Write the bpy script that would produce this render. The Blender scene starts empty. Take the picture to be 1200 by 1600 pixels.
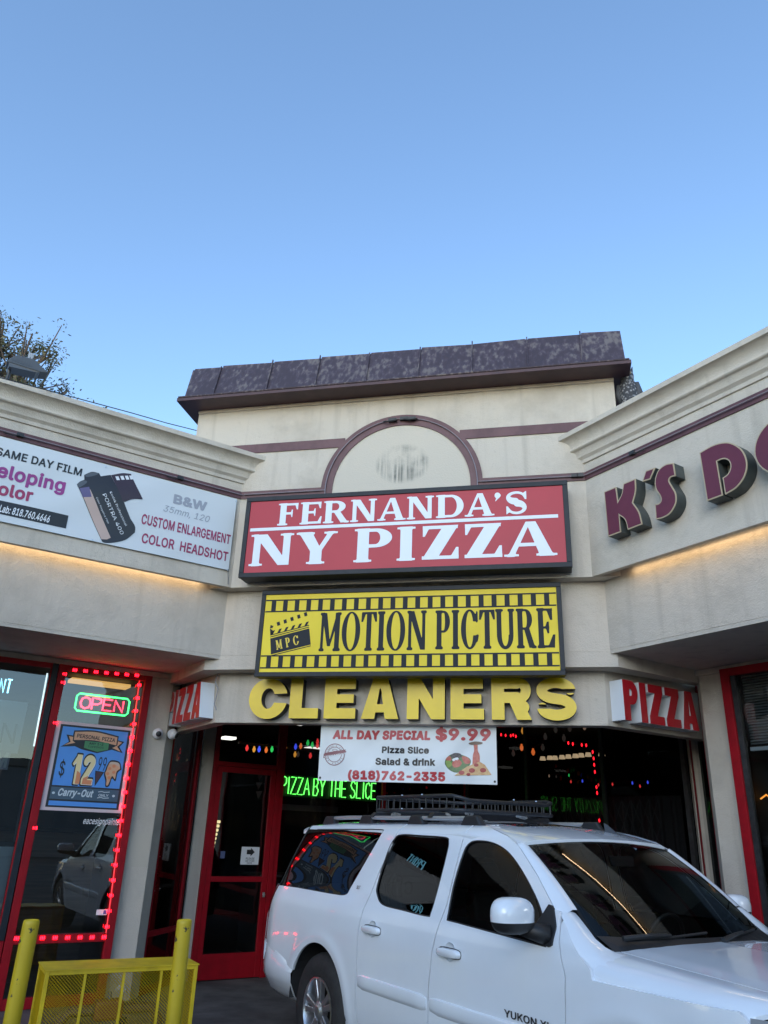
import bpy, bmesh, math, random
import numpy as np
from mathutils import Vector, Matrix
random.seed(7)
D = bpy.data
SC = bpy.context.scene
COL = SC.collection
R2 = math.sqrt(0.5)

# ------------------------------------------------------------------ camera
CAM_Z = 1.75
F_PX, PITCH, ROLL, YAW = 1197.5, 0.397375, 0.0376683, 0.2216867
_fw = np.array([-math.sin(YAW)*math.cos(PITCH), math.cos(YAW)*math.cos(PITCH), math.sin(PITCH)])
_r0 = np.array([math.cos(YAW), math.sin(YAW), 0.0]); _u0 = np.cross(_r0, _fw)
_r = math.cos(ROLL)*_r0 + math.sin(ROLL)*_u0
_u = -math.sin(ROLL)*_r0 + math.cos(ROLL)*_u0
cd = D.cameras.new('Camera'); cam = D.objects.new('Camera', cd); COL.objects.link(cam)
cam.matrix_world = Matrix(((_r[0], _u[0], -_fw[0], 0), (_r[1], _u[1], -_fw[1], 0), (_r[2], _u[2], -_fw[2], CAM_Z), (0, 0, 0, 1)))
cd.sensor_fit = 'VERTICAL'; cd.sensor_height = 24.0; cd.lens = F_PX/1600*24.0
cd.clip_start = 0.05; cd.clip_end = 2000
SC.camera = cam

# ------------------------------------------------------------------ sky, sun, exposure
SUN_EL, SUN_ROT = math.radians(16.0), math.radians(185)
W = D.worlds.new('World'); SC.world = W; W.use_nodes = True
wn = W.node_tree; wn.nodes.clear()
sky = wn.nodes.new('ShaderNodeTexSky'); sky.sky_type = 'NISHITA'; sky.sun_disc = False
sky.sun_elevation = SUN_EL; sky.sun_rotation = SUN_ROT
sky.air_density = 1.05; sky.dust_density = 0.25; sky.ozone_density = 2.8
bg = wn.nodes.new('ShaderNodeBackground'); bg.inputs['Strength'].default_value = 0.15
wo = wn.nodes.new('ShaderNodeOutputWorld')
wn.links.new(sky.outputs[0], bg.inputs[0]); wn.links.new(bg.outputs[0], wo.inputs[0])
sl = D.lights.new('sun', 'SUN'); sl.energy = 0.35; sl.angle = math.radians(40); sl.color = (1, .95, .88)
so = D.objects.new('sun', sl); COL.objects.link(so)
_sd = Vector((math.sin(SUN_ROT)*math.cos(SUN_EL), math.cos(SUN_ROT)*math.cos(SUN_EL), math.sin(SUN_EL)))
so.rotation_euler = _sd.to_track_quat('Z', 'Y').to_euler(); so.location = (-20, -20, 30)
SC.view_settings.view_transform = 'Standard'; SC.view_settings.look = 'None'
SC.view_settings.exposure = 1.42; SC.view_settings.gamma = 1.0
SC.view_settings.use_curve_mapping = False
SC.render.engine = 'CYCLES'
SC.cycles.max_bounces = 8; SC.cycles.transparent_max_bounces = 16
SC.cycles.caustics_reflective = False; SC.cycles.caustics_refractive = False

# ------------------------------------------------------------------ wall frames: s along the wall, z up, d out of the wall
class Frame:
    def __init__(self, o, u, n):
        self.o, self.u, self.n = np.array(o, float), np.array(u, float), np.array(n, float)
    def P(self, s, z, d=0.0):
        p = self.o + self.u*s + self.n*d
        return (p[0], p[1], z)
FC = Frame((0, 8.0, 0), (1, 0, 0), (0, -1, 0))                       # tower wall
FL = Frame((-8.202*R2, 8.202*R2, 0), (R2, R2, 0), (R2, -R2, 0))      # left wing fascia
FR = Frame((5.996*R2, 5.996*R2, 0), (R2, -R2, 0), (-R2, -R2, 0))     # right wing fascia
DL, DR = -1.52, -1.534            # storefront planes behind the fascias
DDL, DDR = -2.369, -2.49          # glazed walls of the recessed entrance

def ray(x, y):
    return (x-600)*_r - (y-800)*_u + F_PX*_fw
def px(fr, x, y, d=0.0):
    """(s, z) on the wall plane where the surveyed photo point lies"""
    q = ray(x, y); o = fr.o + fr.n*d; c = np.array([0, 0, CAM_Z])
    t = ((o - c) @ fr.n)/(q @ fr.n); p = c + t*q
    return float((p - fr.o) @ fr.u), float(p[2])
def proj(p):
    q = np.array(p, float) - [0, 0, CAM_Z]
    return 600 + F_PX*(q @ _r)/(q @ _fw), 800 - F_PX*(q @ _u)/(q @ _fw)

# ------------------------------------------------------------------ materials
MATS = {}
def nm(name):
    m = D.materials.new(name); m.use_nodes = True
    return m, m.node_tree, m.node_tree.nodes['Principled BSDF']
def N(nt, t, **kw):
    n = nt.nodes.new(t)
    for k, v in kw.items():
        if k in n.inputs: n.inputs[k].default_value = v
        else: setattr(n, k, v)
    return n
def mat(name, c, rough=.6, metal=0, c2=None, scale=3.0, detail=6, lo=.35, hi=.65, bump=0, bscale=None, spec=.5, coat=0, stretch=None, emit=None, estr=0):
    if name in MATS: return MATS[name]
    m, nt, b = nm(name); L = nt.links.new
    b.inputs['Base Color'].default_value = (*c, 1); b.inputs['Roughness'].default_value = rough
    b.inputs['Metallic'].default_value = metal; b.inputs['Specular IOR Level'].default_value = spec
    b.inputs['Coat Weight'].default_value = coat
    if c2 or bump:
        tc = N(nt, 'ShaderNodeTexCoord'); src = tc.outputs['Object']
        if stretch:
            mp = N(nt, 'ShaderNodeMapping'); mp.inputs['Scale'].default_value = stretch; L(src, mp.inputs[0]); src = mp.outputs[0]
    if c2:
        n = N(nt, 'ShaderNodeTexNoise', Scale=scale, Detail=detail, Roughness=.6); L(src, n.inputs['Vector'])
        r = N(nt, 'ShaderNodeValToRGB'); r.color_ramp.elements[0].position = lo; r.color_ramp.elements[1].position = hi
        r.color_ramp.elements[0].color = (*c, 1); r.color_ramp.elements[1].color = (*c2, 1)
        L(n.outputs[0], r.inputs[0]); L(r.outputs[0], b.inputs['Base Color'])
    if bump:
        n2 = N(nt, 'ShaderNodeTexNoise', Scale=bscale or 60, Detail=4); L(tc.outputs['Object'], n2.inputs['Vector'])
        bp = N(nt, 'ShaderNodeBump', Strength=bump, Distance=.01); L(n2.outputs[0], bp.inputs['Height']); L(bp.outputs[0], b.inputs['Normal'])
    if emit:
        b.inputs['Emission Color'].default_value = (*emit, 1); b.inputs['Emission Strength'].default_value = estr
    MATS[name] = m
    return m
def emat(name, c, s):
    return mat(name, tuple(x*.5 for x in c), .4, emit=c, estr=s)

def stucco(name, c, dirt, dirt_amt=.5, bump=.35):
    """painted stucco: fine sand texture, trowel mottling and faint rain streaks"""
    m, nt, b = nm(name); L = nt.links.new
    tc = N(nt, 'ShaderNodeTexCoord'); o = tc.outputs['Object']
    n1 = N(nt, 'ShaderNodeTexNoise', Scale=1.3, Detail=8, Roughness=.62); L(o, n1.inputs['Vector'])
    mp = N(nt, 'ShaderNodeMapping'); mp.inputs['Scale'].default_value = (6, 6, .35); L(o, mp.inputs[0])
    n2 = N(nt, 'ShaderNodeTexNoise', Scale=1.0, Detail=5, Roughness=.55); L(mp.outputs[0], n2.inputs['Vector'])
    n4 = N(nt, 'ShaderNodeTexNoise', Scale=9.0, Detail=6, Roughness=.7); L(o, n4.inputs['Vector'])
    mr = N(nt, 'ShaderNodeMapRange'); mr.inputs[1].default_value = .5; mr.inputs[2].default_value = .75; L(n1.outputs[0], mr.inputs[0])
    mr2 = N(nt, 'ShaderNodeMapRange'); mr2.inputs[1].default_value = .52; mr2.inputs[2].default_value = .8; L(n2.outputs[0], mr2.inputs[0])
    mr4 = N(nt, 'ShaderNodeMapRange'); mr4.inputs[1].default_value = .62; mr4.inputs[2].default_value = .82; L(n4.outputs[0], mr4.inputs[0])
    ad = N(nt, 'ShaderNodeMath', operation='MAXIMUM'); L(mr.outputs[0], ad.inputs[0]); L(mr2.outputs[0], ad.inputs[1])
    ad2 = N(nt, 'ShaderNodeMath', operation='MAXIMUM'); L(ad.outputs[0], ad2.inputs[0]); L(mr4.outputs[0], ad2.inputs[1])
    # hairline cracks, broken up by a second noise
    vo = N(nt, 'ShaderNodeTexVoronoi', feature='DISTANCE_TO_EDGE', Scale=.75); n6 = N(nt, 'ShaderNodeTexNoise', Scale=3.5, Detail=6, Roughness=.7); L(o, n6.inputs['Vector'])
    va = N(nt, 'ShaderNodeVectorMath', operation='ADD'); L(o, va.inputs[0]); L(n6.outputs['Color'], va.inputs[1]); L(va.outputs[0], vo.inputs['Vector'])
    lt = N(nt, 'ShaderNodeMapRange'); lt.inputs[1].default_value = .0; lt.inputs[2].default_value = .006; lt.inputs[3].default_value = 1.0; lt.inputs[4].default_value = 0.0; L(vo.outputs[0], lt.inputs[0])
    n7 = N(nt, 'ShaderNodeTexNoise', Scale=.9, Detail=2); L(o, n7.inputs['Vector']); g7 = N(nt, 'ShaderNodeMapRange'); g7.inputs[1].default_value = .54; g7.inputs[2].default_value = .66; L(n7.outputs[0], g7.inputs[0])
    ck = N(nt, 'ShaderNodeMath', operation='MULTIPLY'); L(lt.outputs[0], ck.inputs[0]); L(g7.outputs[0], ck.inputs[1])
    ad3 = N(nt, 'ShaderNodeMath', operation='MAXIMUM'); L(ad2.outputs[0], ad3.inputs[0]); L(ck.outputs[0], ad3.inputs[1]); ad2 = ad3
    mu = N(nt, 'ShaderNodeMath', operation='MULTIPLY'); mu.inputs[1].default_value = dirt_amt; L(ad2.outputs[0], mu.inputs[0])
    mx = N(nt, 'ShaderNodeMix', data_type='RGBA'); mx.inputs[6].default_value = (*c, 1); mx.inputs[7].default_value = (*dirt, 1)
    L(mu.outputs[0], mx.inputs[0]); L(mx.outputs[2], b.inputs['Base Color'])
    b.inputs['Roughness'].default_value = .9; b.inputs['Specular IOR Level'].default_value = .2
    n3 = N(nt, 'ShaderNodeTexNoise', Scale=70, Detail=5, Roughness=.7); L(o, n3.inputs['Vector'])
    n5 = N(nt, 'ShaderNodeTexNoise', Scale=9, Detail=3); L(o, n5.inputs['Vector'])
    bp = N(nt, 'ShaderNodeBump', Strength=bump, Distance=.012); L(n3.outputs[0], bp.inputs['Height'])
    bp2 = N(nt, 'ShaderNodeBump', Strength=bump*.5, Distance=.03); L(n5.outputs[0], bp2.inputs['Height']); L(bp.outputs[0], bp2.inputs['Normal'])
    L(bp2.outputs[0], b.inputs['Normal'])
    MATS[name] = m
    return m
def glass(name, tint=(.75, .8, .8), ior=1.6, rough=0.0, boost=1.0):
    m, nt, b = nm(name); L = nt.links.new; nt.nodes.remove(b)
    out = nt.nodes['Material Output']
    fr = N(nt, 'ShaderNodeFresnel', IOR=ior)
    mu = N(nt, 'ShaderNodeMath', operation='MULTIPLY'); mu.inputs[1].default_value = boost; mu.use_clamp = True; L(fr.outputs[0], mu.inputs[0])
    t = N(nt, 'ShaderNodeBsdfTransparent'); t.inputs[0].default_value = (*tint, 1)
    g = N(nt, 'ShaderNodeBsdfGlossy'); g.inputs['Roughness'].default_value = rough
    tc = N(nt, 'ShaderNodeTexCoord'); nz = N(nt, 'ShaderNodeTexNoise', Scale=1.2, Detail=2); L(tc.outputs['Object'], nz.inputs['Vector'])
    bp = N(nt, 'ShaderNodeBump', Strength=.04, Distance=.05); L(nz.outputs[0], bp.inputs['Height']); L(bp.outputs[0], g.inputs['Normal'])
    mx = N(nt, 'ShaderNodeMixShader'); L(mu.outputs[0], mx.inputs[0]); L(t.outputs[0], mx.inputs[1]); L(g.outputs[0], mx.inputs[2]); L(mx.outputs[0], out.inputs[0])
    MATS[name] = m
    return m

# ------------------------------------------------------------------ object helpers
def tag(o, label=None, cat=None, group=None, kind=None):
    if label: o['label'] = label
    if cat: o['category'] = cat
    if group: o['group'] = group
    if kind: o['kind'] = kind
    return o
def thing(name, loc, label, cat, group=None):
    o = D.objects.new(name, None); COL.objects.link(o); o.location = loc; o.empty_display_size = .2
    return tag(o, label, cat, group)
def origin(o):
    v = Vector((0, 0, 0))
    while o: v += o.location; o = o.parent
    return v
def link(name, me, mats, parent=None, smooth=False, world=True, loc=None):
    """link mesh data given in world coordinates under its parent"""
    for m in (mats if isinstance(mats, (list, tuple)) else [mats]): me.materials.append(m)
    if smooth:
        me.polygons.foreach_set('use_smooth', [True]*len(me.polygons))
    ob = D.objects.new(name, me); COL.objects.link(ob)
    if parent:
        ob.parent = parent
        if world:
            off = origin(parent); me.transform(Matrix.Translation(-off))
    elif loc is not None:
        me.transform(Matrix.Translation(-Vector(loc))); ob.location = loc
    me.update()
    return ob
def auto_smooth(ob, deg=35):
    me = ob.data
    me.polygons.foreach_set('use_smooth', [True]*len(me.polygons))
    bm = bmesh.new(); bm.from_mesh(me); a = math.radians(deg)
    for e in bm.edges:
        e.smooth = not (len(e.link_faces) != 2 or e.calc_face_angle(0) > a)
    bm.to_mesh(me); bm.free()
    return ob
def bevel(ob, w=.006, seg=2, ang=40):
    md = ob.modifiers.new('bevel', 'BEVEL'); md.width = w; md.segments = seg; md.limit_method = 'ANGLE'; md.angle_limit = math.radians(ang)
    md.harden_normals = False
    return ob
class MB:
    """collects shapes and links them as one mesh object"""
    def __init__(self): self.v, self.f, self.m = [], [], []
    def add(self, verts, faces, mi=0):
        k = len(self.v); self.v += [tuple(map(float, p)) for p in verts]
        for f in faces: self.f.append([i+k for i in f]); self.m.append(mi)
        return self
    def hexa(self, p, mi=0):   # p: 8 points, bottom ring then top ring
        return self.add(p, [(0, 3, 2, 1), (4, 5, 6, 7), (0, 1, 5, 4), (1, 2, 6, 5), (2, 3, 7, 6), (3, 0, 4, 7)], mi)
    def box(self, fr, s0, s1, z0, z1, d0, d1, mi=0):
        P = fr.P
        return self.hexa([P(s0, z0, d0), P(s1, z0, d0), P(s1, z0, d1), P(s0, z0, d1), P(s0, z1, d0), P(s1, z1, d0), P(s1, z1, d1), P(s0, z1, d1)], mi)
    def cube(self, c, sx, sy, sz, rot=0, mi=0):
        a, b = math.cos(rot), math.sin(rot); pts = []
        for z in (-sz/2, sz/2):
            for x, y in ((-sx/2, -sy/2), (sx/2, -sy/2), (sx/2, sy/2), (-sx/2, sy/2)):
                pts.append((c[0]+a*x-b*y, c[1]+b*x+a*y, c[2]+z))
        return self.hexa(pts, mi)
    def prism(self, poly, z0, z1, mi=0):   # poly: plan outline
        n = len(poly); v = [(x, y, z0) for x, y in poly]+[(x, y, z1) for x, y in poly]
        f = [tuple(reversed(range(n))), tuple(range(n, 2*n))]+[(i, (i+1) % n, n+(i+1) % n, n+i) for i in range(n)]
        return self.add(v, f, mi)
    def sweep(self, fr, prof, s0, s1, mi=0, closed=True):   # prof: (d, z) outline extruded along s
        n = len(prof); v = [fr.P(s0, z, d) for d, z in prof]+[fr.P(s1, z, d) for d, z in prof]
        f = [(i, (i+1) % n, n+(i+1) % n, n+i) for i in range(n if closed else n-1)]
        if closed: f += [tuple(reversed(range(n))), tuple(range(n, 2*n))]
        return self.add(v, f, mi)
    def quad(self, fr, s0, s1, z0, z1, d, mi=0):
        P = fr.P
        return self.add([P(s0, z0, d), P(s1, z0, d), P(s1, z1, d), P(s0, z1, d)], [(0, 1, 2, 3)], mi)
    def tube(self, pts, r, n=8, mi=0, cyclic=False, cap=True):
        pts = [Vector(p) for p in pts]; N_ = len(pts); k = len(self.v)
        rr = r if isinstance(r, (list, tuple)) else [r]*N_
        up = Vector((0, 0, 1)); prev = None
        for i, p in enumerate(pts):
            a = pts[(i-1) % N_] if (cyclic or i > 0) else p
            b = pts[(i+1) % N_] if (cyclic or i < N_-1) else p
            t = (b-a)
            t = t.normalized() if t.length > 1e-9 else Vector((0, 0, 1))
            if prev is None:
                x = t.cross(up)
                if x.length < 1e-3: x = t.cross(Vector((1, 0, 0)))
            else:
                x = prev - t*prev.dot(t)
                if x.length < 1e-6: x = t.cross(up)
            x.normalize(); y = t.cross(x); prev = x
            for j in range(n):
                a_ = 2*math.pi*j/n; q = p + (x*math.cos(a_)+y*math.sin(a_))*rr[i]
                self.v.append((q.x, q.y, q.z))
        for i in range(N_ if cyclic else N_-1):
            for j in range(n):
                a_ = k+i*n+j; b_ = k+i*n+(j+1) % n; c_ = k+((i+1) % N_)*n+(j+1) % n; d_ = k+((i+1) % N_)*n+j
                self.f.append([a_, b_, c_, d_]); self.m.append(mi)
        if cap and not cyclic:
            self.f.append([k+j for j in reversed(range(n))]); self.m.append(mi)
            self.f.append([k+(N_-1)*n+j for j in range(n)]); self.m.append(mi)
        return self
    def lathe(self, c, prof, n=20, mi=0, axis=None, cap=True):   # prof: (r, h) along axis
        ax = Vector(axis or (0, 0, 1)).normalized(); x = ax.orthogonal().normalized(); y = ax.cross(x); c = Vector(c); k = len(self.v)
        for r, h in prof:
            for j in range(n):
                a = 2*math.pi*j/n; q = c + ax*h + (x*math.cos(a)+y*math.sin(a))*r
                self.v.append((q.x, q.y, q.z))
        for i in range(len(prof)-1):
            for j in range(n):
                self.f.append([k+i*n+j, k+i*n+(j+1) % n, k+(i+1)*n+(j+1) % n, k+(i+1)*n+j]); self.m.append(mi)
        if cap:
            self.f.append([k+j for j in reversed(range(n))]); self.m.append(mi)
            self.f.append([k+(len(prof)-1)*n+j for j in range(n)]); self.m.append(mi)
        return self
    def mesh(self, name):
        me = D.meshes.new(name); me.from_pydata(self.v, [], self.f); me.polygons.foreach_set('material_index', self.m)
        bm = bmesh.new(); bm.from_mesh(me); bmesh.ops.delete(bm, geom=[v for v in bm.verts if not v.link_faces], context='VERTS'); bmesh.ops.recalc_face_normals(bm, faces=bm.faces); bm.to_mesh(me); bm.free()
        return me
    def build(self, name, mats, parent=None, smooth=False, loc=None, bev=0, asm=0):
        ob = link(name, self.mesh(name), mats, parent, smooth, loc=loc)
        if asm: auto_smooth(ob, asm)
        if bev: bevel(ob, bev)
        return ob
def copy_tree(o, parent=None):
    c = o.copy(); COL.objects.link(c)
    if parent is not None: c.parent = parent
    for ch in list(o.children): copy_tree(ch, c)
    return c

# ------------------------------------------------------------------ lettering
def contours(Fv, x0, y0, h):
    """closed zero contours of a sampled distance field (negative inside)"""
    Fv = np.where(np.abs(Fv) < 1e-9, 1e-9, Fv); ny, nx = Fv.shape; seg = {}
    neg = Fv < 0
    code = neg[:-1, :-1]*1 + neg[:-1, 1:]*2 + neg[1:, 1:]*4 + neg[1:, :-1]*8
    for j, i in zip(*np.nonzero((code > 0) & (code < 15))):
        a, b, c, d = Fv[j, i], Fv[j, i+1], Fv[j+1, i+1], Fv[j+1, i]
        E = {}
        if (a < 0) != (b < 0): E['b'] = ((i, j, 0), (i + a/(a-b), j))
        if (b < 0) != (c < 0): E['r'] = ((i+1, j, 1), (i+1, j + b/(b-c)))
        if (d < 0) != (c < 0): E['t'] = ((i, j+1, 0), (i + d/(d-c), j+1))
        if (a < 0) != (d < 0): E['l'] = ((i, j, 1), (i, j + a/(a-d)))
        ks = list(E)
        if len(ks) == 2: prs = [ks]
        else: prs = [('l', 'b'), ('r', 't')] if (a < 0) else [('b', 'r'), ('t', 'l')]
        for p, q in prs:
            seg.setdefault(E[p][0], []).append((E[q][0], E[p][1])); seg.setdefault(E[q][0], []).append((E[p][0], E[q][1]))
    out = []; seen = set()
    for k in seg:
        if k in seen: continue
        path = []; cur = k; prev = None
        while cur not in seen:
            seen.add(cur); path.append(seg[cur][0][1])
            nx_ = [q for q, _ in seg[cur] if q not in seen]
            if not nx_: break
            cur = nx_[0]
        if len(path) > 3: out.append([(x0+x*h, y0+y*h) for x, y in path])
    return [simplify(c, h*.06) for c in out]
def simplify(c, eps):
    P = np.array(c); n = len(P)
    if n < 8: return c
    k = int(np.argmax(((P-P[0])**2).sum(1)))
    def dp(a, b):
        if b-a < 2: return []
        A, B = P[a], P[b % n]; d = B-A; L_ = math.hypot(*d) or 1e-9
        q = P[a+1:b]-A; dist = np.abs(q[:, 0]*d[1]-q[:, 1]*d[0])/L_
        i = int(np.argmax(dist))
        if dist[i] < eps: return []
        m = a+1+i
        return dp(a, m)+[m]+dp(m, b)
    idx = [0]+dp(0, k)+[k]+dp(k, n)
    return [tuple(P[i % n]) for i in idx]
class Sd:
    """distance-field drawing board for letters and emblems"""
    def __init__(self, w, y0=-.12, y1=1.12, h=.0125, mx=.15):
        self.h, self.x0, self.y0 = h, -mx, y0
        self.X, self.Y = np.meshgrid(np.arange(-mx, w+mx, h), np.arange(y0, y1, h)); self.F = np.full(self.X.shape, 9.0)
    def poly(self, pts):
        X, Y = self.X, self.Y; d = np.full(X.shape, 9e9); ins = np.zeros(X.shape, bool); n = len(pts)
        for i in range(n):
            (ax, ay), (bx, by) = pts[i], pts[(i+1) % n]; ex, ey = bx-ax, by-ay
            t = np.clip(((X-ax)*ex+(Y-ay)*ey)/(ex*ex+ey*ey+1e-12), 0, 1)
            d = np.minimum(d, (X-ax-t*ex)**2+(Y-ay-t*ey)**2)
            if abs(ey) > 1e-9:
                ins ^= ((ay > Y) != (by > Y)) & (X < ex*(Y-ay)/ey+ax)
        d = np.sqrt(d); return np.where(ins, -d, d)
    def box(self, x0, y0, x1, y1): return self.poly([(x0, y0), (x1, y0), (x1, y1), (x0, y1)])
    def bar(self, ax, ay, bx, by, w, w2=None):      # horizontal-cut diagonal of horizontal width w
        w2 = w if w2 is None else w2
        return self.poly([(ax-w/2, ay), (ax+w/2, ay), (bx+w2/2, by), (bx-w2/2, by)])
    def ell(self, cx, cy, rx, ry):
        q = np.sqrt(((self.X-cx)/rx)**2+((self.Y-cy)/ry)**2); g = np.sqrt(((self.X-cx)/rx**2)**2+((self.Y-cy)/ry**2)**2)
        return q*(q-1)/np.maximum(g, 1e-6)
    def path(self, pts, rad):
        d = np.full(self.X.shape, 9.0)
        for i in range(len(pts)-1):
            (ax, ay), (bx, by) = pts[i], pts[i+1]; ex, ey = bx-ax, by-ay
            t = np.clip(((self.X-ax)*ex+(self.Y-ay)*ey)/(ex*ex+ey*ey+1e-12), 0, 1)
            d = np.minimum(d, np.hypot(self.X-ax-t*ex, self.Y-ay-t*ey)-(rad[i]+(rad[i+1]-rad[i])*t))
        return d
    def U(self, a, k=0):
        if k <= 0: self.F = np.minimum(self.F, a)
        else:
            h_ = np.clip(.5+.5*(self.F-a)/k, 0, 1); self.F = self.F+(a-self.F)*h_-k*h_*(1-h_)
        return self
    def S(self, a): self.F = np.maximum(self.F, -a); return self
    def I(self, a): self.F = np.maximum(self.F, a); return self
    def out(self, off=0.0, rnd=0.0): return contours(self.F-off, self.x0, self.y0, self.h)

def serif_glyph(ch, w, t, h, sh=.06, so=.09, k=.05):
    """roman capital, cap height 1: t stem, h hairline, sh serif height, so serif overhang"""
    g = Sd(w); B, U = g.box, g.U
    def stem(x, y0=0, y1=1, tt=t, bot=True, top=True):
        U(B(x-tt/2, y0, x+tt/2, y1), 0)
        if bot: U(B(x-tt/2-so, y0, x+tt/2+so, y0+sh), k)
        if top: U(B(x-tt/2-so, y1-sh, x+tt/2+so, y1), k)
    sx = t/2+so
    def ring(cx, cy, rx, ry, tt, hh):
        o = g.ell(cx, cy, rx, ry); i = g.ell(cx, cy, rx-tt, ry-hh); return np.maximum(o, -i)
    def bowl(x, y0, y1, xr):   # D-shaped bowl from stem x to xr
        cy, ry = (y0+y1)/2, (y1-y0)/2; cx = x+(xr-x)*.42
        o = np.minimum(g.ell(cx, cy, xr-cx, ry), B(x, y0, cx, y1)); i = np.minimum(g.ell(cx, cy, xr-cx-t*1.02, ry-h), B(x-.3, y0+h, cx, y1-h))
        return np.maximum(np.maximum(o, -i), B(x, y0-.1, xr+.1, y1+.1))
    if ch == 'I': stem(w/2)
    elif ch in 'FE':
        stem(sx); U(B(sx, 1-h, w-.03, 1), .0); U(g.poly([(w-.03, 1), (w-.03, .7), (w-.09, .7), (w-.17, 1-h)]), .02)
        U(B(sx, .48, w*.72, .48+h), 0); U(g.poly([(w*.72, .36), (w*.72, .48+h+.12), (w*.72-.05, .48+h+.12), (w*.72-.1, .5+h/2), (w*.72-.05, .36)]), .02)
        if ch == 'E':
            U(B(sx, 0, w, h), 0); U(g.poly([(w, 0), (w+.03, .33), (w-.03, .33), (w-.15, h)]), .02)
    elif ch == 'R':
        stem(sx, top=True); U(bowl(sx, .46, 1, w*.86), 0)
        U(g.poly([(w*.40, .5), (w*.40+t*1.05, .5), (w*.98, 0), (w*.98-t*1.15, 0)]), .02); U(B(w*.98-t*.5, 0, w+.02, sh), k)
    elif ch == 'P': stem(sx); U(bowl(sx, .42, 1, w), 0)
    elif ch == 'D': stem(sx); U(bowl(sx, 0, 1, w), 0)
    elif ch == 'N':
        tn = t*.62; a = so+tn/2; b = w-so-tn/2
        stem(a, tt=tn, top=False); U(B(0, 1-sh, a, 1), k); stem(b, tt=tn, bot=False)
        U(g.poly([(a-tn/2, 1), (a-tn/2+t*1.15, 1), (b+tn/2, 0), (b+tn/2-t*.95, 0)]), 0)
    elif ch == 'M':
        tn = t*.55; a = so+tn/2; b = w-so-t/2
        stem(a, tt=tn, top=False); stem(b, tt=t, top=False); U(B(0, 1-sh, a+t*.4, 1), k); U(B(b, 1-sh, w, 1), k)
        mx_ = (a+b-t*.3)/2
        U(g.poly([(a-tn/2, 1), (a-tn/2+t*1.1, 1), (mx_+t*.45, .12), (mx_-t*.25, .12)]), 0); U(g.poly([(b+t/2-t*.75, 1), (b+t/2, 1), (mx_+t*.35, .12), (mx_-t*.05, .12)]), 0)
    elif ch == 'Y':
        U(B(w/2-t/2, 0, w/2+t/2, .46), 0); U(B(w/2-t/2-so, 0, w/2+t/2+so, sh), k)
        U(g.poly([(.07, 1), (.07+t*1.15, 1), (w/2+t/2, .40), (w/2-t/2, .40)]), .02); U(g.poly([(w-.1-t*.5, 1), (w-.1, 1), (w/2+t/2, .42), (w/2+t*.05, .42)]), .02)
        U(B(0, 1-sh, .1+t*1.3, 1), k); U(B(w-.2-t*.6, 1-sh, w, 1), k)
    elif ch == 'Z':
        U(B(.02, 1-h, w-.02, 1), 0); U(B(0, 0, w, h), 0); U(g.bar(t*.62, 0, w-t*.62, 1, t*1.25), 0)
        U(g.poly([(.02, 1), (.02, .68), (.08, .68), (.2, 1-h)]), .02); U(g.poly([(w, 0), (w, .34), (w-.07, .34), (w-.22, h)]), .02)
    elif ch == 'A':
        U(g.poly([(.10, 0), (.10+t*.52, 0), (w/2+.02, .98), (w/2-t*.3, 1)]), 0); U(g.poly([(w-.1-t*1.08, 0), (w-.1, 0), (w/2+t*.5, 1), (w/2-t*.3, 1)]), 0)
        U(B(w*.24, .28, w*.72, .28+h), 0); U(B(0, 0, .2+t*.62, sh), k); U(B(w-.2-t*1.1, 0, w, sh), k)
    elif ch == 'T':
        U(B(w/2-t/2, 0, w/2+t/2, 1), 0); U(B(w/2-t/2-so, 0, w/2+t/2+so, sh), k); U(B(.02, 1-h*1.1, w-.02, 1), 0)
        U(g.poly([(.0, 1), (-.01, .74), (.04, .74), (.11, 1-h)]), .02); U(g.poly([(w, 1), (w+.01, .74), (w-.04, .74), (w-.11, 1-h)]), .02)
    elif ch in 'OC':
        U(ring(w/2, .5, w/2, .52, t, h*.9), 0)
        if ch == 'C':
            g.S(g.poly([(w*.62, .34), (w*1.3, .34), (w*1.3, .70), (w*.62, .70)]))
            U(g.poly([(w*.97, .70), (w*.97, .95), (w*.9, .98), (w*.78, .78), (w*.9, .66)]), .02); U(g.path([(w*.95, .33), (w*.9, .2)], [h*.5, h*.5]), .03)
    elif ch == 'U':
        tn = t*.75; a, b = so+t/2, w-so-tn/2
        o = np.minimum(g.ell(w/2, .34, w/2-so*.9, .37), B(so*.9, .34, w-so*.9, 1)); i = np.minimum(g.ell(w/2+.0, .34, w/2-so*.9-t*.95, .37-h*1.4), B(so*.9+t*.95, .34, w-so*.9-t*.8, 1.2))
        U(np.maximum(o, -i), 0); U(B(0, 1-sh, a+t/2+so, 1), k); U(B(b-tn/2-so, 1-sh, w, 1), k)
    elif ch == 'S':
        pts = []; rad = []
        for q in np.linspace(0, 1, 40):
            if q < .5: a = math.radians(35+q/.5*235); x, y = w/2+math.cos(a)*(w/2-t*.42), .755+math.sin(a)*(.245-h*.5)
            else: a = math.radians(90-(q-.5)/.5*235); x, y = w/2+math.cos(a)*(w/2-t*.42), .265+math.sin(a)*(.265-h*.5)
            pts.append((x, y)); rad.append(h*.5+(t*.5-h*.5)*math.exp(-((q-.5)/.2)**2))
        U(g.path(pts, rad), 0)
        U(g.poly([(w*.9, .64), (w*.97, .64), (w*.97, 1), (w*.9, .97), (w*.76, .86)]), .03); U(g.poly([(.03*w, .36), (.1*w, .36), (.26*w, .15), (.1*w, .05), (.03*w, 0)]), .03)
    elif ch == "'":
        U(g.ell(w/2, .86, w*.42, .13), 0); U(g.path([(w*.75, .86), (w*.2, .62)], [.07, .015]), .03)
    return g.out()

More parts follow.
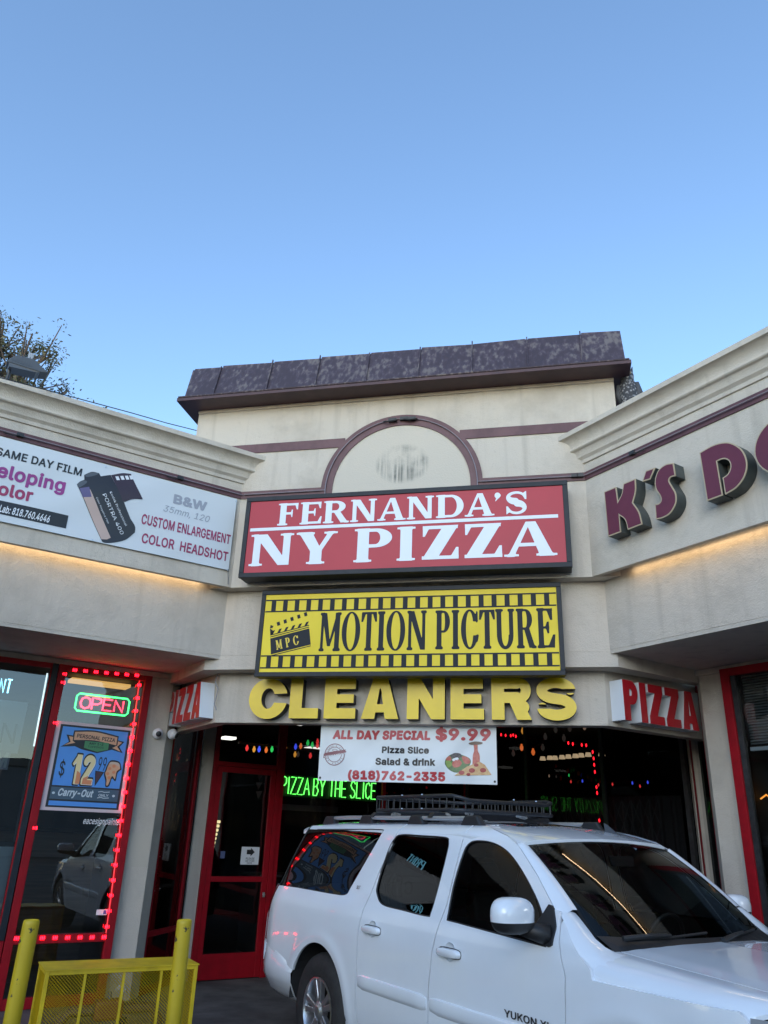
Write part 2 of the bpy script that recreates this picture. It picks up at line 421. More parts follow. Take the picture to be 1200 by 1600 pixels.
def block_glyph(ch, w, t):
    """heavy grotesque capital, cap height 1"""
    g = Sd(w); B, U = g.box, g.U; tv = t*.82
    if ch == 'L': U(B(0, 0, t, 1)); U(B(0, 0, w, tv))
    elif ch == 'I': U(B(0, 0, w, 1))
    elif ch == 'E': U(B(0, 0, t, 1)); U(B(0, 0, w, tv)); U(B(0, 1-tv, w*.98, 1)); U(B(0, .5-tv*.42, w*.93, .5+tv*.42))
    elif ch == 'A':
        U(g.poly([(0, 0), (w*.5-t*.62, 1), (w*.5+t*.62, 1), (w, 0), (w-t*1.12, 0), (w*.5, .86), (t*1.12, 0)])); U(B(w*.25, .16, w*.75, .36))
        g.U(g.poly([(w*.5-t*.5, .75), (w*.5+t*.5, .75), (w*.5+t*.62, 1), (w*.5-t*.62, 1)]))
    elif ch == 'N': U(B(0, 0, t*.92, 1)); U(B(w-t*.92, 0, w, 1)); U(g.poly([(0, 1), (t*1.05, 1), (w, 0), (w-t*1.05, 0)]))
    elif ch == 'Z': U(B(.02, 1-tv, w, 1)); U(B(0, 0, w, tv)); U(g.poly([(0, tv*.9), (t*1.3, tv*.9), (w, 1-tv*.9), (w-t*1.3, 1-tv*.9)]))
    elif ch in 'PR':
        y0 = .40; cy, ry = (1+y0)/2, (1-y0)/2; cx = w-ry*.95
        o = np.minimum(g.ell(cx, cy, ry*.95, ry), B(0, y0, cx, 1)); U(B(0, 0, t, 1)); U(o)
        g.S(np.minimum(g.ell(cx, cy, max(.04, ry*.95-t), max(.06, ry-tv)), B(t, y0+tv, cx, 1-tv)))
        if ch == 'R': U(g.poly([(w*.42, .5), (w*.42+t, .52), (w*1.0, 0), (w-t*1.12, 0)])); U(g.path([(w-t*.62, .02), (w-t*.62, .30), (w*.62, .45)], [0.0, t*.46, t*.45]))
        if ch == 'R': g.I(B(-.1, 0, w+.1, 1.1))
    elif ch == 'C':
        U(np.maximum(g.ell(w*.5, .5, w*.5, .52), -g.ell(w*.5, .5, w*.5-t, .52-tv))); g.S(g.poly([(w*.56, .40), (w*1.2, .37), (w*1.2, .64), (w*.56, .61)]))
    elif ch == 'S':
        pts = []; rt = tv*.5
        for q in np.linspace(0, 1, 48):
            if q < .5: a = math.radians(8+q/.5*262); x, y = w/2+math.cos(a)*(w/2-rt*1.05), .695+math.sin(a)*.19
            else: a = math.radians(90-(q-.5)/.5*262); x, y = w/2+math.cos(a)*(w/2-rt*1.05), .305+math.sin(a)*.19
            pts.append((x, y))
        U(g.path(pts, [rt*.98]*48)); g.S(B(w*.58, .634, w*1.2, .735)); g.S(B(-.2, .265, w*.42, .366))
    return g.out()

def curve_mesh(name, conts, depth=0.0):
    """filled outline (holes by even-odd), extruded from 0 to depth; x right, y up, z out"""
    cu = D.curves.new(name, 'CURVE'); cu.dimensions = '2D'; cu.fill_mode = 'BOTH'; cu.extrude = depth/2
    for c in conts:
        sp = cu.splines.new('POLY'); sp.points.add(len(c)-1); sp.use_cyclic_u = True
        for i, (x, y) in enumerate(c): sp.points[i].co = (x, y, 0, 1)
    ob = D.objects.new(name, cu); COL.objects.link(ob)
    dg = bpy.context.evaluated_depsgraph_get(); me = D.meshes.new_from_object(ob.evaluated_get(dg), depsgraph=dg)
    D.objects.remove(ob); D.curves.remove(cu)
    if depth: me.transform(Matrix.Translation((0, 0, depth/2)))
    return me
import os
FONT = None
try:
    _fp = os.path.join(bpy.utils.system_resource('DATAFILES', path='fonts') or '', 'Inter.woff2')   # a sans face that ships inside Blender
    if os.path.exists(_fp): FONT = D.fonts.load(_fp)
except Exception: FONT = None
def embolden(polys, off, h=.014):
    """thickens lettering by tracing an offset contour of its distance field (non-zero winding)"""
    co = np.concatenate([np.array(p) for p in polys]); lo, hi = co.min(0)-.12, co.max(0)+.12
    xs = np.arange(lo[0], hi[0], h); ys = np.arange(lo[1], hi[1], h)+.00037; F = np.full((len(ys), len(xs)), .1); win = np.zeros(F.shape, int)
    for p in polys:
        for q in range(len(p)):
            (ax, ay), (bx, by) = p[q-1], p[q]; ex, ey = bx-ax, by-ay
            i0, i1 = np.searchsorted(xs, (min(ax, bx)-.1, max(ax, bx)+.1)); j0, j1 = np.searchsorted(ys, (min(ay, by)-.1, max(ay, by)+.1))
            X, Y = np.meshgrid(xs[i0:i1], ys[j0:j1]); t = np.clip(((X-ax)*ex+(Y-ay)*ey)/(ex*ex+ey*ey+1e-12), 0, 1)
            F[j0:j1, i0:i1] = np.minimum(F[j0:j1, i0:i1], np.hypot(X-ax-t*ex, Y-ay-t*ey))
            if abs(ey) > 1e-9:
                r0, r1 = np.searchsorted(ys, (min(ay, by), max(ay, by)))
                if r1 > r0: win[r0:r1] += (1 if ey > 0 else -1)*(xs[None, :] < (ex*(ys[r0:r1]-ay)/ey+ax)[:, None])
    F = np.where(win != 0, -F, F)-off
    return curve_mesh('lettering', contours(F, lo[0], lo[1], h))
def font_outlines(ob, dg):
    cv = ob.to_curve(dg, apply_modifiers=False); out = []
    for sp in cv.splines:
        bp = sp.bezier_points; p = []; n = len(bp)
        if not n:
            out.append([(q.co[0], q.co[1]) for q in sp.points]); continue
        for i in range(n):
            a, b = bp[i], bp[(i+1) % n]
            for k in range(4):
                t = k/4; u = 1-t; c = a.co*u**3+a.handle_right*3*u*u*t+b.handle_left*3*u*t*t+b.co*t**3; p.append((c.x, c.y))
        out.append(p)
    ob.to_curve_clear(); return out
def font_mesh(txt, bold=0.0, shear=0.0, space=1.0, line=1.0, align='LEFT'):
    cu = D.curves.new('lettering', 'FONT'); cu.body = txt; cu.size = 1.0; cu.shear = shear; cu.space_character = space*(1+bold*1.6)
    if FONT: cu.font = FONT
    cu.space_line = line; cu.align_x = align; cu.resolution_u = 4; cu.fill_mode = 'FRONT'
    ob = D.objects.new('lettering', cu); COL.objects.link(ob)
    dg = bpy.context.evaluated_depsgraph_get()
    if bold > .004:
        pl = font_outlines(ob.evaluated_get(dg), dg); D.objects.remove(ob); D.curves.remove(cu); return embolden(pl, bold)
    me = D.meshes.new_from_object(ob.evaluated_get(dg), depsgraph=dg)
    D.objects.remove(ob); D.curves.remove(cu)
    return me
def bounds(me):
    a = np.zeros(len(me.vertices)*3); me.vertices.foreach_get('co', a); a = a.reshape(-1, 3)
    return a.min(0), a.max(0)
def to_frame(me, fr, s0, z0, d, sx=1.0, sy=1.0, rot=0.0):
    """flat lettering (x, y, z out) onto the wall frame with its corner at (s0, z0)"""
    u, n = fr.u, fr.n; o = fr.P(s0, z0, d); c, s = math.cos(rot), math.sin(rot)
    M = Matrix(((u[0], 0, n[0], o[0]), (u[1], 0, n[1], o[1]), (0, 1, 0, o[2]), (0, 0, 0, 1)))
    Rm = Matrix(((c, -s, 0, 0), (s, c, 0, 0), (0, 0, 1, 0), (0, 0, 0, 1)))
    me.transform(M @ Rm @ Matrix.Diagonal((sx, sy, 1, 1)))
    return me
def fit_text(txt, fr, s0, s1, z0, z1, d, name, material, parent, rot=0.0, **kw):
    """built-in lettering scaled to fill the box s0..s1, z0..z1 of a frame"""
    me = font_mesh(txt, **kw); a, b = bounds(me); me.transform(Matrix.Translation((-a[0], -a[1], 0)))
    to_frame(me, fr, s0, z0, d, (s1-s0)/(b[0]-a[0]), (z1-z0)/(b[1]-a[1]), rot)
    return link(name, me, material, parent)
def join_meshes(meshes, name):
    bm = bmesh.new()
    for m in meshes: bm.from_mesh(m); D.meshes.remove(m)
    me = D.meshes.new(name); bm.to_mesh(me); bm.free()
    return me
def flat_poly(pts, name='shape'):
    return curve_mesh(name, [pts] if not isinstance(pts[0][0], (tuple, list)) else pts)
def circ(cx, cy, rx, ry=None, n=28, a0=0, a1=2*math.pi):
    ry = ry or rx
    return [(cx+rx*math.cos(a0+(a1-a0)*i/n), cy+ry*math.sin(a0+(a1-a0)*i/n)) for i in range(n)]
# ------------------------------------------------------------------ shared materials
M_UP = stucco('cream stucco', (.62, .56, .475), (.33, .29, .235), .62, .6)
M_LOW = stucco('shaded cream stucco', (.55, .495, .425), (.27, .24, .20), .5, .6)  # darker, greyer copy of the cream; overhang shade put into its colour
M_MAROON = mat('maroon paint', (.085, .030, .036), .5, c2=(.13, .055, .06), scale=5)
M_RED = mat('red frame paint', (.33, .006, .014), .5, c2=(.25, .006, .012), scale=8, bump=.05, spec=.2)
M_DRED = mat('shaded red frame paint', (.14, .006, .012), .4)
M_BLK = mat('black metal', (.012, .013, .015), .45, c2=(.03, .032, .035), scale=14)
M_NAVY = mat('dark bronze cabinet', (.010, .014, .020), .5, c2=(.017, .022, .03), scale=9, spec=.3)
M_GLS = glass('window glass', (.72, .76, .76), 1.75)
M_LGLS = glass('mirrored shop glass', (.62, .66, .66), 1.75, boost=1.8)
M_RGLS = glass('dark entrance glass', (.42, .44, .46), 1.5, boost=.35)
M_DGLS = glass('tinted glass', (.42, .44, .46), 1.5)
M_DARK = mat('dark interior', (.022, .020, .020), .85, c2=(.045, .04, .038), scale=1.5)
M_WOOD = mat('plank wainscot', (.10, .065, .04), .6, c2=(.16, .11, .07), scale=4, stretch=(.4, .4, 9))
M_WHITE = mat('white vinyl', (.74, .76, .78), .45)
M_TUBE = mat('clear tube', (.26, .22, .24), .25)
M_GREY = mat('grey metal', (.22, .23, .25), .5, metal=.4)
M_STEEL = mat('bright aluminium', (.6, .62, .64), .3, metal=.9)
M_CONC = mat('concrete walk', (.12, .115, .11), .85, c2=(.055, .053, .05), scale=2.2, bump=.3, bscale=45)

# ------------------------------------------------------------------ ground
GZ = -.03
m, nt, b = nm('asphalt'); L_ = nt.links.new
tc = N(nt, 'ShaderNodeTexCoord'); n1 = N(nt, 'ShaderNodeTexNoise', Scale=.6, Detail=8); n2 = N(nt, 'ShaderNodeTexNoise', Scale=90, Detail=3)
L_(tc.outputs['Object'], n1.inputs['Vector']); L_(tc.outputs['Object'], n2.inputs['Vector'])
r = N(nt, 'ShaderNodeValToRGB'); r.color_ramp.elements[0].position = .3; r.color_ramp.elements[1].position = .7
r.color_ramp.elements[0].color = (.035, .036, .038, 1); r.color_ramp.elements[1].color = (.075, .075, .074, 1)
L_(n1.outputs[0], r.inputs[0]); L_(r.outputs[0], b.inputs['Base Color']); b.inputs['Roughness'].default_value = .85
bp = N(nt, 'ShaderNodeBump', Strength=.5, Distance=.01); L_(n2.outputs[0], bp.inputs['Height']); L_(bp.outputs[0], b.inputs['Normal'])
g = MB(); g.add([(-250, -250, GZ-.006), (250, -250, GZ-.006), (250, 250, GZ-.006), (-250, 250, GZ-.006)], [(0, 1, 2, 3)])
tag(g.build('parking_lot', m), kind='structure')
g = MB(); g.add([FL.P(-9, GZ-.002, -.35)+(), FL.P(-9, GZ-.002, -3), (-1.5, 13.6, GZ-.002), FR.P(10, GZ-.002, -3), FR.P(10, GZ-.002, -.35), (-1.56, 8.35, GZ-.002)], [(0, 1, 2), (0, 2, 5), (5, 2, 4), (4, 2, 3)])
tag(g.build('walkway', M_CONC), kind='structure')

# ------------------------------------------------------------------ wings
CORN = [(-.35, 5.655), (.0, 5.655), (.018, 5.66), (.022, 5.70), (.035, 5.715), (.05, 5.73), (.058, 5.775), (.075, 5.80), (.10, 5.812), (.108, 5.825), (.10, 5.838), (.098, 5.86), (.106, 5.895), (.13, 5.93), (.165, 5.955), (.19, 5.962), (.19, 6.02), (.175, 6.028), (-.35, 6.03)]
def wing(name, fr, s0, s1, dt, dsf, zs, label, sgn):
    t = thing(name, (*fr.P((s0+s1)/2, 0, dsf)[:2], GZ), label, 'building')
    MB().box(fr, s0, s1, 4.333, 5.66, -.06, 0).build('fascia_wall', M_UP, t)
    MB().box(fr, s0, s1, 4.45, 4.6, dt, -.06).build('cove', M_LOW, t)
    c = MB().sweep(fr, CORN, s0, s1).build('cornice', M_UP, t, asm=30)
    b_ = MB().box(fr, s0, s1, 5.452, 5.548, -.02, .014).build('trim_band', M_MAROON, t)
    p = MB(); y = 5.50
    p.tube([fr.P(s0, y, .034), fr.P(s1 - sgn*0, y, .034)], .0065, 8)
    p.build('neon_tube', M_TUBE, b_, asm=40)
    p = MB()
    st = s1-.12 if sgn > 0 else s0+.12
    for k, q in enumerate((0, 1.15, 2.9, 4.1)):
        p = MB(); s = st - sgn*q; p.box(fr, s-.035, s+.035, y-.016, y+.022, .014, .05)
        p.tube([fr.P(s, y, .045), fr.P(s-.05*sgn, y-.03, .05), fr.P(s-.16*sgn, y-.02, .04)], .007, 6)
        p.build('tube_clip', M_BLK, b_)
    MB().box(fr, s0, s1, zs, 4.60, dt-.15, dt).build('lower_wall', M_LOW, t)
    MB().box(fr, s0, s1, zs-.04, zs-.0, dsf-.3, dt-.004).build('soffit', M_LOW, t)
    MB().box(fr, s0, s1, zs-.11, zs-.045, dsf-.12, dsf+.03).build('header_trim', M_LOW, t, bev=.005)
    MB().box(fr, s0, s1, 5.6, 5.95, -6, -.36).build('roof', M_GREY, t)
    e = (s0, s0+.15) if sgn > 0 else (s1-.15, s1)
    MB().box(fr, *e, GZ, 5.595, -6, dsf-.21).build('end_wall', M_LOW, t)
    return t
LW = wing('shop_wing', FL, -9, 3.6, -.184, DL, 3.57, 'cream stucco shop wing on the left with the film banner and the OPEN window', 1)
RW = wing('shop_wing', FR, -5.9, 6.5, -.205, DR, 3.585, 'cream stucco shop wing on the right carrying the maroon K\'S DO letters', -1)

# warm lamp strips tucked under the fascia of both wings
def cove(fr, s0, s1, dt, z, label):
    o = fr.P((s0+s1)/2, z, dt+.06)
    t = thing('light_strip', o, label, 'light', 'lamp strips under the fascia ledges')
    MB().box(fr, s0, s1, z+.006, z+.03, dt+.035, dt+.075).build('channel', M_STEEL, t)
    MB().box(fr, s0, s1, z-.003, z+.005, dt+.04, dt+.07).build('diffuser', emat('warm strip glow', (1, .8, .55), 1.6), t)
    ld = D.lights.new('strip_glow', 'AREA'); ld.shape = 'RECTANGLE'; ld.size = abs(s1-s0); ld.size_y = .03; ld.energy = .45*abs(s1-s0); ld.color = (1, .68, .36)
    lo = D.objects.new('strip_glow', ld); COL.objects.link(lo); lo.parent = t; lo.location = (0, 0, -.006)
    lo.rotation_euler = (0, 0, math.atan2(fr.u[1], fr.u[0]))
cove(FL, -8.5, px(FL, 318, 905, -.15)[0], -.184, 4.40, 'glowing warm lamp strip under the left fascia below the film banner')
cove(FR, px(FR, 985, 893, -.15)[0], 6.2, -.205, 4.385, 'glowing warm lamp strip under the right fascia below the K\'S DO letters')

# ------------------------------------------------------------------ tower and entrance bay
TW = thing('corner_tower', (-1.6, 9.5, GZ), 'cream stucco corner tower with the purple metal roof and maroon arch', 'building')
X0, X1 = -4.32, .88
AX, AZ, RO, RI = -1.62, 5.492, .965, .825
MB().prism([(X0, 8.0), (X1, 8.0), (X1, 11.5), (X0, 11.5)], 5.0, 6.9).build('tower_wall', M_UP, TW)
MB().box(FC, -4.3, 1.0, 4.33, 5.06, -.16, -.0015).build('fascia_wall', M_UP, TW)
CM = [(0, 6.70), (.022, 6.70), (.022, 6.755), (.032, 6.765), (.05, 6.79), (.055, 6.83), (-.05, 6.83)]
MB().sweep(FC, CM, X0-.0, X1).build('crown_molding', M_UP, TW)
def band(name, s0, s1, z0, z1, parent=TW): return MB().box(FC, s0, s1, z0, z1, -.02, .014).build(name, M_MAROON, parent)
band('trim_band', X0, AX-RI*.85, 6.075, 6.195); band('trim_band', AX+RI*.85, X1, 6.075, 6.195)
band('trim_band', -3.75, AX-RO+.01, 5.452, 5.548); band('trim_band', AX+RO-.01, .62, 5.452, 5.548)
# arch band, raised panel inside it and the clear neon tube running round
def arc(R, n=48): return [(AX+R*math.cos(math.pi*i/n), AZ+R*math.sin(math.pi*i/n)) for i in range(n+1)]
def ring_prism(ro, ri, d0, d1, zb):
    mb = MB(); o = [(AX+ro, zb)]+arc(ro)+[(AX-ro, zb)]; i_ = [(AX+ri, zb)]+arc(ri)+[(AX-ri, zb)]; n = len(o); v = []
    for pts, d in ((o, d0), (o, d1), (i_, d0), (i_, d1)): v += [FC.P(x, z, d) for x, z in pts]
    f = []
    for k in range(n-1):
        f += [(n+k, n+k+1, 3*n+k+1, 3*n+k), (k, k+1, n+k+1, n+k), (2*n+k, 2*n+k+1, 3*n+k+1, 3*n+k)]
    f += [(0, n, 3*n, 2*n), (n-1, 2*n-1, 4*n-1, 3*n-1)]
    return mb.add(v, f)
ar = ring_prism(RO, RI, -.01, .02, 5.30).build('arch_trim', M_MAROON, TW, asm=30)
t_ = MB(); pts = [FC.P(AX+.9, 5.40, .036)]+[FC.P(x, z, .036) for x, z in arc(.905)]+[FC.P(AX-.9, 5.40, .036)]
t_.tube(pts, .0065, 8).build('neon_tube', M_TUBE, ar, asm=40)
t_ = MB()
for a_ in (82, 88, 97):
    x, z = AX+.9*math.cos(math.radians(a_)), AZ+.9*math.sin(math.radians(a_))
    t_.box(FC, x-.05, x+.05, z-.022, z+.018, .018, .06)
t_.tube([FC.P(AX+.03, 6.375, .06), FC.P(AX+.1, 6.35, .075), FC.P(AX+.2, 6.37, .06)], .008, 6); t_.tube([FC.P(AX-.05, 6.37, .06), FC.P(AX-.12, 6.35, .075), FC.P(AX-.22, 6.36, .06)], .008, 6)
t_.build('tube_clip', M_BLK, ar)
def clip_run(s0, s1, z):
    mb = MB(); mb.tube([FC.P(s0, z, .03), FC.P(s1, z, .03)], .008, 6); return mb
clip_run(-3.55, AX-.9, 5.5).build('neon_tube', M_TUBE, ar); clip_run(AX+.9, .42, 5.5).build('neon_tube', M_TUBE, ar)
mb = MB()
for s in (.38, .44): mb.box(FC, s-.05, s+.02, 5.485, 5.525, .014, .05)
mb.build('tube_clip', M_BLK, ar)
# half-round panel with the ghost of an old sign: streaked grey-green weathering
m, nt, b = nm('weathered arch panel'); L_ = nt.links.new
tc = N(nt, 'ShaderNodeTexCoord'); o_ = tc.outputs['Object']
mp = N(nt, 'ShaderNodeMapping'); mp.inputs['Location'].default_value = (-(AX+.02+1.6)/.34, 0, -(5.80-GZ)/.27); mp.inputs['Scale'].default_value = (1/.34, 0, 1/.27); L_(o_, mp.inputs[0])
gr = N(nt, 'ShaderNodeTexGradient', gradient_type='SPHERICAL'); nz = N(nt, 'ShaderNodeTexNoise', Scale=5, Detail=6); L_(o_, nz.inputs['Vector'])
L_(mp.outputs[0], gr.inputs[0])
mp2 = N(nt, 'ShaderNodeMapping'); mp2.inputs['Scale'].default_value = (38, 38, 1.6); L_(o_, mp2.inputs[0]); st = N(nt, 'ShaderNodeTexNoise', Scale=1, Detail=4); L_(mp2.outputs[0], st.inputs['Vector'])
q = N(nt, 'ShaderNodeMapRange'); q.inputs[1].default_value = .0; q.inputs[2].default_value = .22; L_(gr.outputs[1], q.inputs[0])
q2 = N(nt, 'ShaderNodeMapRange'); q2.inputs[1].default_value = .35; q2.inputs[2].default_value = .62; L_(st.outputs[0], q2.inputs[0])
q3 = N(nt, 'ShaderNodeMapRange'); q3.inputs[1].default_value = .3; q3.inputs[2].default_value = .6; L_(nz.outputs[0], q3.inputs[0])
ma = N(nt, 'ShaderNodeMath', operation='MULTIPLY'); L_(q.outputs[0], ma.inputs[0]); L_(q2.outputs[0], ma.inputs[1])
mb_ = N(nt, 'ShaderNodeMath', operation='MULTIPLY'); L_(ma.outputs[0], mb_.inputs[0]); L_(q3.outputs[0], mb_.inputs[1])
mx = N(nt, 'ShaderNodeMix', data_type='RGBA'); mx.inputs[6].default_value = (.60, .545, .455, 1); mx.inputs[7].default_value = (.19, .19, .165, 1)
L_(mb_.outputs[0], mx.inputs[0]); L_(mx.outputs[2], b.inputs['Base Color']); b.inputs['Roughness'].default_value = .9
n3 = N(nt, 'ShaderNodeTexNoise', Scale=70, Detail=5); L_(o_, n3.inputs['Vector']); bp = N(nt, 'ShaderNodeBump', Strength=.3, Distance=.012); L_(n3.outputs[0], bp.inputs['Height']); L_(bp.outputs[0], b.inputs['Normal'])
v = [FC.P(x, z, .006) for x, z in [(AX+RI, 5.30)]+arc(RI)+[(AX-RI, 5.30)]]
MB().add(v, [tuple(range(len(v)))]).build('arch_panel', m, TW)

# standing-seam metal mansard with a boxed eave
m, nt, b = nm('weathered purple metal'); L_ = nt.links.new
tc = N(nt, 'ShaderNodeTexCoord'); o_ = tc.outputs['Object']
mp = N(nt, 'ShaderNodeMapping'); mp.inputs['Scale'].default_value = (20, 20, .6); L_(o_, mp.inputs[0])
st = N(nt, 'ShaderNodeTexNoise', Scale=1, Detail=3, Roughness=.5); L_(mp.outputs[0], st.inputs['Vector'])
nz = N(nt, 'ShaderNodeTexNoise', Scale=1.7, Detail=5); L_(o_, nz.inputs['Vector'])
nzs = N(nt, 'ShaderNodeMath', operation='MULTIPLY'); nzs.inputs[1].default_value = .55; L_(nz.outputs[0], nzs.inputs[0])
ad = N(nt, 'ShaderNodeMath', operation='ADD'); L_(st.outputs[0], ad.inputs[0]); L_(nzs.outputs[0], ad.inputs[1])
r = N(nt, 'ShaderNodeValToRGB'); r.color_ramp.elements[0].position = .70; r.color_ramp.elements[0].color = (.066, .048, .056, 1)
r.color_ramp.elements[1].position = .97; r.color_ramp.elements[1].color = (.19, .16, .145, 1)
e_ = r.color_ramp.elements.new(.82); e_.color = (.088, .065, .080, 1)
L_(ad.outputs[0], r.inputs[0]); L_(r.outputs[0], b.inputs['Base Color']); b.inputs['Roughness'].default_value = .5; b.inputs['Metallic'].default_value = .25
M_ROOF = m
EY, EZ, TY, TZ = 7.70, 6.74, 8.10, 7.47
EX0, EX1, TX0, TX1 = -4.50, 1.06, -4.56, 1.02
roof = MB().add([(EX0+.05, EY+.08, EZ+.05), (EX1-.05, EY+.08, EZ+.05), (EX1-.05, 11.7, EZ+.05), (EX0+.05, 11.7, EZ+.05), (TX0, TY, TZ), (TX1, TY, TZ), (TX1, 11.4, TZ), (TX0, 11.4, TZ)],
    [(0, 1, 5, 4), (1, 2, 6, 5), (2, 3, 7, 6), (3, 0, 4, 7), (4, 5, 6, 7), (0, 3, 2, 1)]).build('mansard_roof', M_ROOF, TW)
seams = [347, 427, 501, 578, 657, 738, 823, 906]
rng = random.Random(3)
FT = Frame((0, TY, 0), (1, 0, 0), (0, -1, 0))
for i, x in enumerate(seams):
    y_px = 576-(x-303)*60/665; s, z = px(FT, x, y_px)
    for side in (0,):
        sb = s*(EX1-EX0-.1)/(TX1-TX0)+.0
        w = .007; hgt = .022
        top = TZ+rng.choice((.0, .015, .03))
        p0, p1 = Vector((sb, EY+.08, EZ+.05)), Vector((s, TY, top)); nn = Vector((0, -.86, .47))
        rs = MB(); rs.hexa([p0+Vector((-w, 0, 0)), p0+Vector((w, 0, 0)), p0+Vector((w, 0, 0))+nn*hgt, p0+Vector((-w, 0, 0))+nn*hgt, p1+Vector((-w, 0, 0)), p1+Vector((w, 0, 0)), p1+Vector((w, 0, 0))+nn*hgt, p1+Vector((-w, 0, 0))+nn*hgt]); rs.build('roof_seam', M_ROOF, roof)
# pans whose upper edges have lifted by different amounts
rp = MB(); xs = [303]+seams+[968]
for i in range(len(xs)-1):
    s0 = px(FT, xs[i]+2, 576-(xs[i]-303)*.09)[0]; s1 = px(FT, xs[i+1]-2, 576-(xs[i+1]-303)*.09)[0]; u0 = rng.uniform(0, .03); u1 = rng.uniform(0, .012)
    rp.hexa([(s0, TY-.006, TZ-.03), (s1, TY-.006, TZ-.03), (s1, TY+.004, TZ-.03), (s0, TY+.004, TZ-.03), (s0, TY-.0, TZ+u0), (s1, TY-.0, TZ+u1), (s1, TY+.01, TZ+u1), (s0, TY+.01, TZ+u0)])
rp.build('pan_edge', M_ROOF, roof)
ev = MB(); EV = [(8.0-EY, EZ), (8.0-EY, EZ+.055), (8.0-EY-.1, EZ+.085), (-.3, EZ+.085), (-.3, EZ+.07), (0.0, EZ+.06)]
ev.hexa([(EX0, EY, EZ), (EX1, EY, EZ), (EX1, 11.9, EZ), (EX0, 11.9, EZ), (EX0, EY, EZ+.052), (EX1, EY, EZ+.052), (EX1, 11.9, EZ+.052), (EX0, 11.9, EZ+.052)])
ev.build('eave', mat('maroon eave metal', (.045, .018, .026), .5, c2=(.07, .03, .036), scale=4), TW, bev=.006)
t_ = MB(); t_.tube([(EX0+.02, EY-.002, EZ+.055), (EX1-.02, EY-.002, EZ+.055)], .012, 8).build('drip_edge', M_ROOF, TW)

# lower walls of the bay, stepping back twice
Y2, Y3 = 8.16, 8.38
B2 = [(-3.88, Y2), (.68, Y2), (.68+.95, Y2+.95), (1.63, 10.4), (-4.86, 10.4), (-3.88-.98, Y2+.98)]
MB().prism([(-4.4, Y2), (1.3, Y2), (1.3, Y2+.12), (-4.4, Y2+.12)], 3.57, 4.5).build('lower_wall', M_LOW, TW)
MB().prism([(-3.88, Y2+.002), (.68, Y2+.002), (1.65, Y2+.972), (1.65, 9.3), (.6, Y2+.25), (-3.8, Y2+.25), (-4.9, 9.34), (-4.86, Y2+.982)], 3.41, 3.569).build('bay_ledge', M_LOW, TW)
B3 = [(-3.77, Y3), (.55, Y3), (1.66, Y3+1.11), (1.66, Y3+1.31), (.50, Y3+.17), (-3.72, Y3+.17), (-4.75, Y3+1.2), (-4.75, Y3+.98)]
MB().prism(B3, 2.85, 3.45).build('entrance_beam', M_LOW, TW, bev=.006)
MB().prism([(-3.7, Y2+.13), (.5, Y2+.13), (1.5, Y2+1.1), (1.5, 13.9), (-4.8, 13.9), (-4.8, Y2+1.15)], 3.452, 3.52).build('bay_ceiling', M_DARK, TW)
lv = MB()     # dark louvre strip between the ledge and the beam
for k in range(26): lv.box(FC, .25+.016*k, .258+.016*k, 3.425, 3.45, -Y3+8.0-.03, -Y3+8.0+.012)
lv.build('vent_strip', M_BLK, TW)

# ------------------------------------------------------------------ storefront bits
def win_frame(fr, s0, s1, z0, z1, d, w=.055, dep=.05, mull=(), rails=()):
    mb = MB(); mb.box(fr, s0, s0+w, z0, z1, d, d+dep); mb.box(fr, s1-w, s1, z0, z1, d, d+dep)
    mb.box(fr, s0+w, s1-w, z0, z0+w*1.2, d, d+dep-.003); mb.box(fr, s0+w, s1-w, z1-w*.8, z1, d, d+dep-.003)
    for m_ in mull: mb.box(fr, m_-w/2, m_+w/2, z0+w*1.2, z1-w*.8, d, d+dep-.004)
    for r_ in rails: mb.box(fr, s0+w, s1-w, r_-w/2, r_+w/2, d, d+dep-.006)
    return mb
def pane(fr, s0, s1, z0, z1, d, parent, m=None): return MB().quad(fr, s0, s1, z0, z1, d).build('pane', m or M_GLS, parent)
ZT = 3.46
# left shop: wide window, then the red window with the poster, then the pier
sA0, sA1 = px(FL, 90, 1042, DL)[0], px(FL, 105, 1042, DL)[0]
sB = px(FL, 238, 1047, DL)[0]; sP = px(FL, 233, 1340, DL)[0]
zr = px(FL, 168, 1463, DL)[1]
f = win_frame(FL, sA0+.01, sB, GZ, ZT, DL, .085, .07, rails=(zr,)).build('window', M_RED, LW, bev=.004)
pane(FL, sA0+.08, sB-.07, GZ+.08, ZT-.05, DL+.02, f, M_LGLS)
f = win_frame(FL, -1.4, sA0, GZ, ZT, DL, .075, .06, mull=(), rails=(px(FL, 10, 1470, DL)[1],)).build('window', M_RED, LW, bev=.004)
pane(FL, -1.33, sA0-.05, GZ+.08, ZT-.05, DL+.02, f, M_LGLS)
MB().box(FL, sA0-.065, sA0+.0, .6, ZT, DL+.0, DL+.075).build('corner_post', M_NAVY, f, bev=.004)
MB().box(FL, -8, -1.42, GZ, 3.5, DL-.2, DL).build('shop_wall', M_LOW, LW)
for k in range(3):
    a = -7.6+2.0*k; f = win_frame(FL, a, a+1.7, .5, 2.9, DL+.005, .07, .06).build('window', M_RED, LW); pane(FL, a+.06, a+1.64, .56, 2.84, DL+.03, f)
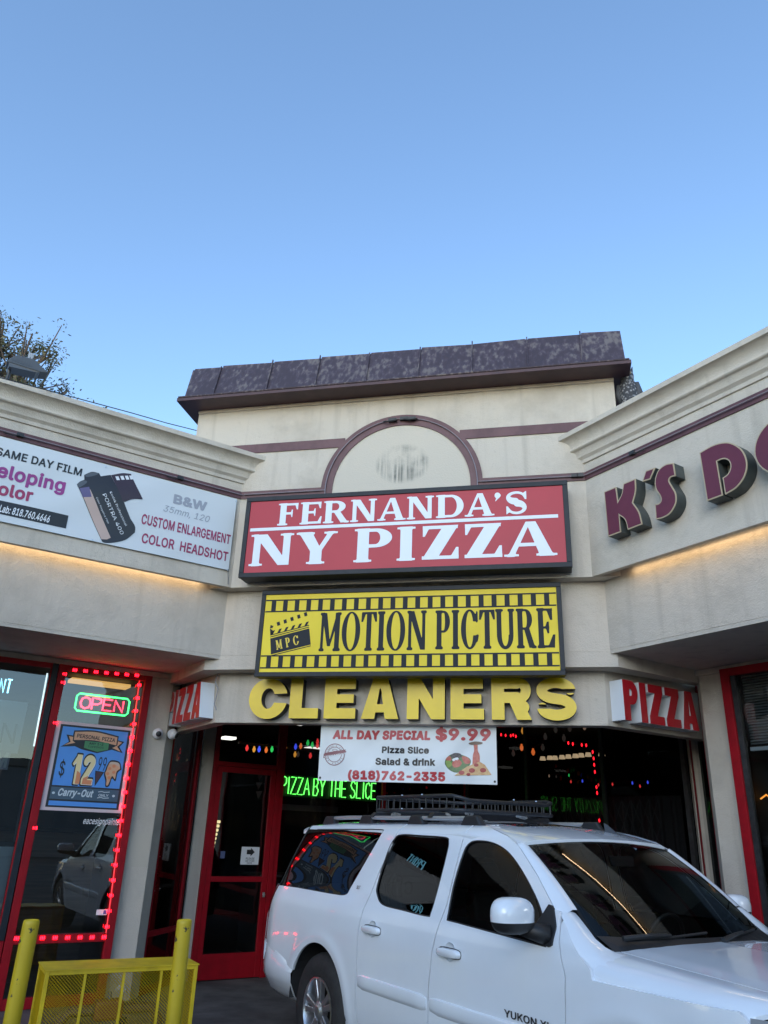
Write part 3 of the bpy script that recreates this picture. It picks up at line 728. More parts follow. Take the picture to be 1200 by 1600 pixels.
# entrance recess walls run straight back from both piers
PL = FL.P(sP, 0, DL); xl = PL[0]; yl = PL[1]
sPR = px(FR, 1102, 1140, DR)[0]; PR = FR.P(sPR, 0, DR); xr, yr = PR[0], PR[1]
def plan(fr, s, d): return fr.P(s, 0, d)[:2]
MB().prism([plan(FL, sB+.003, DL+.0), (xl, yl), (xl, yl+.20), (xl-.12, yl+.20), plan(FL, sB+.003, DL-.25)], GZ, 3.53).build('pier', M_LOW, LW)
sR0 = px(FR, 1129, 1044, DR)[0]
MB().prism([(xr, yr), plan(FR, sR0-.003, DR), plan(FR, sR0-.003, DR-.25), (xr+.12, yr+.16), (xr, yr+.16)], GZ, 3.545).build('pier', M_LOW, RW)
f = win_frame(FR, sR0, sR0+2.4, GZ, ZT+.04, DR, .10, .07, rails=(.55,)).build('window', M_RED, RW, bev=.004)
pane(FR, sR0+.08, sR0+2.32, GZ+.08, ZT, DR+.02, f)
MB().box(FR, sR0+.10, sR0+.155, .62, ZT-.03, DR+.0, DR+.045).build('inner_stop', M_BLK, f)
MB().box(FR, sR0+2.41, 6.5, GZ, 3.5, DR-.2, DR).build('shop_wall', M_LOW, RW)
for k in range(3):
    a = sR0+3.0+2.7*k; f = win_frame(FR, a, a+2.2, .5, 2.9, DR+.005, .07, .06).build('window', M_RED, RW); pane(FR, a+.06, a+2.14, .56, 2.84, DR+.03, f)
_pp = px(FL, 215, 1300, DL); MB().box(FL, sB+.02, sP-.012, 1.30, 1.66, DL+.0005, DL+.0025).build('paint_patch', mat('patched paint', (.50, .45, .375), .85), LW)
# splayed side glazing of the recess: frame runs along +Y
FSL = Frame((xl, 0, 0), (0, 1, 0), (1, 0, 0)); FSR = Frame((xr, 0, 0), (0, -1, 0), (-1, 0, 0))
yD = xl+14.95; yDR = 12.0-xr
f = win_frame(FSL, yl+.21, yD-.12, GZ, 3.44, -.06, .06, .05, rails=(px(FSL, 257, 1454, -.03)[1],)).build('side_window', M_RED, TW, bev=.003)
pane(FSL, yl+.27, yD-.18, GZ+.07, 3.4, -.035, f)
MB().box(FSL, yD-.30, yD-.24, GZ+.08, 3.4, -.075, -.045).build('mullion', mat('brushed pink metal', (.20, .13, .13), .4, metal=.5), f)
f = win_frame(FSR, -yDR+.12, -yr-.17, GZ, 3.44, -.06, .09, .05).build('side_window', M_RED, TW, bev=.003)
pane(FSR, -yDR+.18, -yr-.24, GZ+.07, 3.4, -.035, f)
mb = MB(); mb.box(FSR, -yDR+.32, -yDR+.36, GZ, 3.44, -.05, .0); mb.build('mullion', M_LOW, f)
# glazed walls meeting at the back of the recess
def sL(x, y=1200): return px(FL, x, y, DDL)[0]
sd0, sd1 = px(FL, 331, 1200, DDL)[0], px(FL, 437, 1200, DDL)[0]
zh = px(FL, 380, 1196, DDL)[1]
sj = FL.u[0]*xl+FL.u[1]*yD
MB().box(FL, sj-.06, sd0-.003, GZ, 3.45, DDL-.1, DDL+.03).build('post', M_LOW, TW)
MB().box(FSR, -yDR-.02, -yDR+.11, GZ, 3.45, -.10, .0).build('post', M_LOW, TW)
z1 = px(FL, 370, 1373, DDL)[1]; z2 = px(FL, 370, 1488, DDL)[1]
w = .065
fr_ = MB(); fr_.box(FL, sd0, sd0+w, GZ, 3.44, DDL, DDL+.06); fr_.box(FL, sd1-w, sd1, GZ, 3.44, DDL, DDL+.06); fr_.box(FL, sd0+w, sd1-w, zh-.03, zh+.03, DDL, DDL+.055); fr_.box(FL, sd0+w, sd1-w, 3.38, 3.44, DDL, DDL+.055)
df = fr_.build('door_frame', M_RED, TW, bev=.003)
pane(FL, sd0+w, sd1-w, zh+.03, 3.38, DDL+.02, df)
dr = MB(); a, b2 = sd0+w+.004, sd1-w-.004; sw = .075
dr.box(FL, a, a+sw, GZ+.008, zh-.034, DDL+.008, DDL+.05); dr.box(FL, b2-sw, b2, GZ+.008, zh-.034, DDL+.008, DDL+.05)
dr.box(FL, a+sw, b2-sw, zh-.034-sw, zh-.034, DDL+.008, DDL+.048); dr.box(FL, a+sw, b2-sw, GZ+.008, z2, DDL+.008, DDL+.048); dr.box(FL, a+sw, b2-sw, z1-.035, z1+.03, DDL+.008, DDL+.054)
door = dr.build('door', M_RED, TW, bev=.004)
pane(FL, a+sw, b2-sw, z2, zh-.034-sw, DDL+.025, door)
mb = MB(); mb.box(FL, b2-sw+.02, b2-sw+.05, z1-.22, z1-.16, DDL+.05, DDL+.06); mb.lathe(FL.P(b2-sw+.035, z1-.19, DDL+.06), [(.014, 0), (.014, .012)], 12, axis=tuple(FL.n)+(0,) if len(FL.n) == 2 else tuple(FL.n)); mb.build('lock', M_STEEL, door)
# fixed glazing to the apex
apex = (-1.475, 13.475); sE = FL.u[0]*apex[0]+FL.u[1]*apex[1]
sm = px(FL, 598, 1235, DDL)[0]
f = win_frame(FL, sd1+.002, sE, GZ, 3.44, DDL, .06, .05, mull=(sm,), rails=(.75,)).build('entrance_window', M_RED, TW)
pane(FL, sd1+.05, sE-.05, GZ+.07, 3.4, DDL+.02, f, M_DGLS)
sEr = FR.u[0]*apex[0]+FR.u[1]*apex[1]; sJr = FR.u[0]*xr+FR.u[1]*yDR
f = win_frame(FR, sEr+.06, sJr-.02, GZ, 3.44, DDR, .06, .05, mull=(sEr+1.5, sEr+3.0), rails=(.75,)).build('entrance_window', M_BLK, TW)
pane(FR, sEr+.1, sJr-.05, GZ+.07, 3.4, DDR+.02, f, M_RGLS)

# ------------------------------------------------------------------ rooms behind the glass
def room(name, fr, s0, s1, d0, d1, h, m, parent, wains=None):
    mb = MB(); P = fr.P
    mb.add([P(s0, GZ, d0), P(s1, GZ, d0), P(s1, GZ, d1), P(s0, GZ, d1), P(s0, h, d0), P(s1, h, d0), P(s1, h, d1), P(s0, h, d1)], [(4, 5, 6, 7), (2, 3, 7, 6), (1, 2, 6, 5), (3, 0, 4, 7)])
    o = mb.build(name, m, parent)
    mb = MB().add([P(s0, GZ+.004, d0), P(s1, GZ+.004, d0), P(s1, GZ+.004, d1), P(s0, GZ+.004, d1)], [(0, 1, 2, 3)]); mb.build('room_floor', mat('room floor', (.05, .045, .04), .5), parent)
    return o
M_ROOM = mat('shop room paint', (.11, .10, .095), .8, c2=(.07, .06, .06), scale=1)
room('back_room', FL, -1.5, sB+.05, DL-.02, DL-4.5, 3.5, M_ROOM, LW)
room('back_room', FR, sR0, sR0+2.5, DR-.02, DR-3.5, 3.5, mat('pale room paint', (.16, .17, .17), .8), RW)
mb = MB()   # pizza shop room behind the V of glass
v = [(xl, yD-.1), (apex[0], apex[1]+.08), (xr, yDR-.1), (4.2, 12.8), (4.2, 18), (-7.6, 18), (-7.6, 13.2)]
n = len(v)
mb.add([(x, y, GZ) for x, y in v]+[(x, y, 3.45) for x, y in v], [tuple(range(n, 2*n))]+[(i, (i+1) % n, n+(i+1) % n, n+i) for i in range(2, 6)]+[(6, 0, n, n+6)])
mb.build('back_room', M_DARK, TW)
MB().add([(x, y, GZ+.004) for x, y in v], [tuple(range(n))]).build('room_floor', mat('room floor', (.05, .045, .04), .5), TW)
# ------------------------------------------------------------------ sign cabinets on the tower
def cabinet(name, fr, s0, s1, z0, z1, d0, d1, face_mat, label, fw=.06, parts=True):
    t = thing(name, fr.P((s0+s1)/2, z0, (d0+d1)/2), label, 'sign')
    c = MB().box(fr, s0+.004, s1-.004, z0+.004, z1-.004, d0, d1-.02).build('case', M_NAVY, t, bev=.006)
    mb = MB()
    mb.box(fr, s0, s1, z1-fw, z1, d1-.05, d1); mb.box(fr, s0, s1, z0, z0+fw, d1-.05, d1); mb.box(fr, s0, s0+fw, z0+fw, z1-fw, d1-.05, d1-.001); mb.box(fr, s1-fw, s1, z0+fw, z1-fw, d1-.05, d1-.001)
    mb.build('frame', M_NAVY, t, bev=.004)
    f = MB().box(fr, s0+fw, s1-fw, z0+fw, z1-fw, d1-.04, d1-.013).build('face', face_mat, t)
    return t, f
def row(fr, glyphs, s0, s1, z0, z1, d, depth=0.0, gaps=None):
    """lay outline glyphs [(contours, width)] side by side to fill s0..s1; returns meshes"""
    gaps = gaps or [.1]*(len(glyphs)-1); tot = sum(w for _, w in glyphs)+sum(gaps); k = (s1-s0)/tot; hz = z1-z0; x = 0; out = []
    for i, (c, w) in enumerate(glyphs):
        me = curve_mesh('letter', [[(p[0]*k, p[1]*hz) for p in q] for q in c], depth)
        out.append(to_frame(me, fr, s0+x*k, z0, d)); x += w+(gaps[i] if i < len(gaps) else 0)
    return out
# red pizza sign
m = mat('red sign vinyl', (.46, .030, .050), .42, c2=(.41, .026, .045), scale=1.2, spec=.35)
dF = 8-7.75
(l, zt), (rr_, _), (_, zb) = px(FC, 386, 777.5, dF), px(FC, 886, 748, dF), px(FC, 630, 894, dF)
PS, pf = cabinet('pizza_sign', FC, l, rr_, zb-.0, zt, .022, dF, m, 'red lightbox sign reading FERNANDA\'S NY PIZZA in white serif letters', .055)
M_SW = mat('white sign lettering', (.70, .76, .84), .35)
dt_ = dF-.010
def srow(txt, widths, t, h, fr, s0, s1, z0, z1, d, gaps, m, parent, name='lettering', **kw):
    gl = []
    for ch, w in zip(txt, widths): gl.append((serif_glyph(ch, w, t, h, **kw), w))
    return link(name, join_meshes(row(fr, gl, s0, s1, z0, z1, d, 0, gaps), name), m, parent)
a0, z0 = px(FC, 433, 820, dt_); a1, z1 = px(FC, 823, 766.5, dt_); z1b = px(FC, 440, 788, dt_)[1]
srow("FERNANDA'S", [1.0, 1.03, 1.22, 1.24, 1.32, 1.24, 1.25, 1.32, .30, .95], .30, .105, FC, a0, a1, px(FC, 433, 821, dt_)[1], px(FC, 433, 787.5, dt_)[1], dt_,
     [.10, .11, .08, .05, .05, .10, .05, .0, .20], M_SW, pf, so=.10, sh=.065)
a0, a1 = px(FC, 388, 885, dt_)[0], px(FC, 871, 865, dt_)[0]
srow('NY', [1.36, 1.28], .36, .085, FC, a0, px(FC, 528, 830, dt_)[0], px(FC, 388, 884.5, dt_)[1], px(FC, 394, 836, dt_)[1], dt_, [.08], M_SW, pf, so=.10)
srow('PIZZA', [1.18, .58, 1.10, 1.10, 1.52], .36, .10, FC, px(FC, 552, 878, dt_)[0], a1, px(FC, 552, 878.5, dt_)[1], px(FC, 557, 827, dt_)[1], dt_, [.15, .20, .18, .06], M_SW, pf, so=.10)
zl = px(FC, 391, 828.5, dt_)[1]
MB().quad(FC, px(FC, 391, 828, dt_)[0], px(FC, 872, 806, dt_)[0], zl-.017, zl+.022, dt_).build('rule', M_SW, pf)

# yellow film-strip sign
dM = 8-7.985
(l, zt), (rr_, _), (_, zb) = px(FC, 410, 923, dM), px(FC, 876, 912, dM), px(FC, 640, 1056, dM)
m = mat('yellow sign vinyl', (.72, .54, .010), .42, c2=(.80, .62, .025), scale=1.6, detail=3, spec=.3)
MS, mf = cabinet('film_sign', FC, l, rr_, zb, zt, -.155, dM, m, 'yellow film strip sign reading MOTION PICTURE with a clapperboard', .05)
M_INK = mat('black blue ink', (.010, .015, .022), .55, spec=.25)
dt_ = dM-.011
fl, fr2, fb, ft = l+.055, rr_-.055, zb+.055, zt-.055; Hh = ft-fb
st = MB()
for zc, top in ((ft-.145*Hh*1.0, True), (fb+.125*Hh, False)):
    h2 = .058*Hh*1.15; z_lo, z_hi = zc-h2, zc+h2
    st.quad(FC, fl, fr2, z_hi, z_hi+.018*Hh, dt_); st.quad(FC, fl, fr2, z_lo-.018*Hh, z_lo, dt_)
    p = (fr2-fl)/23.4; x = fl+p*.50
    while x < fr2-.02: st.quad(FC, x, min(x+p*.39, fr2), z_lo, z_hi, dt_); x += p
st.build('film_strip', M_INK, mf)
T = px(FC, 632, 965, dt_)
srow('MOTION', [.60, .52, .42, .21, .52, .53], .135, .05, FC, px(FC, 498, 1010, dt_)[0], px(FC, 666, 1010, dt_)[0], px(FC, 500, 1017, dt_)[1], px(FC, 500, 958, dt_)[1], dt_,
     [.03, .03, .03, .04, .05], M_INK, mf, so=.035, sh=.05, k=.05)
srow('PICTURE', [.40, .20, .47, .41, .50, .49, .44], .135, .06, FC, px(FC, 680, 1010, dt_)[0], px(FC, 867, 1010, dt_)[0], px(FC, 680, 1014, dt_)[1], px(FC, 680, 954.5, dt_)[1], dt_,
     [.05, .05, .03, .02, .05, .05], M_INK, mf, so=.035, sh=.05, k=.05)
# clapperboard emblem, drawn in a unit box and tilted
cb0, cz0 = px(FC, 423, 1025, dt_); cb1, cz1 = px(FC, 487, 970, dt_)
wC = cb1-cb0; hC = cz1-cz0
def cmap(x, y): return (x, y)
shapes = []
sk = lambda pts: [(x*wC, y*hC) for x, y in pts]
bo = [[(.0, .0), (1.02, .28), (.94, .80), (-.06, .52)]]
shapes += [sk([(-.0, .045), (1.02, .315), (.95, .78), (-.055, .505)])]
shapes += [sk([(-.06, .535), (.945, .805), (.942, .83), (-.062, .56)]), sk([(-.062, .59), (.94, .86), (.937, .885), (-.066, .615)])]
shapes += [sk([(.0, -.005), (1.02, .265), (1.019, .29), (.0, .02)])]
for k in range(6):
    x = -.06+.175*k; y = .615+.047*k
    shapes += [sk([(x, y), (x+.07, y+.019), (x+.115, y+.135), (x+.045, y+.116)])]
shapes += [sk([(-.065, .62), (-.015, .632), (-.005, .74), (-.09, .80)])]
for k in range(6):
    x = -.07+.175*k; y = .80+.066*k
    shapes += [sk([(x, y), (x+.075, y+.028), (x+.045, y+.135), (x-.03, y+.107)] if k else [(-.09, .80), (-.02, .815), (-.0, .87), (-.08, .90)])]
me = join_meshes([flat_poly(q) for q in shapes], 'clapperboard'); to_frame(me, FC, cb0, cz0, dt_); cl = link('clapperboard', me, M_INK, mf)
gl = [(serif_glyph(c, w, .2, .07, so=.06), w) for c, w in (('M', .85), ('P', .6), ('C', .75))]
ms = []; x = 0
for c, w in gl:
    ms.append(curve_mesh('letter', [[(p[0]*.19*wC+x, p[1]*.27*hC) for p in q] for q in c])); x += (w+.38)*.19*wC*1.08
me = join_meshes(ms, 'initials'); to_frame(me, FC, cb0+.14*wC, cz0+.175*hC, dt_+.0015, rot=math.radians(13)); link('initials', me, mat('yellow ink', (.68, .50, .02), .4), cl)

# yellow channel letters on the beam
def channel_letters(name, fr, glyphs, boxes, d0, depth, m_face, m_side, label, trim=None, cat='sign'):
    """boxes: (s0, s1, z0, z1) of each letter; every letter is a part of the sign"""
    t = thing(name, fr.P(boxes[0][0], boxes[0][2], d0), label, cat)
    for (c, w, h_), (s0, s1, z0, z1) in zip(glyphs, boxes):
        kx, kz = (s1-s0)/w, (z1-z0)/h_
        me = curve_mesh('letter', [[(p[0]*kx, p[1]*kz) for p in q] for q in c], depth); to_frame(me, fr, s0, z0, d0)
        ob = link('letter', me, [m_side], t); auto_smooth(ob, 40)
        me = curve_mesh('face', [[(p[0]*kx, p[1]*kz) for p in q] for q in c], .004); to_frame(me, fr, s0, z0, d0+depth+.0005)
        link('face', me, [m_face], ob)
    return t
trim_in = {}
dC = -.38+.002
wd = dict(C=.97, L=.74, E=.80, A=.98, N=.93, R=.97, S=.95)
xs = [(389, 450), (453, 500), (507, 558), (565, 625), (636, 697), (704, 758), (768, 831), (838, 902)]
gl, bx = [], []
for ch, (a, b2) in zip('CLEANERS', xs):
    w = wd[ch]; gl.append((block_glyph(ch, w, .315), w, 1.0))
    dd = dC+.115
    s0 = px(FC, a, 1095, dd)[0]; s1 = px(FC, b2-(1 if ch not in 'LEAN' else 2), 1095, dd)[0]
    bx.append((s0, s1, 2.888, 3.318))
m = mat('yellow acrylic', (.80, .57, .006), .35, c2=(.70, .49, .005), scale=2.5, detail=4)
channel_letters('cleaners_sign', FC, gl, bx, dC, .115, m, mat('bronze letter return', (.02, .02, .018), .5), 'yellow channel letters reading CLEANERS along the entrance beam')

# red PIZZA letters on both returns of the beam
FPR = Frame((.55, Y3, 0), (R2, R2, 0), (R2, -R2, 0)); FPL = Frame((-3.77, Y3, 0), (R2, -R2, 0), (-R2, -R2, 0))
m_r = mat('red acrylic', (.42, .012, .02), .3, c2=(.36, .01, .018), scale=3); m_ws = mat('white letter return', (.66, .69, .72), .45)
pw = dict(P=.62, I=.27, Z=.66, A=.74)
def pizza(fr, sA, sB, z0, z1, label):
    gl = [(block_glyph(c, pw[c], .26 if c != 'I' else .27), pw[c], 1.0) for c in 'PIZZA']; tot = sum(pw[c] for c in 'PIZZA')+.42; k = (sB-sA)/tot; x = sA; bx = []
    for c in 'PIZZA': bx.append((x, x+pw[c]*k, z0, z1)); x += (pw[c]+.105)*k
    return tag(channel_letters('pizza_letters', fr, gl, bx, .004, .17, m_r, m_ws, label), group='PIZZA letters on the beam returns')
pizza(FPR, .06, 1.24, 2.90, 3.31, 'red PIZZA letters with white sides on the return beam right of CLEANERS')
pl = pizza(FPL, -1.24, -.06, 2.90, 3.31, 'red PIZZA letters with white sides on the return beam left of CLEANERS')
w_ = MB(); P = FPL.P
w_.tube([P(-.02, 3.42, .02), P(.02, 3.30, .06), P(.06, 3.22, .03), P(.05, 3.05, .05), P(.08, 2.98, .03)], .006, 6); w_.build('cable', M_GREY, pl)

# maroon K'S DO letters on the right fascia, outlines measured on their face plane
df_ = .15
def spline(pts, n=5):
    """closed outline; points given as (x, y, 1) are sharp corners, the rest are rounded through"""
    out = []; N_ = len(pts)
    for i in range(N_):
        p0, p1, p2, p3 = pts[i-1], pts[i], pts[(i+1) % N_], pts[(i+2) % N_]
        a, b = np.array(p1[:2], float), np.array(p2[:2], float); c1, c2 = len(p1) > 2, len(p2) > 2
        t1 = (b-np.array(p0[:2]))/2 if not c1 else (b-a); t2 = (np.array(p3[:2])-a)/2 if not c2 else (b-a)
        m_ = 1 if (c1 and c2) else n
        for k in range(m_):
            t = k/m_; h = (2*t**3-3*t*t+1)*a+(t**3-2*t*t+t)*t1+(-2*t**3+3*t*t)*b+(t**3-t*t)*t2; out.append(tuple(h))
    return out
def survey(pts, ox, oy, k, fr, d):
    return [px(fr, ox+x/k, oy+y/k, d) for x, y in spline(pts)]
def inset(poly, w):
    n = len(poly); out = []; A = sum(poly[i-1][0]*poly[i][1]-poly[i][0]*poly[i-1][1] for i in range(n)); sg = 1 if A > 0 else -1
    for i in range(n):
        p, q, r_ = (Vector(poly[i-1]), Vector(poly[i]), Vector(poly[(i+1) % n])); e1 = (q-p).normalized(); e2 = (r_-q).normalized()
        n1 = Vector((-e1.y, e1.x))*sg; n2 = Vector((-e2.y, e2.x))*sg; b_ = n1+n2
        b_ = b_/max(b_.length_squared, .5)*2 if b_.length > 1e-6 else n1
        out.append((q.x+b_.x*w, q.y+b_.y*w))
    return out
C = 1
letters = [
 survey([(62, 527, C), (145, 492, C), (160, 592, C), (185, 540), (197, 470, C), (280, 435, C), (282, 520), (262, 600, C), (305, 665), (328, 750, C), (228, 790, C), (208, 722), (170, 690, C), (179, 805, C), (90, 838, C)], 930, 650, 4.444, FR, df_),
 survey([(352, 381, C), (416, 358, C), (383, 440, C), (328, 456, C)], 930, 650, 4.444, FR, df_),
 survey([(315, 500, C), (335, 622, C), (288, 636), (275, 670), (305, 725), (338, 790), (336, 880), (285, 970), (215, 1015), (150, 1030, C), (141, 888, C), (178, 880), (199, 850), (188, 808), (150, 745), (141, 665), (172, 572), (240, 515)], 1000, 640, 6, FR, df_),
 survey([(558, 405, C), (690, 332), (800, 307), (880, 322), (955, 375), (997, 455), (1004, 545), (972, 645), (900, 735), (800, 797, C), (775, 640, C), (822, 605), (848, 553), (844, 500), (815, 468), (770, 465), (724, 486, C), (778, 802, C), (630, 857, C)], 1000, 640, 6, FR, df_)]
zD = [p[1] for p in letters[3]]; s_o = px(FR, 1177.5, 700, df_)[0]; rz = (max(zD)-min(zD))/2+.015; zc = (max(zD)+min(zD))/2-.0
letters.append(circ(s_o+rz*1.08, zc, rz*1.08, rz, 48)); hole_o = circ(s_o+rz*1.08, zc, rz*.34, rz*.30, 28)
m_k = mat('maroon acrylic', (.115, .010, .026), .34, c2=(.14, .015, .034), scale=3); m_kt = mat('cream trim cap', (.50, .40, .26), .5); m_ks = mat('dark green return', (.03, .042, .042), .5, c2=(.09, .10, .095), scale=3)
KS = thing('shop_letters', FR.P(letters[0][0][0], 4.65, 0), 'maroon channel letters K\'S DO with cream trim on the right fascia', 'sign')
for c in letters:
    hl = [hole_o] if c is letters[-1] else []; hi_ = [inset(hole_o, -.009)] if hl else []
    me = to_frame(curve_mesh('letter', [c]+hl, df_-.012), FR, 0, 0, .004); ob = link('letter', me, m_ks, KS); auto_smooth(ob, 40)
    me = to_frame(curve_mesh('trim', [c]+hl, .010), FR, 0, 0, df_-.0075); link('trim', me, m_kt, ob)
    me = to_frame(curve_mesh('face', [inset(c, .011)]+hi_, .002), FR, 0, 0, df_+.0028); link('face', me, m_k, ob)
# ------------------------------------------------------------------ flat printed things
def shp(parent, name, m, fr, d, pts, k=1.0, ox=0, oy=0, curved=False):
    """printed shape whose outline was measured on the sheet's own plane"""
    q = [px(fr, ox+x/k, oy+y/k, d) for x, y, *_ in (spline(pts) if curved else pts)]
    return link(name, to_frame(curve_mesh(name, [q]), fr, 0, 0, d), m, parent)
def shps(parent, name, m, fr, d, polys, k=1.0, ox=0, oy=0):
    ms = [curve_mesh(name, [[px(fr, ox+x/k, oy+y/k, d) for x, y in p]]) for p in polys]
    return link(name, to_frame(join_meshes(ms, name), fr, 0, 0, d), m, parent)
def tbox(parent, txt, m, fr, d, bl, br, tl, k=1.0, ox=0, oy=0, name='lettering', **kw):
    s0, z0 = px(fr, ox+bl[0]/k, oy+bl[1]/k, d); s1, zb = px(fr, ox+br[0]/k, oy+br[1]/k, d); z1 = px(fr, ox+tl[0]/k, oy+tl[1]/k, d)[1]
    return fit_text(txt, fr, min(s0, s1), max(s0, s1), z0, z0+(z1-z0), d, name, m, parent, **kw)
def tdir(parent, txt, m, fr, d, p0, p1, h, k, ox, oy, name='lettering', **kw):
    """text running from p0 to p1 (baseline) with letter height h metres"""
    a = np.array(px(fr, ox+p0[0]/k, oy+p0[1]/k, d)); b = np.array(px(fr, ox+p1[0]/k, oy+p1[1]/k, d)); L = np.hypot(*(b-a)); ang = math.atan2(b[1]-a[1], b[0]-a[0])
    me = font_mesh(txt, **kw); lo, hi = bounds(me); me.transform(Matrix.Translation((-lo[0], 0, 0)))
    to_frame(me, fr, a[0], a[1], d, L/(hi[0]-lo[0]), h/.72, ang); return link(name, me, m, parent)
def cloth_off(ph, amp, a, b_):
    w = .5*math.sin(9*a+3*b_+ph[0])+.35*math.sin(21*a-7*b_+ph[1])+.3*math.sin(13*(a+b_*.6)+ph[2])+.25*math.sin(5*b_+ph[3])+.22*math.sin(34*(a-b_*.35)+ph[4])
    return amp*w*min(1, 6*min(a, 1-a)+.15)*min(1, 5*min(b_, 1-b_)+.25)
CLOTH = {}
def drape(sheet, fr, s0, s1, z0, z1, d, base):
    """press printed lettering down onto the rippled sheet"""
    ph, amp = CLOTH['last']; n = Vector(fr.n)
    def rec(o):
        for c in o.children:
            if c.type == 'MESH':
                me = c.data; bm = bmesh.new(); bm.from_mesh(me)
                for _ in range(5):
                    L = [e for e in bm.edges if e.calc_length() > .045]
                    if not L: break
                    bmesh.ops.subdivide_edges(bm, edges=L, cuts=1)
                bmesh.ops.triangulate(bm, faces=[f for f in bm.faces if len(f.verts) > 4])
                off_ = origin(c)
                for v in bm.verts:
                    p = np.array(v.co+off_); s = float((p-fr.o) @ fr.u); dd = float((p-fr.o) @ fr.n); a = min(1, max(0, (s-s0)/(s1-s0))); b_ = min(1, max(0, (p[2]-z0)/(z1-z0)))
                    v.co += n*(d+cloth_off(ph, amp, a, b_)+.0035+(dd-base)-dd)
                bm.to_mesh(me); bm.free()
            rec(c)
    rec(sheet)
def cloth(fr, s0, s1, z0, z1, d, amp, nx=60, nz=24, seed=1, sag=0.0, pins=()):
    rng = np.random.RandomState(seed); ph = rng.rand(6)*6.28; mb = MB(); v = []; CLOTH['last'] = (ph, amp)
    for j in range(nz+1):
        for i in range(nx+1):
            a, b_ = i/nx, j/nz
            dz = -sag*math.sin(math.pi*a)*max(0, b_)
            v.append(fr.P(s0+(s1-s0)*a, z0+(z1-z0)*b_+dz, d+cloth_off(ph, amp, a, b_)))
    f = [(j*(nx+1)+i, j*(nx+1)+i+1, (j+1)*(nx+1)+i+1, (j+1)*(nx+1)+i) for j in range(nz) for i in range(nx)]
    return mb.add(v, f)
M_K = mat('printed black', (.012, .013, .016), .4)
# film banner on the left fascia
z0b, z1b = 4.525, 5.432; s1b = px(FL, 370, 780, .02)[0]
FB = thing('film_banner', FL.P(1.5, z0b, .02), 'white vinyl banner on the left fascia advertising same day film developing', 'banner')
cl_ = cloth(FL, -1.9, s1b, z0b, z1b, .026, .013, 160, 30, 4).build('sheet', mat('white banner vinyl', (.66, .70, .72), .42, bump=.08, bscale=6), FB, smooth=True)
d = .034; M_PUR = mat('printed purple', (.30, .035, .22), .4); M_CRI = mat('printed crimson', (.33, .03, .10), .4); M_GR = mat('printed grey', (.33, .35, .40), .4)
tbox(cl_, 'SAME DAY FILM', M_K, FL, d, (-22, 92), (381, 190), (-10, 55), 3, 0, 680, bold=.022)
tbox(cl_, 'Developing', M_PUR, FL, d, (-205, 165), (300, 272), (-205, 77), 3, 0, 680, bold=.03)
tbox(cl_, 'Color', M_CRI, FL, d, (-78, 261), (150, 306), (-78, 196), 3, 0, 680, bold=.03)
shp(cl_, 'black_strip', M_K, FL, d, [(-300, 235), (322, 376), (310, 436), (-310, 300)], 3, 0, 680)
tbox(cl_, 'Lab: 818.760.4646', M_WHITE, FL, d+.0015, (-6, 358), (232, 402), (-4, 322), 3, 0, 680, bold=.02, shear=.2)
tbox(cl_, 'B&W', M_GR, FL, d, (812, 318), (968, 357), (814, 272), 3, 0, 680, bold=.04)
tbox(cl_, '35mm, 120', M_GR, FL, d, (764, 362), (982, 412), (768, 325), 3, 0, 680, shear=.25)
tbox(cl_, 'CUSTOM ENLARGEMENT', M_CRI, FL, d, (660, 415), (1078, 512), (662, 366), 3, 0, 680, bold=.02)
tbox(cl_, 'COLOR  HEADSHOT', M_CRI, FL, d, (662, 503), (1067, 592), (664, 455), 3, 0, 680, bold=.02)
kw = dict(k=2.857, ox=0, oy=460)
can = shp(cl_, 'film_canister', mat('printed canister black', (.022, .022, .028), .4), FL, d, [(343, 848, 1), (358, 835), (376, 828, 1), (376, 806, 1), (410, 792), (442, 797, 1), (450, 812, 1), (494, 805, 1), (552, 928, 1), (582, 1000, 1), (603, 1035), (603, 1062, 1), (560, 1095), (500, 1108), (462, 1106), (450, 1090, 1)], curved=True, **kw)
shp(can, 'film_tongue', mat('printed film brown', (.04, .022, .035), .4), FL, d+.0012, [(496, 806, 1), (545, 797), (585, 800, 1), (603, 845), (637, 915, 1), (590, 915), (556, 928, 1), (548, 925, 1)], curved=True, **kw)
shps(can, 'sprocket_holes', M_WHITE, FL, d+.0024, [[(x, y), (x+14, y-1), (x+20, y+17), (x+6, y+18)] for x, y in ((515, 812), (537, 810), (558, 809), (577, 808))], **kw)
shp(can, 'label_stripe', mat('printed beige', (.55, .40, .34), .4), FL, d+.0012, [(360, 880), (402, 872), (495, 1085), (478, 1093), (453, 1092)], **kw)
shp(can, 'label_stripe', mat('printed violet', (.12, .10, .22), .4), FL, d+.0024, [(354, 866), (397, 860), (408, 905), (368, 906)], **kw)
shp(can, 'canister_rim', mat('printed rim grey', (.09, .10, .115), .4), FL, d+.0012, [(345, 848), (362, 834), (384, 832), (386, 842), (366, 856), (350, 862)], curved=True, **kw)
shp(can, 'canister_rim', mat('printed rim grey', (.09, .10, .115), .4), FL, d+.0012, [(380, 808), (405, 796), (436, 796), (436, 803), (410, 812), (388, 815)], curved=True, **kw)
tdir(can, 'Kodak Professional', M_WHITE, FL, d+.0024, (488, 884), (560, 1034), .034, 2.857, 0, 460)
tdir(can, 'PORTRA 400', M_WHITE, FL, d+.0024, (456, 895), (540, 1072), .056, 2.857, 0, 460)
tdir(can, 'Color Negative Film', M_WHITE, FL, d+.0024, (427, 908), (482, 1022), .024, 2.857, 0, 460)
gm = MB()
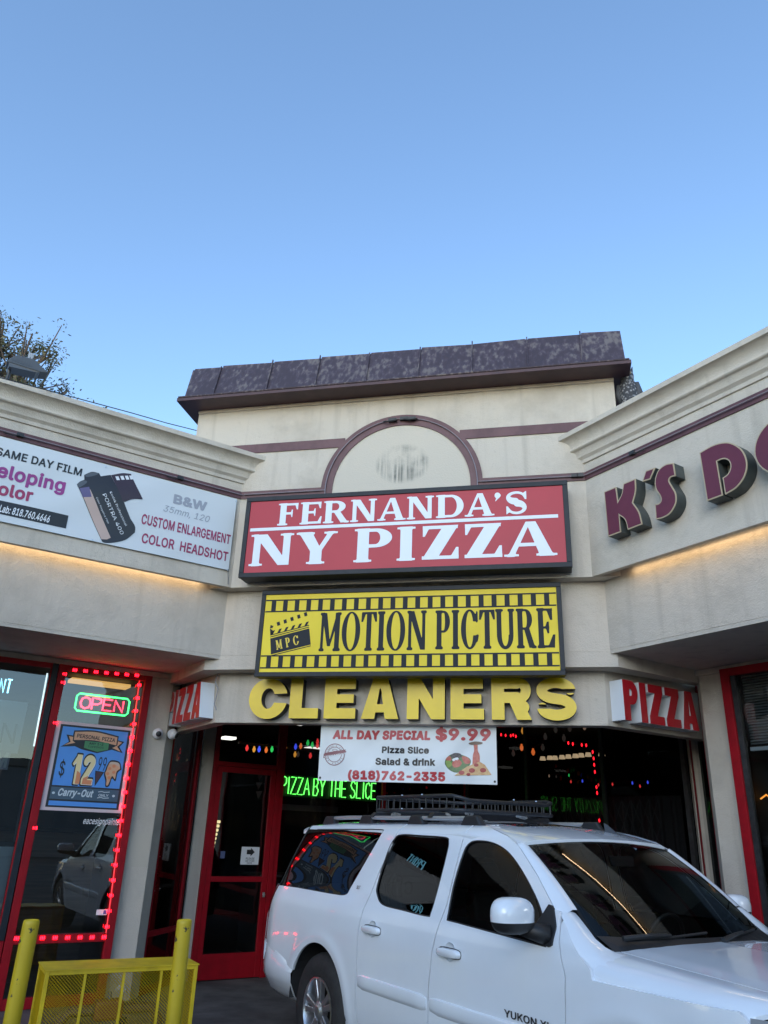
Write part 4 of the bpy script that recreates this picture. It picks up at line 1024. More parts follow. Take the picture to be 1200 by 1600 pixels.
for x, y in ((497, 148), (1108, 310), (433, 491), (1069, 632), (-60, 10), (-100, 370)):
    gm = MB(); s, z = px(FL, x/3, 680+y/3, d); gm.lathe(FL.P(s, z, d), [(.011, 0), (.011, .003), (.005, .004)], 12, axis=tuple(FL.n)); gm.build('grommet', M_STEEL, cl_)
drape(cl_, FL, -1.9, s1b, z0b, z1b, .026, .034)
mb = MB()
s, z = px(FL, 1069/3, 680+632/3, d); mb.tube([FL.P(s, z, d), FL.P(s+.02, z-.07, .01), FL.P(s+.03, z-.16, .01)], .004, 5)
mb.build('tie_cord', M_GREY, FB)

# special banner hung under the beam
dS_ = -.50; kb = dict(k=3.75, ox=480, oy=1110)
sa, sb_ = px(FC, 501, 1150, dS_)[0], px(FC, 775.5, 1150, dS_)[0]; za = px(FC, 640, 1223, dS_)[1]
SB = thing('special_banner', FC.P((sa+sb_)/2, 2.86, dS_), 'white banner hung below CLEANERS with the all day special price', 'banner')
sh_ = cloth(FC, sa, sb_, za, 2.90, dS_, .014, 80, 26, 9).build('sheet', mat('white banner vinyl', (.66, .70, .72), .42), SB, smooth=True)
mb = MB()
for s in (sa+.03, sb_-.03, (sa+sb_)/2): mb.tube([FC.P(s, 2.88, dS_), FC.P(s, 3.46, dS_+.01)], .005, 6)
mb.build('hanging_cord', M_BLK, SB)
d = dS_+.014; M_BR = mat('printed brick red', (.42, .035, .045), .4)
def bt(txt, m, bl, br, tl, **k2): return tbox(sh_, txt, m, FC, d, bl, br, tl, **kb, **k2)
bt('ALL DAY SPECIAL', M_BR, (147, 168), (720, 166), (147, 113), bold=.055, shear=.08)
bt('$9.99', M_BR, (750, 183), (1076, 176), (750, 95), bold=.04)
bt('Pizza Slice', M_K, (435, 250), (713, 249), (435, 209), bold=.04)
bt('Salad & drink', M_K, (398, 319), (750, 319), (398, 276), bold=.04)
bt('(818)762-2335', M_BR, (236, 412), (808, 406), (236, 347), bold=.05)
def P_(x, y): return px(FC, 480+x/3.75, 1110+y/3.75, d)
cx_, cz_ = P_(160, 258); R_ = .116
M_ST = mat('printed stamp maroon', (.20, .06, .075), .4)
st = link('stamp', to_frame(join_meshes([curve_mesh('a', [circ(0, 0, R_, n=40), circ(0, 0, R_*.93, n=40)]), curve_mesh('a', [circ(0, 0, R_*.70, n=40), circ(0, 0, R_*.65, n=40)]), curve_mesh('a', [circ(0, .045, .030, .012), circ(0, .045, .024, .008)])], 'stamp'), FC, cx_, cz_, d), M_ST, sh_)
link('ribbon', to_frame(curve_mesh('ribbon', [[(-.126, -.038), (-.10, -.022), (.105, .014), (.132, .032), (.118, .05), (.126, .058), (.10, .054), (-.105, .02), (-.124, .008)]]), FC, cx_, cz_-.003, d+.001), M_ST, st)
tdir(st, "FERNANDAS", M_WHITE, FC, d+.002, (100, 274), (224, 254), .018, **kb, bold=.02)
def ring_text(txt, a0, a1, r, h, flip=False):
    ms = []
    for i, ch in enumerate(txt):
        if ch == ' ': continue
        a = a0+(a1-a0)*i/(len(txt)-1); me = font_mesh(ch, bold=.02); lo, hi = bounds(me); me.transform(Matrix.Translation((-(lo[0]+hi[0])/2, 0, 0))); me.transform(Matrix.Diagonal((h, h, 1, 1)))
        rot = math.radians(a-90 if not flip else a+90); rr = r if not flip else r+h*.7
        me.transform(Matrix.Translation((rr*math.cos(math.radians(a)), rr*math.sin(math.radians(a)), 0)) @ Matrix.Rotation(rot, 4, 'Z')); ms.append(me)
    return join_meshes(ms, 'ring_text')
link('ring_text', to_frame(ring_text('FRESH & HOT', 160, 25, R_*.74, .024), FC, cx_, cz_, d), M_ST, st)
link('ring_text', to_frame(ring_text('NY PIZZA', 205, 335, R_*.72, .026, True), FC, cx_, cz_, d), M_ST, st)
# food picture: salad, red drink bottle, pizza slice
pic = link('food_picture', to_frame(curve_mesh('greens', [[P_(*p) for p in spline([(808, 315), (815, 280), (850, 255), (900, 258), (950, 280), (957, 310), (930, 345), (880, 365), (835, 350)])]]), FC, 0, 0, d), mat('printed leaf green', (.05, .12, .04), .4, c2=(.12, .2, .05), scale=40), sh_)
def bit(pts, m, q=1, cv=True): link('printed_shape', to_frame(curve_mesh('b', [[P_(*p) for p in (spline(pts) if cv else pts)]]), FC, 0, 0, d+.001*q), m, pic)
bit([(838, 268), (860, 250), (895, 252), (903, 272), (870, 282)], mat('printed olive black', (.03, .025, .03), .4, c2=(.12, .1, .1), scale=60))
m_tom = mat('printed tomato', (.40, .06, .04), .4, c2=(.5, .15, .1), scale=30); m_che = mat('printed cheese', (.62, .42, .2), .4, c2=(.5, .25, .1), scale=30); m_red = mat('printed salami', (.32, .03, .025), .4)
bit([(815, 280), (835, 268), (845, 290), (822, 300)], m_tom); bit([(850, 305), (880, 285), (905, 305), (890, 330), (858, 332)], m_tom, 2); bit([(905, 270), (940, 275), (955, 305), (925, 312)], m_tom)
bit([(812, 300), (835, 295), (848, 318), (825, 335)], mat('printed lime', (.2, .3, .06), .4), 2); bit([(850, 285), (880, 275), (885, 290), (858, 298)], M_WHITE, 2)
bit([(863, 382), (935, 330), (1010, 300), (1040, 318), (1080, 378)], m_che, 3, False)
for x, y, r in ((905, 365, 17), (965, 352, 18), (1030, 350, 18), (990, 320, 14), (945, 375, 12)):
    bit([(x+r*math.cos(a), y+r*.75*math.sin(a)) for a in np.linspace(0, 5.6, 9)], m_red, 4)
bit([(974, 200, 1), (998, 200, 1), (999, 235), (1010, 262), (1011, 300, 1), (968, 318, 1), (970, 262), (977, 235)], m_tom, 2)
bit([(946, 190), (985, 181), (1026, 187), (1015, 198), (960, 200)], mat('printed pie', (.14, .09, .06), .4), 3)
for s_ in (sa+.025, sb_-.025):
    gm = MB(); gm.lathe(FC.P(s_, za+.03, d), [(.012, 0), (.012, .003)], 12, axis=(0, -1, 0)); gm.build('grommet', M_BLK, sh_)

drape(sh_, FC, sa, sb_, za, 2.90, dS_, dS_+.014)

# personal pizza poster on the red window
dP = DL+.045; kp = dict(k=6.667, ox=60, oy=1070)
(ps0, pz1), (ps1, _), (_, pz0) = px(FL, 92, 1126, dP), px(FL, 212, 1129, dP), px(FL, 125, 1268, dP)
ps0 = px(FL, 62, 1265, dP)[0]; ps1 = px(FL, 191, 1270, dP)[0]
PO = thing('window_poster', FL.P((ps0+ps1)/2, pz0, dP), 'blue hand painted poster on the left window offering a personal pizza for 12.99', 'poster')
pw_, ph_ = ps1-ps0, pz1-pz0
pb = MB().box(FL, ps0, ps1, pz0, pz1, dP-.004, dP).build('paper', mat('pinkish paper border', (.62, .50, .53), .55), PO)
def pp(u, v): return (ps0+u*pw_, pz0+v*ph_)
def pshape(name, m, pts, q=1, par=None, cv=False): return link(name, to_frame(curve_mesh(name, [[pp(*p[:2]) for p in (spline(pts) if cv else pts)]]), FL, 0, 0, dP+.0008*q), m, par or pb)
def rect(u0, v0, u1, v1): return [(u0, v0), (u1, v0), (u1, v1), (u0, v1)]
m_ink = mat('poster ink', (.012, .014, .02), .4); m_blu = mat('poster blue', (.075, .27, .72), .45, c2=(.09, .31, .76), scale=4); m_nv = mat('poster slate', (.055, .10, .15), .45)
m_tan = mat('poster tan', (.66, .40, .24), .45, c2=(.60, .32, .2), scale=3); m_cream = mat('poster cream', (.78, .66, .36), .45); m_or = mat('poster orange', (.66, .25, .12), .45); m_gn = mat('poster green', (.06, .23, .10), .45)
pshape('black_frame', m_ink, rect(.055, .035, .945, .965)); pshape('blue_field', m_blu, rect(.085, .275, .915, .942), 2); pshape('slate_panel', m_nv, rect(.085, .125, .915, .258), 2); pshape('blue_strip', m_blu, rect(.085, .055, .915, .105), 2)
# ribbon
pshape('ribbon_outline', m_ink, [(.10, .705, 1), (.19, .77, 1), (.145, .85, 1), (.225, .845, 1), (.23, .905, 1), (.5, .925), (.80, .885, 1), (.80, .835, 1), (.885, .825, 1), (.83, .76, 1), (.885, .69, 1), (.74, .72, 1), (.56, .665, 1), (.36, .695, 1), (.27, .725, 1)], 3, cv=True)
pshape('ribbon', m_tan, [(.245, .795, 1), (.245, .890, 1), (.5, .908), (.785, .870, 1), (.785, .775, 1), (.5, .81)], 4, cv=True)
pshape('ribbon_tail', m_tan, [(.135, .725), (.21, .77), (.18, .833), (.232, .828), (.232, .785), (.27, .765)], 4); pshape('ribbon_tail', m_tan, [(.80, .825), (.855, .812), (.80, .76), (.855, .705), (.74, .74), (.80, .775)], 4)
pshape('tag', m_gn, [(.385, .715), (.385, .795), (.69, .795), (.69, .715), (.56, .68)], 5)
def ptext(txt, m, u0, v0, u1, v1, q=5, **kw):
    (a, b_), (c, e_) = pp(u0, v0), pp(u1, v1); return fit_text(txt, FL, a, c, b_, e_, dP+.0008*q, 'lettering', m, pb, **kw)
ptext('PERSONAL PIZZA', m_ink, .275, .825, .76, .872, rot=math.radians(-2), bold=.02)
ptext('ANY 1-2', m_ink, .44, .757, .62, .785, 6, bold=.02); ptext('TOPPINGS', m_ink, .43, .722, .63, .745, 6)
def outlined(txt, glyphs, u0, v0, u1, v1):
    (a, b_), (c, e_) = pp(u0, v0), pp(u1, v1)
    gl = []
    for gg in glyphs: gl.append(gg)
    tot = sum(w for _, _, w in gl)+.12*(len(gl)-1); k = (c-a)/tot; x = 0
    for o1, o2, w in gl:
        for cc, m_, q, dx, dz in ((o2, m_ink, 3, 0, 0), (o1, M_WHITE, 4, .008, -.004), (o1, m_cream, 5, 0, 0)):
            me = curve_mesh('numeral', [[(p[0]*k+dx, p[1]*(e_-b_)+dz) for p in r_] for r_ in cc]); link('numeral', to_frame(me, FL, a+x*k, b_, dP+.0008*q), m_, pb)
        lower = [[(p[0]*k, p[1]*(e_-b_)) for p in r_] for r_ in o1]
        x += w+.12
g1 = Sd(.5); g1.U(g1.box(.2, 0, .46, 1)); g1.U(g1.poly([(0, .68), (.24, 1), (.24, .78), (.06, .62)])); 
g2 = Sd(.66); pts = [(.33+.20*math.cos(a), .76+.13*math.sin(a)) for a in np.linspace(math.pi, -.35, 16)]+[(.12, .14)]
g2.U(g2.path(pts, [.115]*len(pts))); g2.U(g2.box(.02, 0, .64, .2)); g2.I(g2.box(-.01, 0, .7, 1.05))
g1b = Sd(.5); g1b.F = g1.F; g2b = Sd(.66); g2b.F = g2.F
outlined('12', [(g1.out(), g1b.out(off=.06), .48), (g2.out(), g2b.out(off=.06), .66)], .285, .30, .56, .635)
for (a_, b2_, c_, e_) in ((.345, .305, .40, .43), ): pass
pshape('numeral_shade', m_or, [(.352, .302), (.405, .302), (.405, .42), (.352, .45)], 6); pshape('numeral_shade', m_or, [(.435, .302), (.555, .302), (.555, .352), (.49, .352), (.50, .40), (.44, .37)], 6)
ptext('99', m_ink, .60, .47, .70, .625, bold=0)
ptext('$', m_ink, .135, .36, .20, .57, bold=.008)
pshape('wedge', m_ink, [(.575, .465), (.69, .455), (.60, .285)], 4); pshape('wedge', mat('poster plum', (.07, .03, .045), .5), [(.59, .452), (.672, .446), (.607, .32)], 5)
pshape('slice_outline', m_ink, [(.71, .53), (.75, .595), (.86, .585), (.905, .50, 1), (.86, .455), (.85, .36), (.80, .385), (.78, .30), (.735, .29), (.72, .36), (.69, .43), (.70, .48)], 3, cv=True)
pshape('slice', m_tan, [(.725, .53), (.755, .578), (.855, .57), (.885, .505, 1), (.845, .47), (.838, .385), (.795, .415), (.765, .315), (.74, .31), (.735, .37), (.705, .44), (.715, .48)], 4, cv=True)
pshape('slice_crust', mat('poster crust', (.55, .45, .36), .5), [(.74, .548), (.76, .578), (.855, .57), (.88, .51), (.855, .535), (.80, .555)], 5, cv=True)
for u, v in ((.75, .50), (.80, .53), (.81, .46), (.735, .44), (.76, .395)): pshape('pepperoni', m_or, [(u+.022*math.cos(a), v+.019*math.sin(a)) for a in np.linspace(0, 5.7, 9)], 6)
ptext('Carry-Out', mat('poster pale blue', (.52, .60, .66), .4), .175, .140, .60, .245, shear=.25, bold=.03); ptext('ONLY', mat('poster pale blue', (.52, .60, .66), .4), .665, .175, .79, .205, bold=.02)
for v in (.155, .222): pshape('flourish', mat('poster pale blue', (.52, .60, .66), .4), [(.655, v), (.70, v+.008), (.73, v), (.80, v+.006), (.80, v+.014), (.73, v+.008), (.70, v+.016), (.655, v+.008)], 5)
for u in (.12, .855): pshape('dot', mat('poster pale blue', (.52, .60, .66), .4), [(u+.018*math.cos(a), .19+.014*math.sin(a)) for a in np.linspace(0, 5.9, 12)], 5)
# painter's signature on the glass
sg = thing('window_lettering', FL.P(*px(FL, 160, 1286, DL+.03), DL+.03), 'small white painted signature on the glass below the pizza poster', 'lettering')
tbox(sg, 'eacesignpainter', mat('white glass paint', (.62, .63, .64), .4), FL, DL+.027, (129, 1290), (189, 1291), (129, 1277), shear=.3, bold=.012)
# sticker low on the window
s_, z_ = px(FL, 150, 1430, DL+.03); s2, z2_ = px(FL, 168, 1421, DL+.03)
sk_ = thing('sticker', FL.P(s_, z_, DL+.03), 'small white and blue sticker low on the left red window', 'sticker')
MB().box(FL, s_, s2, z_, z2_, DL+.0215, DL+.024).build('label', M_WHITE, sk_); MB().quad(FL, s_+(s2-s_)*.66, s2-.006, z_+.008, z2_-.008, DL+.0252).build('emblem', mat('sticker blue', (.05, .10, .32), .4), sk_)
# notice with the arrow on the door
dN = DDL+.034
(n0, nz1), (n1, _), (_, nz0) = px(FL, 378, 1323, dN), px(FL, 406, 1322, dN), px(FL, 390, 1351, dN)
NO = thing('door_notice', FL.P((n0+n1)/2, nz0, dN), 'white paper notice with a black arrow taped inside the red door', 'notice')
np_ = MB().box(FL, n0, n1, nz0, nz1, dN-.003, dN).build('paper', M_WHITE, NO)
def nn_(u, v): return (n0+u*(n1-n0), nz0+v*(nz1-nz0))
link('arrow', to_frame(curve_mesh('arrow', [[nn_(*p) for p in ((.30, .58), (.30, .84), (.52, .84), (.52, .95), (.74, .71), (.52, .47), (.52, .58))]]), FL, 0, 0, dN+.001), M_K, np_)
for txt, v0, v1, u0, u1 in (('PLEASE', .28, .40, .28, .76), ('USE OTHER', .16, .25, .26, .76), ('DOOR', .05, .13, .36, .64)):
    (a, b_), (c, e_) = nn_(u0, v0), nn_(u1, v1); fit_text(txt, FL, a, c, b_, e_, dN+.001, 'lettering', M_K, np_, bold=.01)
# papers and a framed board behind the far left window
dW = DL-.05
bd = thing('framed_board', FL.P(*px(FL, 5, 1400, dW), dW), 'pale board with a dark frame leaning inside the far left window', 'board')
(b0, bz1), (_, bz0) = px(FL, 52, 1316, dW), px(FL, 10, 1455, dW)
MB().box(FL, b0-1.5, b0, bz0, bz1, dW-.03, dW).build('frame', M_BLK, bd); MB().box(FL, b0-1.44, b0-.06, bz0+.05, bz1-.05, dW, dW+.004).build('sheet', mat('plastic wrapped paper', (.74, .82, .86), .12, bump=.4, bscale=9), bd)
ws_ = thing('window_sign', FL.P(*px(FL, 20, 1130, dW), dW), 'pale paper sign with grey letters CON high in the far left window', 'sign')
w1, wz1 = px(FL, 44, 1098, dW); _, wz0 = px(FL, 30, 1178, dW)
pp_ = MB().box(FL, w1-.95, w1, wz0, wz1, dW, dW+.003).build('paper', mat('grey paper', (.50, .55, .56), .6), ws_)
fit_text('CON', FL, w1-.62, w1-.06, wz0+.1, wz0+.32, dW+.005, 'lettering', mat('faded ink', (.16, .19, .19), .6), pp_)
w2 = px(FL, 12, 1185, dW)
MB().box(FL, w2[0]-.42, w2[0]+.02, w2[1]-.12, w2[1]+.08, dW+.008, dW+.011).build('card', mat('lilac paper', (.42, .42, .50), .6), ws_)
fit_text('M', FL, w2[0]-.12, w2[0]-.0, w2[1]-.10, w2[1]+.06, dW+.0125, 'lettering', M_WHITE, ws_, bold=.03)
# ------------------------------------------------------------------ neon and light strings
STROKES = {  # single-line capitals in a unit box
 'P': [[(0, 0), (0, 1), (.35, 1), (.6, .92), (.62, .65), (.4, .48), (0, .45)]], 'I': [[(.1, 0), (.1, 1)]], 'Z': [[(0, 1), (.62, 1), (0, 0), (.66, 0)]],
 'A': [[(0, 0), (.36, 1), (.70, 0)], [(.14, .36), (.56, .36)]], 'B': [[(0, 0), (0, 1), (.4, 1), (.55, .78), (.38, .55), (0, .52)], [(.38, .55), (.62, .3), (.42, 0), (0, 0)]],
 'Y': [[(0, 1), (.32, .5), (.32, 0)], [(.66, 1), (.32, .5)]], 'T': [[(0, 1), (.64, 1)], [(.32, 1), (.32, 0)]], 'H': [[(0, 0), (0, 1)], [(.6, 0), (.6, 1)], [(0, .5), (.6, .5)]],
 'E': [[(.6, 1), (0, 1), (0, 0), (.6, 0)], [(0, .52), (.5, .52)]], 'S': [[(.62, .86), (.45, 1), (.15, .98), (.03, .76), (.2, .56), (.5, .44), (.62, .22), (.45, .02), (.15, 0), (0, .16)]],
 'L': [[(0, 1), (0, 0), (.55, 0)]], 'C': [[(.62, .82), (.42, 1), (.12, .9), (0, .5), (.12, .1), (.42, 0), (.62, .18)]], 'O': [[(.34, 1), (.08, .86), (0, .5), (.08, .14), (.34, 0), (.6, .14), (.68, .5), (.6, .86), (.34, 1)]],
 'N': [[(0, 0), (0, 1), (.6, 0), (.6, 1)]], 'R': [[(0, 0), (0, 1), (.4, 1), (.6, .78), (.4, .52), (0, .5)], [(.3, .5), (.62, 0)]], ' ': []}
WID = {'I': .22, ' ': .22}
def neon(parent, txt, fr, s0, s1, z0, z1, d, r, m, gap=.2, seq=True):
    tot = sum(WID.get(c, .66) for c in txt)+gap*(len(txt)-1); k = (s1-s0)/tot; x = 0; h = z1-z0
    for c in txt:
        mb = MB()
        for ln in STROKES[c]: mb.tube([fr.P(s0+(x+a*1.0)*k, z0+b*h, d) for a, b in ln], r, 6)
        if STROKES[c]: mb.build('tube_letter', m, parent, asm=50)
        x += WID.get(c, .66)+gap
m_green = emat('green neon', (.12, 1.0, .10), 2.2); m_redn = emat('red neon', (1.0, .03, .07), 3.2); m_bluen = emat('blue neon', (.25, .72, 1.0), 2.2); m_gline = emat('green tube', (.04, 1.0, .16), 2.4)
dO = DL-.09
(o0, oz1), (o1, ozb) = px(FL, 121, 1084, dO), px(FL, 199, 1118, dO)
oz1 = px(FL, 160, 1087.5, dO)[1]; ozb = px(FL, 160, 1114.5, dO)[1]
ON = thing('open_sign', FL.P((o0+o1)/2, ozb, dO), 'lit OPEN sign of red tubing in a green border behind the left red window', 'sign')
MB().box(FL, o0+.02, o1-.02, ozb+.02, oz1-.02, dO-.035, dO-.018).build('backing', M_BLK, ON)
rr = .03; q = [(o0+rr, ozb), (o1-rr, ozb), (o1, ozb+rr), (o1, oz1-rr), (o1-rr, oz1), (o0+rr, oz1), (o0, oz1-rr), (o0, ozb+rr)]
MB().tube([FL.P(a, b, dO) for a, b in q], .010, 8, cyclic=True).build('border_tube', m_gline, ON, asm=50)
neon(ON, 'OPEN', FL, o0+.055, o1-.06, ozb+.035, oz1-.035, dO, .011, m_redn, .13)
dN2 = DDL-.06
(q0, qz1), (q1, qz1b) = px(FL, 440.5, 1213, dN2), px(FL, 588, 1226, dN2); qz0 = px(FL, 439, 1239.5, dN2)[1]
PN = thing('neon_sign', FL.P((q0+q1)/2, qz0, dN2), 'green neon script reading PIZZA BY THE SLICE inside the entrance window', 'sign')
MB().box(FL, q0-.02, q1+.03, qz0-.035, qz1+.03, dN2-.05, dN2-.035).build('backing', M_BLK, PN)
neon(PN, 'PIZZA BY THE SLICE', FL, q0, q1, qz0, qz1, dN2, .008, m_green, .16)
(t1, tz1), (_, tz0) = px(FL, 19.5, 1063, dW), px(FL, 16, 1084, dW)
BN = thing('neon_sign', FL.P(t1-.3, tz0, dW), 'blue neon letters ending in NT at the top of the far left window', 'sign')
neon(BN, 'PRINT', FL, t1-(t1-px(FL, 0, 1072, dW)[0])*2.55, t1, tz0, tz1, dW+.03, .008, m_bluen, .22)
# red LED rope round the left red window
dR_ = DL+.055
def lerp_px(p, q, n): return [(p[0]+(q[0]-p[0])*i/n, p[1]+(q[1]-p[1])*i/n) for i in range(n+1)]
c0, c1, c2, c3 = [px(FL, *p, dR_) for p in ((102, 1046), (219, 1056), (165, 1464), (21, 1466))]
RL = thing('rope_light', FL.P(c0[0], c3[1], dR_), 'red LED rope light taped round the left red window', 'light')
mb = MB(); mb.tube([FL.P(a, b, dR_) for a, b in (c0, c1, c2, c3)], .009, 6, cyclic=True); mb.build('rope', mat('glowing red rope', (.35, .10, .10), .3, emit=(1, .01, .02), estr=.35), RL, asm=50)
m_led = emat('red LED', (1.0, .004, .012), 7.0)
led = MB()
for k in (-1, 0, 1): led.lathe((k*.017*R2, k*.017*R2, 0), [(.004, -.017), (.006, 0), (.004, .017)], 8)
lme = led.mesh('bulb'); lme.materials.append(m_led); first = None
spots = [(p, q, n, a, b) for p, q, n, a, b in ((c0, c1, 6, .12, .95), (c1, c2, 17, .04, .965), (c2, c3, 7, .02, .97))]
pos = []
for p, q, n, a, b in spots:
    for i in range(n+1):
        t = a+(b-a)*i/n; pos.append((p[0]+(q[0]-p[0])*t, p[1]+(q[1]-p[1])*t))
for t in (.02, .055, .22, .62): pos.append((c0[0]+(c3[0]-c0[0])*t, c0[1]+(c3[1]-c0[1])*t))
for s, z in pos:
    o = D.objects.new('bulb', lme); COL.objects.link(o); o.parent = RL; P = Vector(FL.P(s, z, dR_+.011)); o.location = P-RL.location
# coloured bulbs on strings behind the entrance glass
def bulb_mesh(m, r=.024, name='bulb'):
    me = MB().lathe((0, 0, 0), [(.004, -.05), (r*.6, -.04), (r, -.015), (r*.85, .008), (r*.5, .02), (r*.5, .035)], 10).mesh(name); me.materials.append(m); me.polygons.foreach_set('use_smooth', [True]*len(me.polygons)); return me
BC = {c: bulb_mesh(emat('bulb '+c, col, st)) for c, col, st in (('red', (1, .05, .05), .5), ('amber', (1, .42, .06), .4), ('blue', (.06, .10, 1), .6), ('green', (.04, .8, .15), .4), ('pink', (1, .06, .2), .35), ('orange', (1, .2, .04), .45), ('warm', (.9, .6, .4), .12), ('off', (.35, .30, .26), .04))}  # unlit bulbs also get a faint glow of their own
def string(label, fr, d, items, cat='light', sz=1.0):
    pts = [px(fr, x, y, d) for x, y, _ in items]
    t = thing('string_lights', fr.P(pts[0][0], pts[0][1], d), label, cat, 'coloured bulb strings inside the entrance glass')
    mb = MB(); mb.tube([fr.P(s, z+.045*sz, d) for s, z in sorted(pts)], .004, 5); mb.build('wire', M_BLK, t)
    for (s, z), (_, _, c) in zip(pts, items):
        o = D.objects.new('bulb', BC[c]); COL.objects.link(o); o.parent = t; o.location = Vector(fr.P(s, z, d))-t.location; o.scale = (sz, sz, sz)
string('string of coloured bulbs above the red door and neon sign', FL, DDL-.25, [(386, 1168, 'red'), (397, 1170, 'amber'), (405, 1170, 'blue'), (416, 1171, 'orange'), (425, 1170, 'green'), (438, 1171, 'pink'), (446, 1167, 'amber'), (462, 1166, 'blue'), (470, 1165, 'orange'), (481, 1160, 'green'), (488, 1163, 'green'), (496, 1164, 'red')])
string('second row of dim coloured bulbs under the first near the neon sign', FL, DDL-.45, [(443, 1178, 'orange'), (461, 1178, 'amber'), (466, 1178, 'off'), (485, 1180, 'red'), (496, 1158, 'red')])
string('loose string of dark bulbs hanging near the ceiling right of the price banner', FR, DDR-.3, [(817, 1141, 'amber'), (852, 1150, 'off'), (868, 1139, 'off'), (881, 1152, 'off'), (890, 1137, 'off'), (913, 1134, 'warm'), (833, 1174, 'orange'), (815, 1167, 'orange'), (848, 1167, 'off'), (802, 1176, 'off')], sz=1.25)
string('short string of red and blue sparks low in the right entrance glass', FR, DDR-.3, [(892, 1221, 'red'), (910, 1220, 'blue'), (935, 1226, 'red'), (957, 1225, 'red'), (988, 1223, 'blue'), (858, 1212, 'warm'), (869, 1213, 'off'), (889, 1211, 'green'), (1000, 1228, 'red'), (1012, 1222, 'blue')], sz=.5)
def leds(label, fr, d, items, m=None):
    pts = [px(fr, x, y, d) for x, y in items]
    t = thing('led_string', fr.P(pts[0][0], pts[0][1], d), label, 'light', 'red LED strings inside the entrance glass')
    mb = MB(); mb.tube([fr.P(s, z, d-.01) for s, z in pts], .005, 5); mb.build('wire', M_BLK, t)
    for s, z in pts:
        o = D.objects.new('bulb', LDM); COL.objects.link(o); o.parent = t; o.location = Vector(fr.P(s, z, d))-t.location
LDM = MB().lathe((0, 0, 0), [(.006, -.022), (.011, 0), (.006, .022)], 8).mesh('bulb'); LDM.materials.append(emat('red LED soft', (1.0, .01, .02), 2.6))
leds('red LED string running down the glass left of the cargo basket end', FR, DDR-.12, [(819, 1160), (819.5, 1167), (819.7, 1178), (820, 1188), (820.3, 1200), (820.6, 1211), (821, 1223)])
leds('red LED string running down the right part of the entrance glass', FR, DDR-.12, [(926, 1175), (927.5, 1185), (928.5, 1195), (929.5, 1206), (932, 1230), (933, 1239), (936.5, 1282), (937, 1290)])
leds('red LED row high behind the glass above the cargo basket', FR, DDR-.12, [(783, 1148), (790, 1149), (798, 1149.5), (802, 1148.5), (806, 1150.5), (888, 1161), (895, 1162.5), (909, 1164), (916, 1164.5)])
leds('red LED row just under the beam behind the price banner', FL, DDL-.3, [(645, 1131), (652, 1131), (664, 1132), (673, 1131), (682, 1133)])
# row of small warm shade lamps further inside
tl = thing('shade_lamps', FR.P(*px(FR, 890, 1180, DDR-1.2), DDR-1.2), 'row of small warm shade lamps glowing deep inside the pizza shop', 'lamp')
for x, y, c in ((848, 1185, 'w'), (859, 1184, 'w'), (867, 1184, 'w'), (878, 1183, 'w'), (888, 1182, 'w'), (899, 1181, 'w'), (908, 1180, 'w'), (919, 1179, 'w'), (940, 1178, 'w')):
    s, z = px(FR, x, y, DDR-1.2); MB().lathe(FR.P(s, z, DDR-1.2), [(.055, -.03), (.038, .03)], 12).build('shade', emat('warm shade glow', (1, .72, .42), .3), tl)
    
# ------------------------------------------------------------------ room contents glimpsed through the glass
m_streak = emat('cool reflection glow', (.8, .95, 1.0), .7); m_warmp = emat('warm ceiling panel', (1, .55, .16), .45)
cl = thing('ceiling_panel', FL.P(2.2, 3.45, DL-1.2), 'warm lit ceiling panels inside the shop behind the OPEN sign', 'light')
P = FL.P
for (a, b, d0, d1) in ((2.0, 2.75, -.75, -1.0), (2.5, 3.6, -2.1, -2.5)):
    MB().hexa([P(a, 3.42, DL+d0), P(b, 3.42, DL+d0), P(b, 3.42, DL+d1), P(a, 3.42, DL+d1), P(a, 3.46, DL+d0), P(b, 3.46, DL+d0), P(b, 3.46, DL+d1), P(a, 3.46, DL+d1)]).build('panel', m_warmp, cl)
ct = thing('light_line', FL.P(*px(FL, 66, 1100, DL-.8), DL-.8), 'slim reflected line drawn as a cool reflection glow standing inside the far left window', 'light')  # glowing rod and pole added in place of a reflected line of light
(a, za_), (b, zb_) = px(FL, 74, 1052, DL-.5), px(FL, 53, 1166, DL-.5)
MB().tube([FL.P(a, za_, DL-.5), FL.P(b, zb_, DL-.5)], .009, 8).build('tube', m_streak, ct); MB().tube([FL.P(a, za_, DL-.52), FL.P(b, zb_-1.2, DL-.52)], .014, 8).build('added_pole', M_GREY, ct)
wc = thing('plank_counter', FL.P(2, GZ, DL-1.6), 'brown plank fronted counter inside the left shop', 'counter')
MB().box(FL, -1.4, 2.9, GZ, 1.62, DL-1.9, DL-1.5).build('front', M_WOOD, wc); MB().box(FL, -1.42, 2.92, 1.625, 1.67, DL-1.95, DL-1.45).build('top', M_DARK, wc)
fg = thing('drinks_fridge', (xl-.9, yl+1.2, GZ), 'glass drinks fridge with a lit top strip behind the narrow left entrance window', 'fridge')
def wp(px_, py_, x):   # point on the plane of constant world x
    q = ray(px_, py_); t = x/q[0]; return (x, q[1]*t, CAM_Z+q[2]*t)
FF = Frame((xl-.75, 0, 0), (0, 1, 0), (1, 0, 0)); s0 = px(FF, 259, 1276, 0)[0]; s1 = px(FF, 289, 1276, 0)[0]; zf = px(FF, 272, 1276, 0)[1]
MB().box(FF, s0-.25, s1+.25, GZ, zf+.25, -.6, -.42).build('cabinet', M_DARK, fg); MB().box(FF, s0, s1, zf-.012, zf+.012, -.41, -.38).build('lamp_strip', emat('fridge strip', (.85, .95, 1), 2.4), fg)
rngb = random.Random(5)
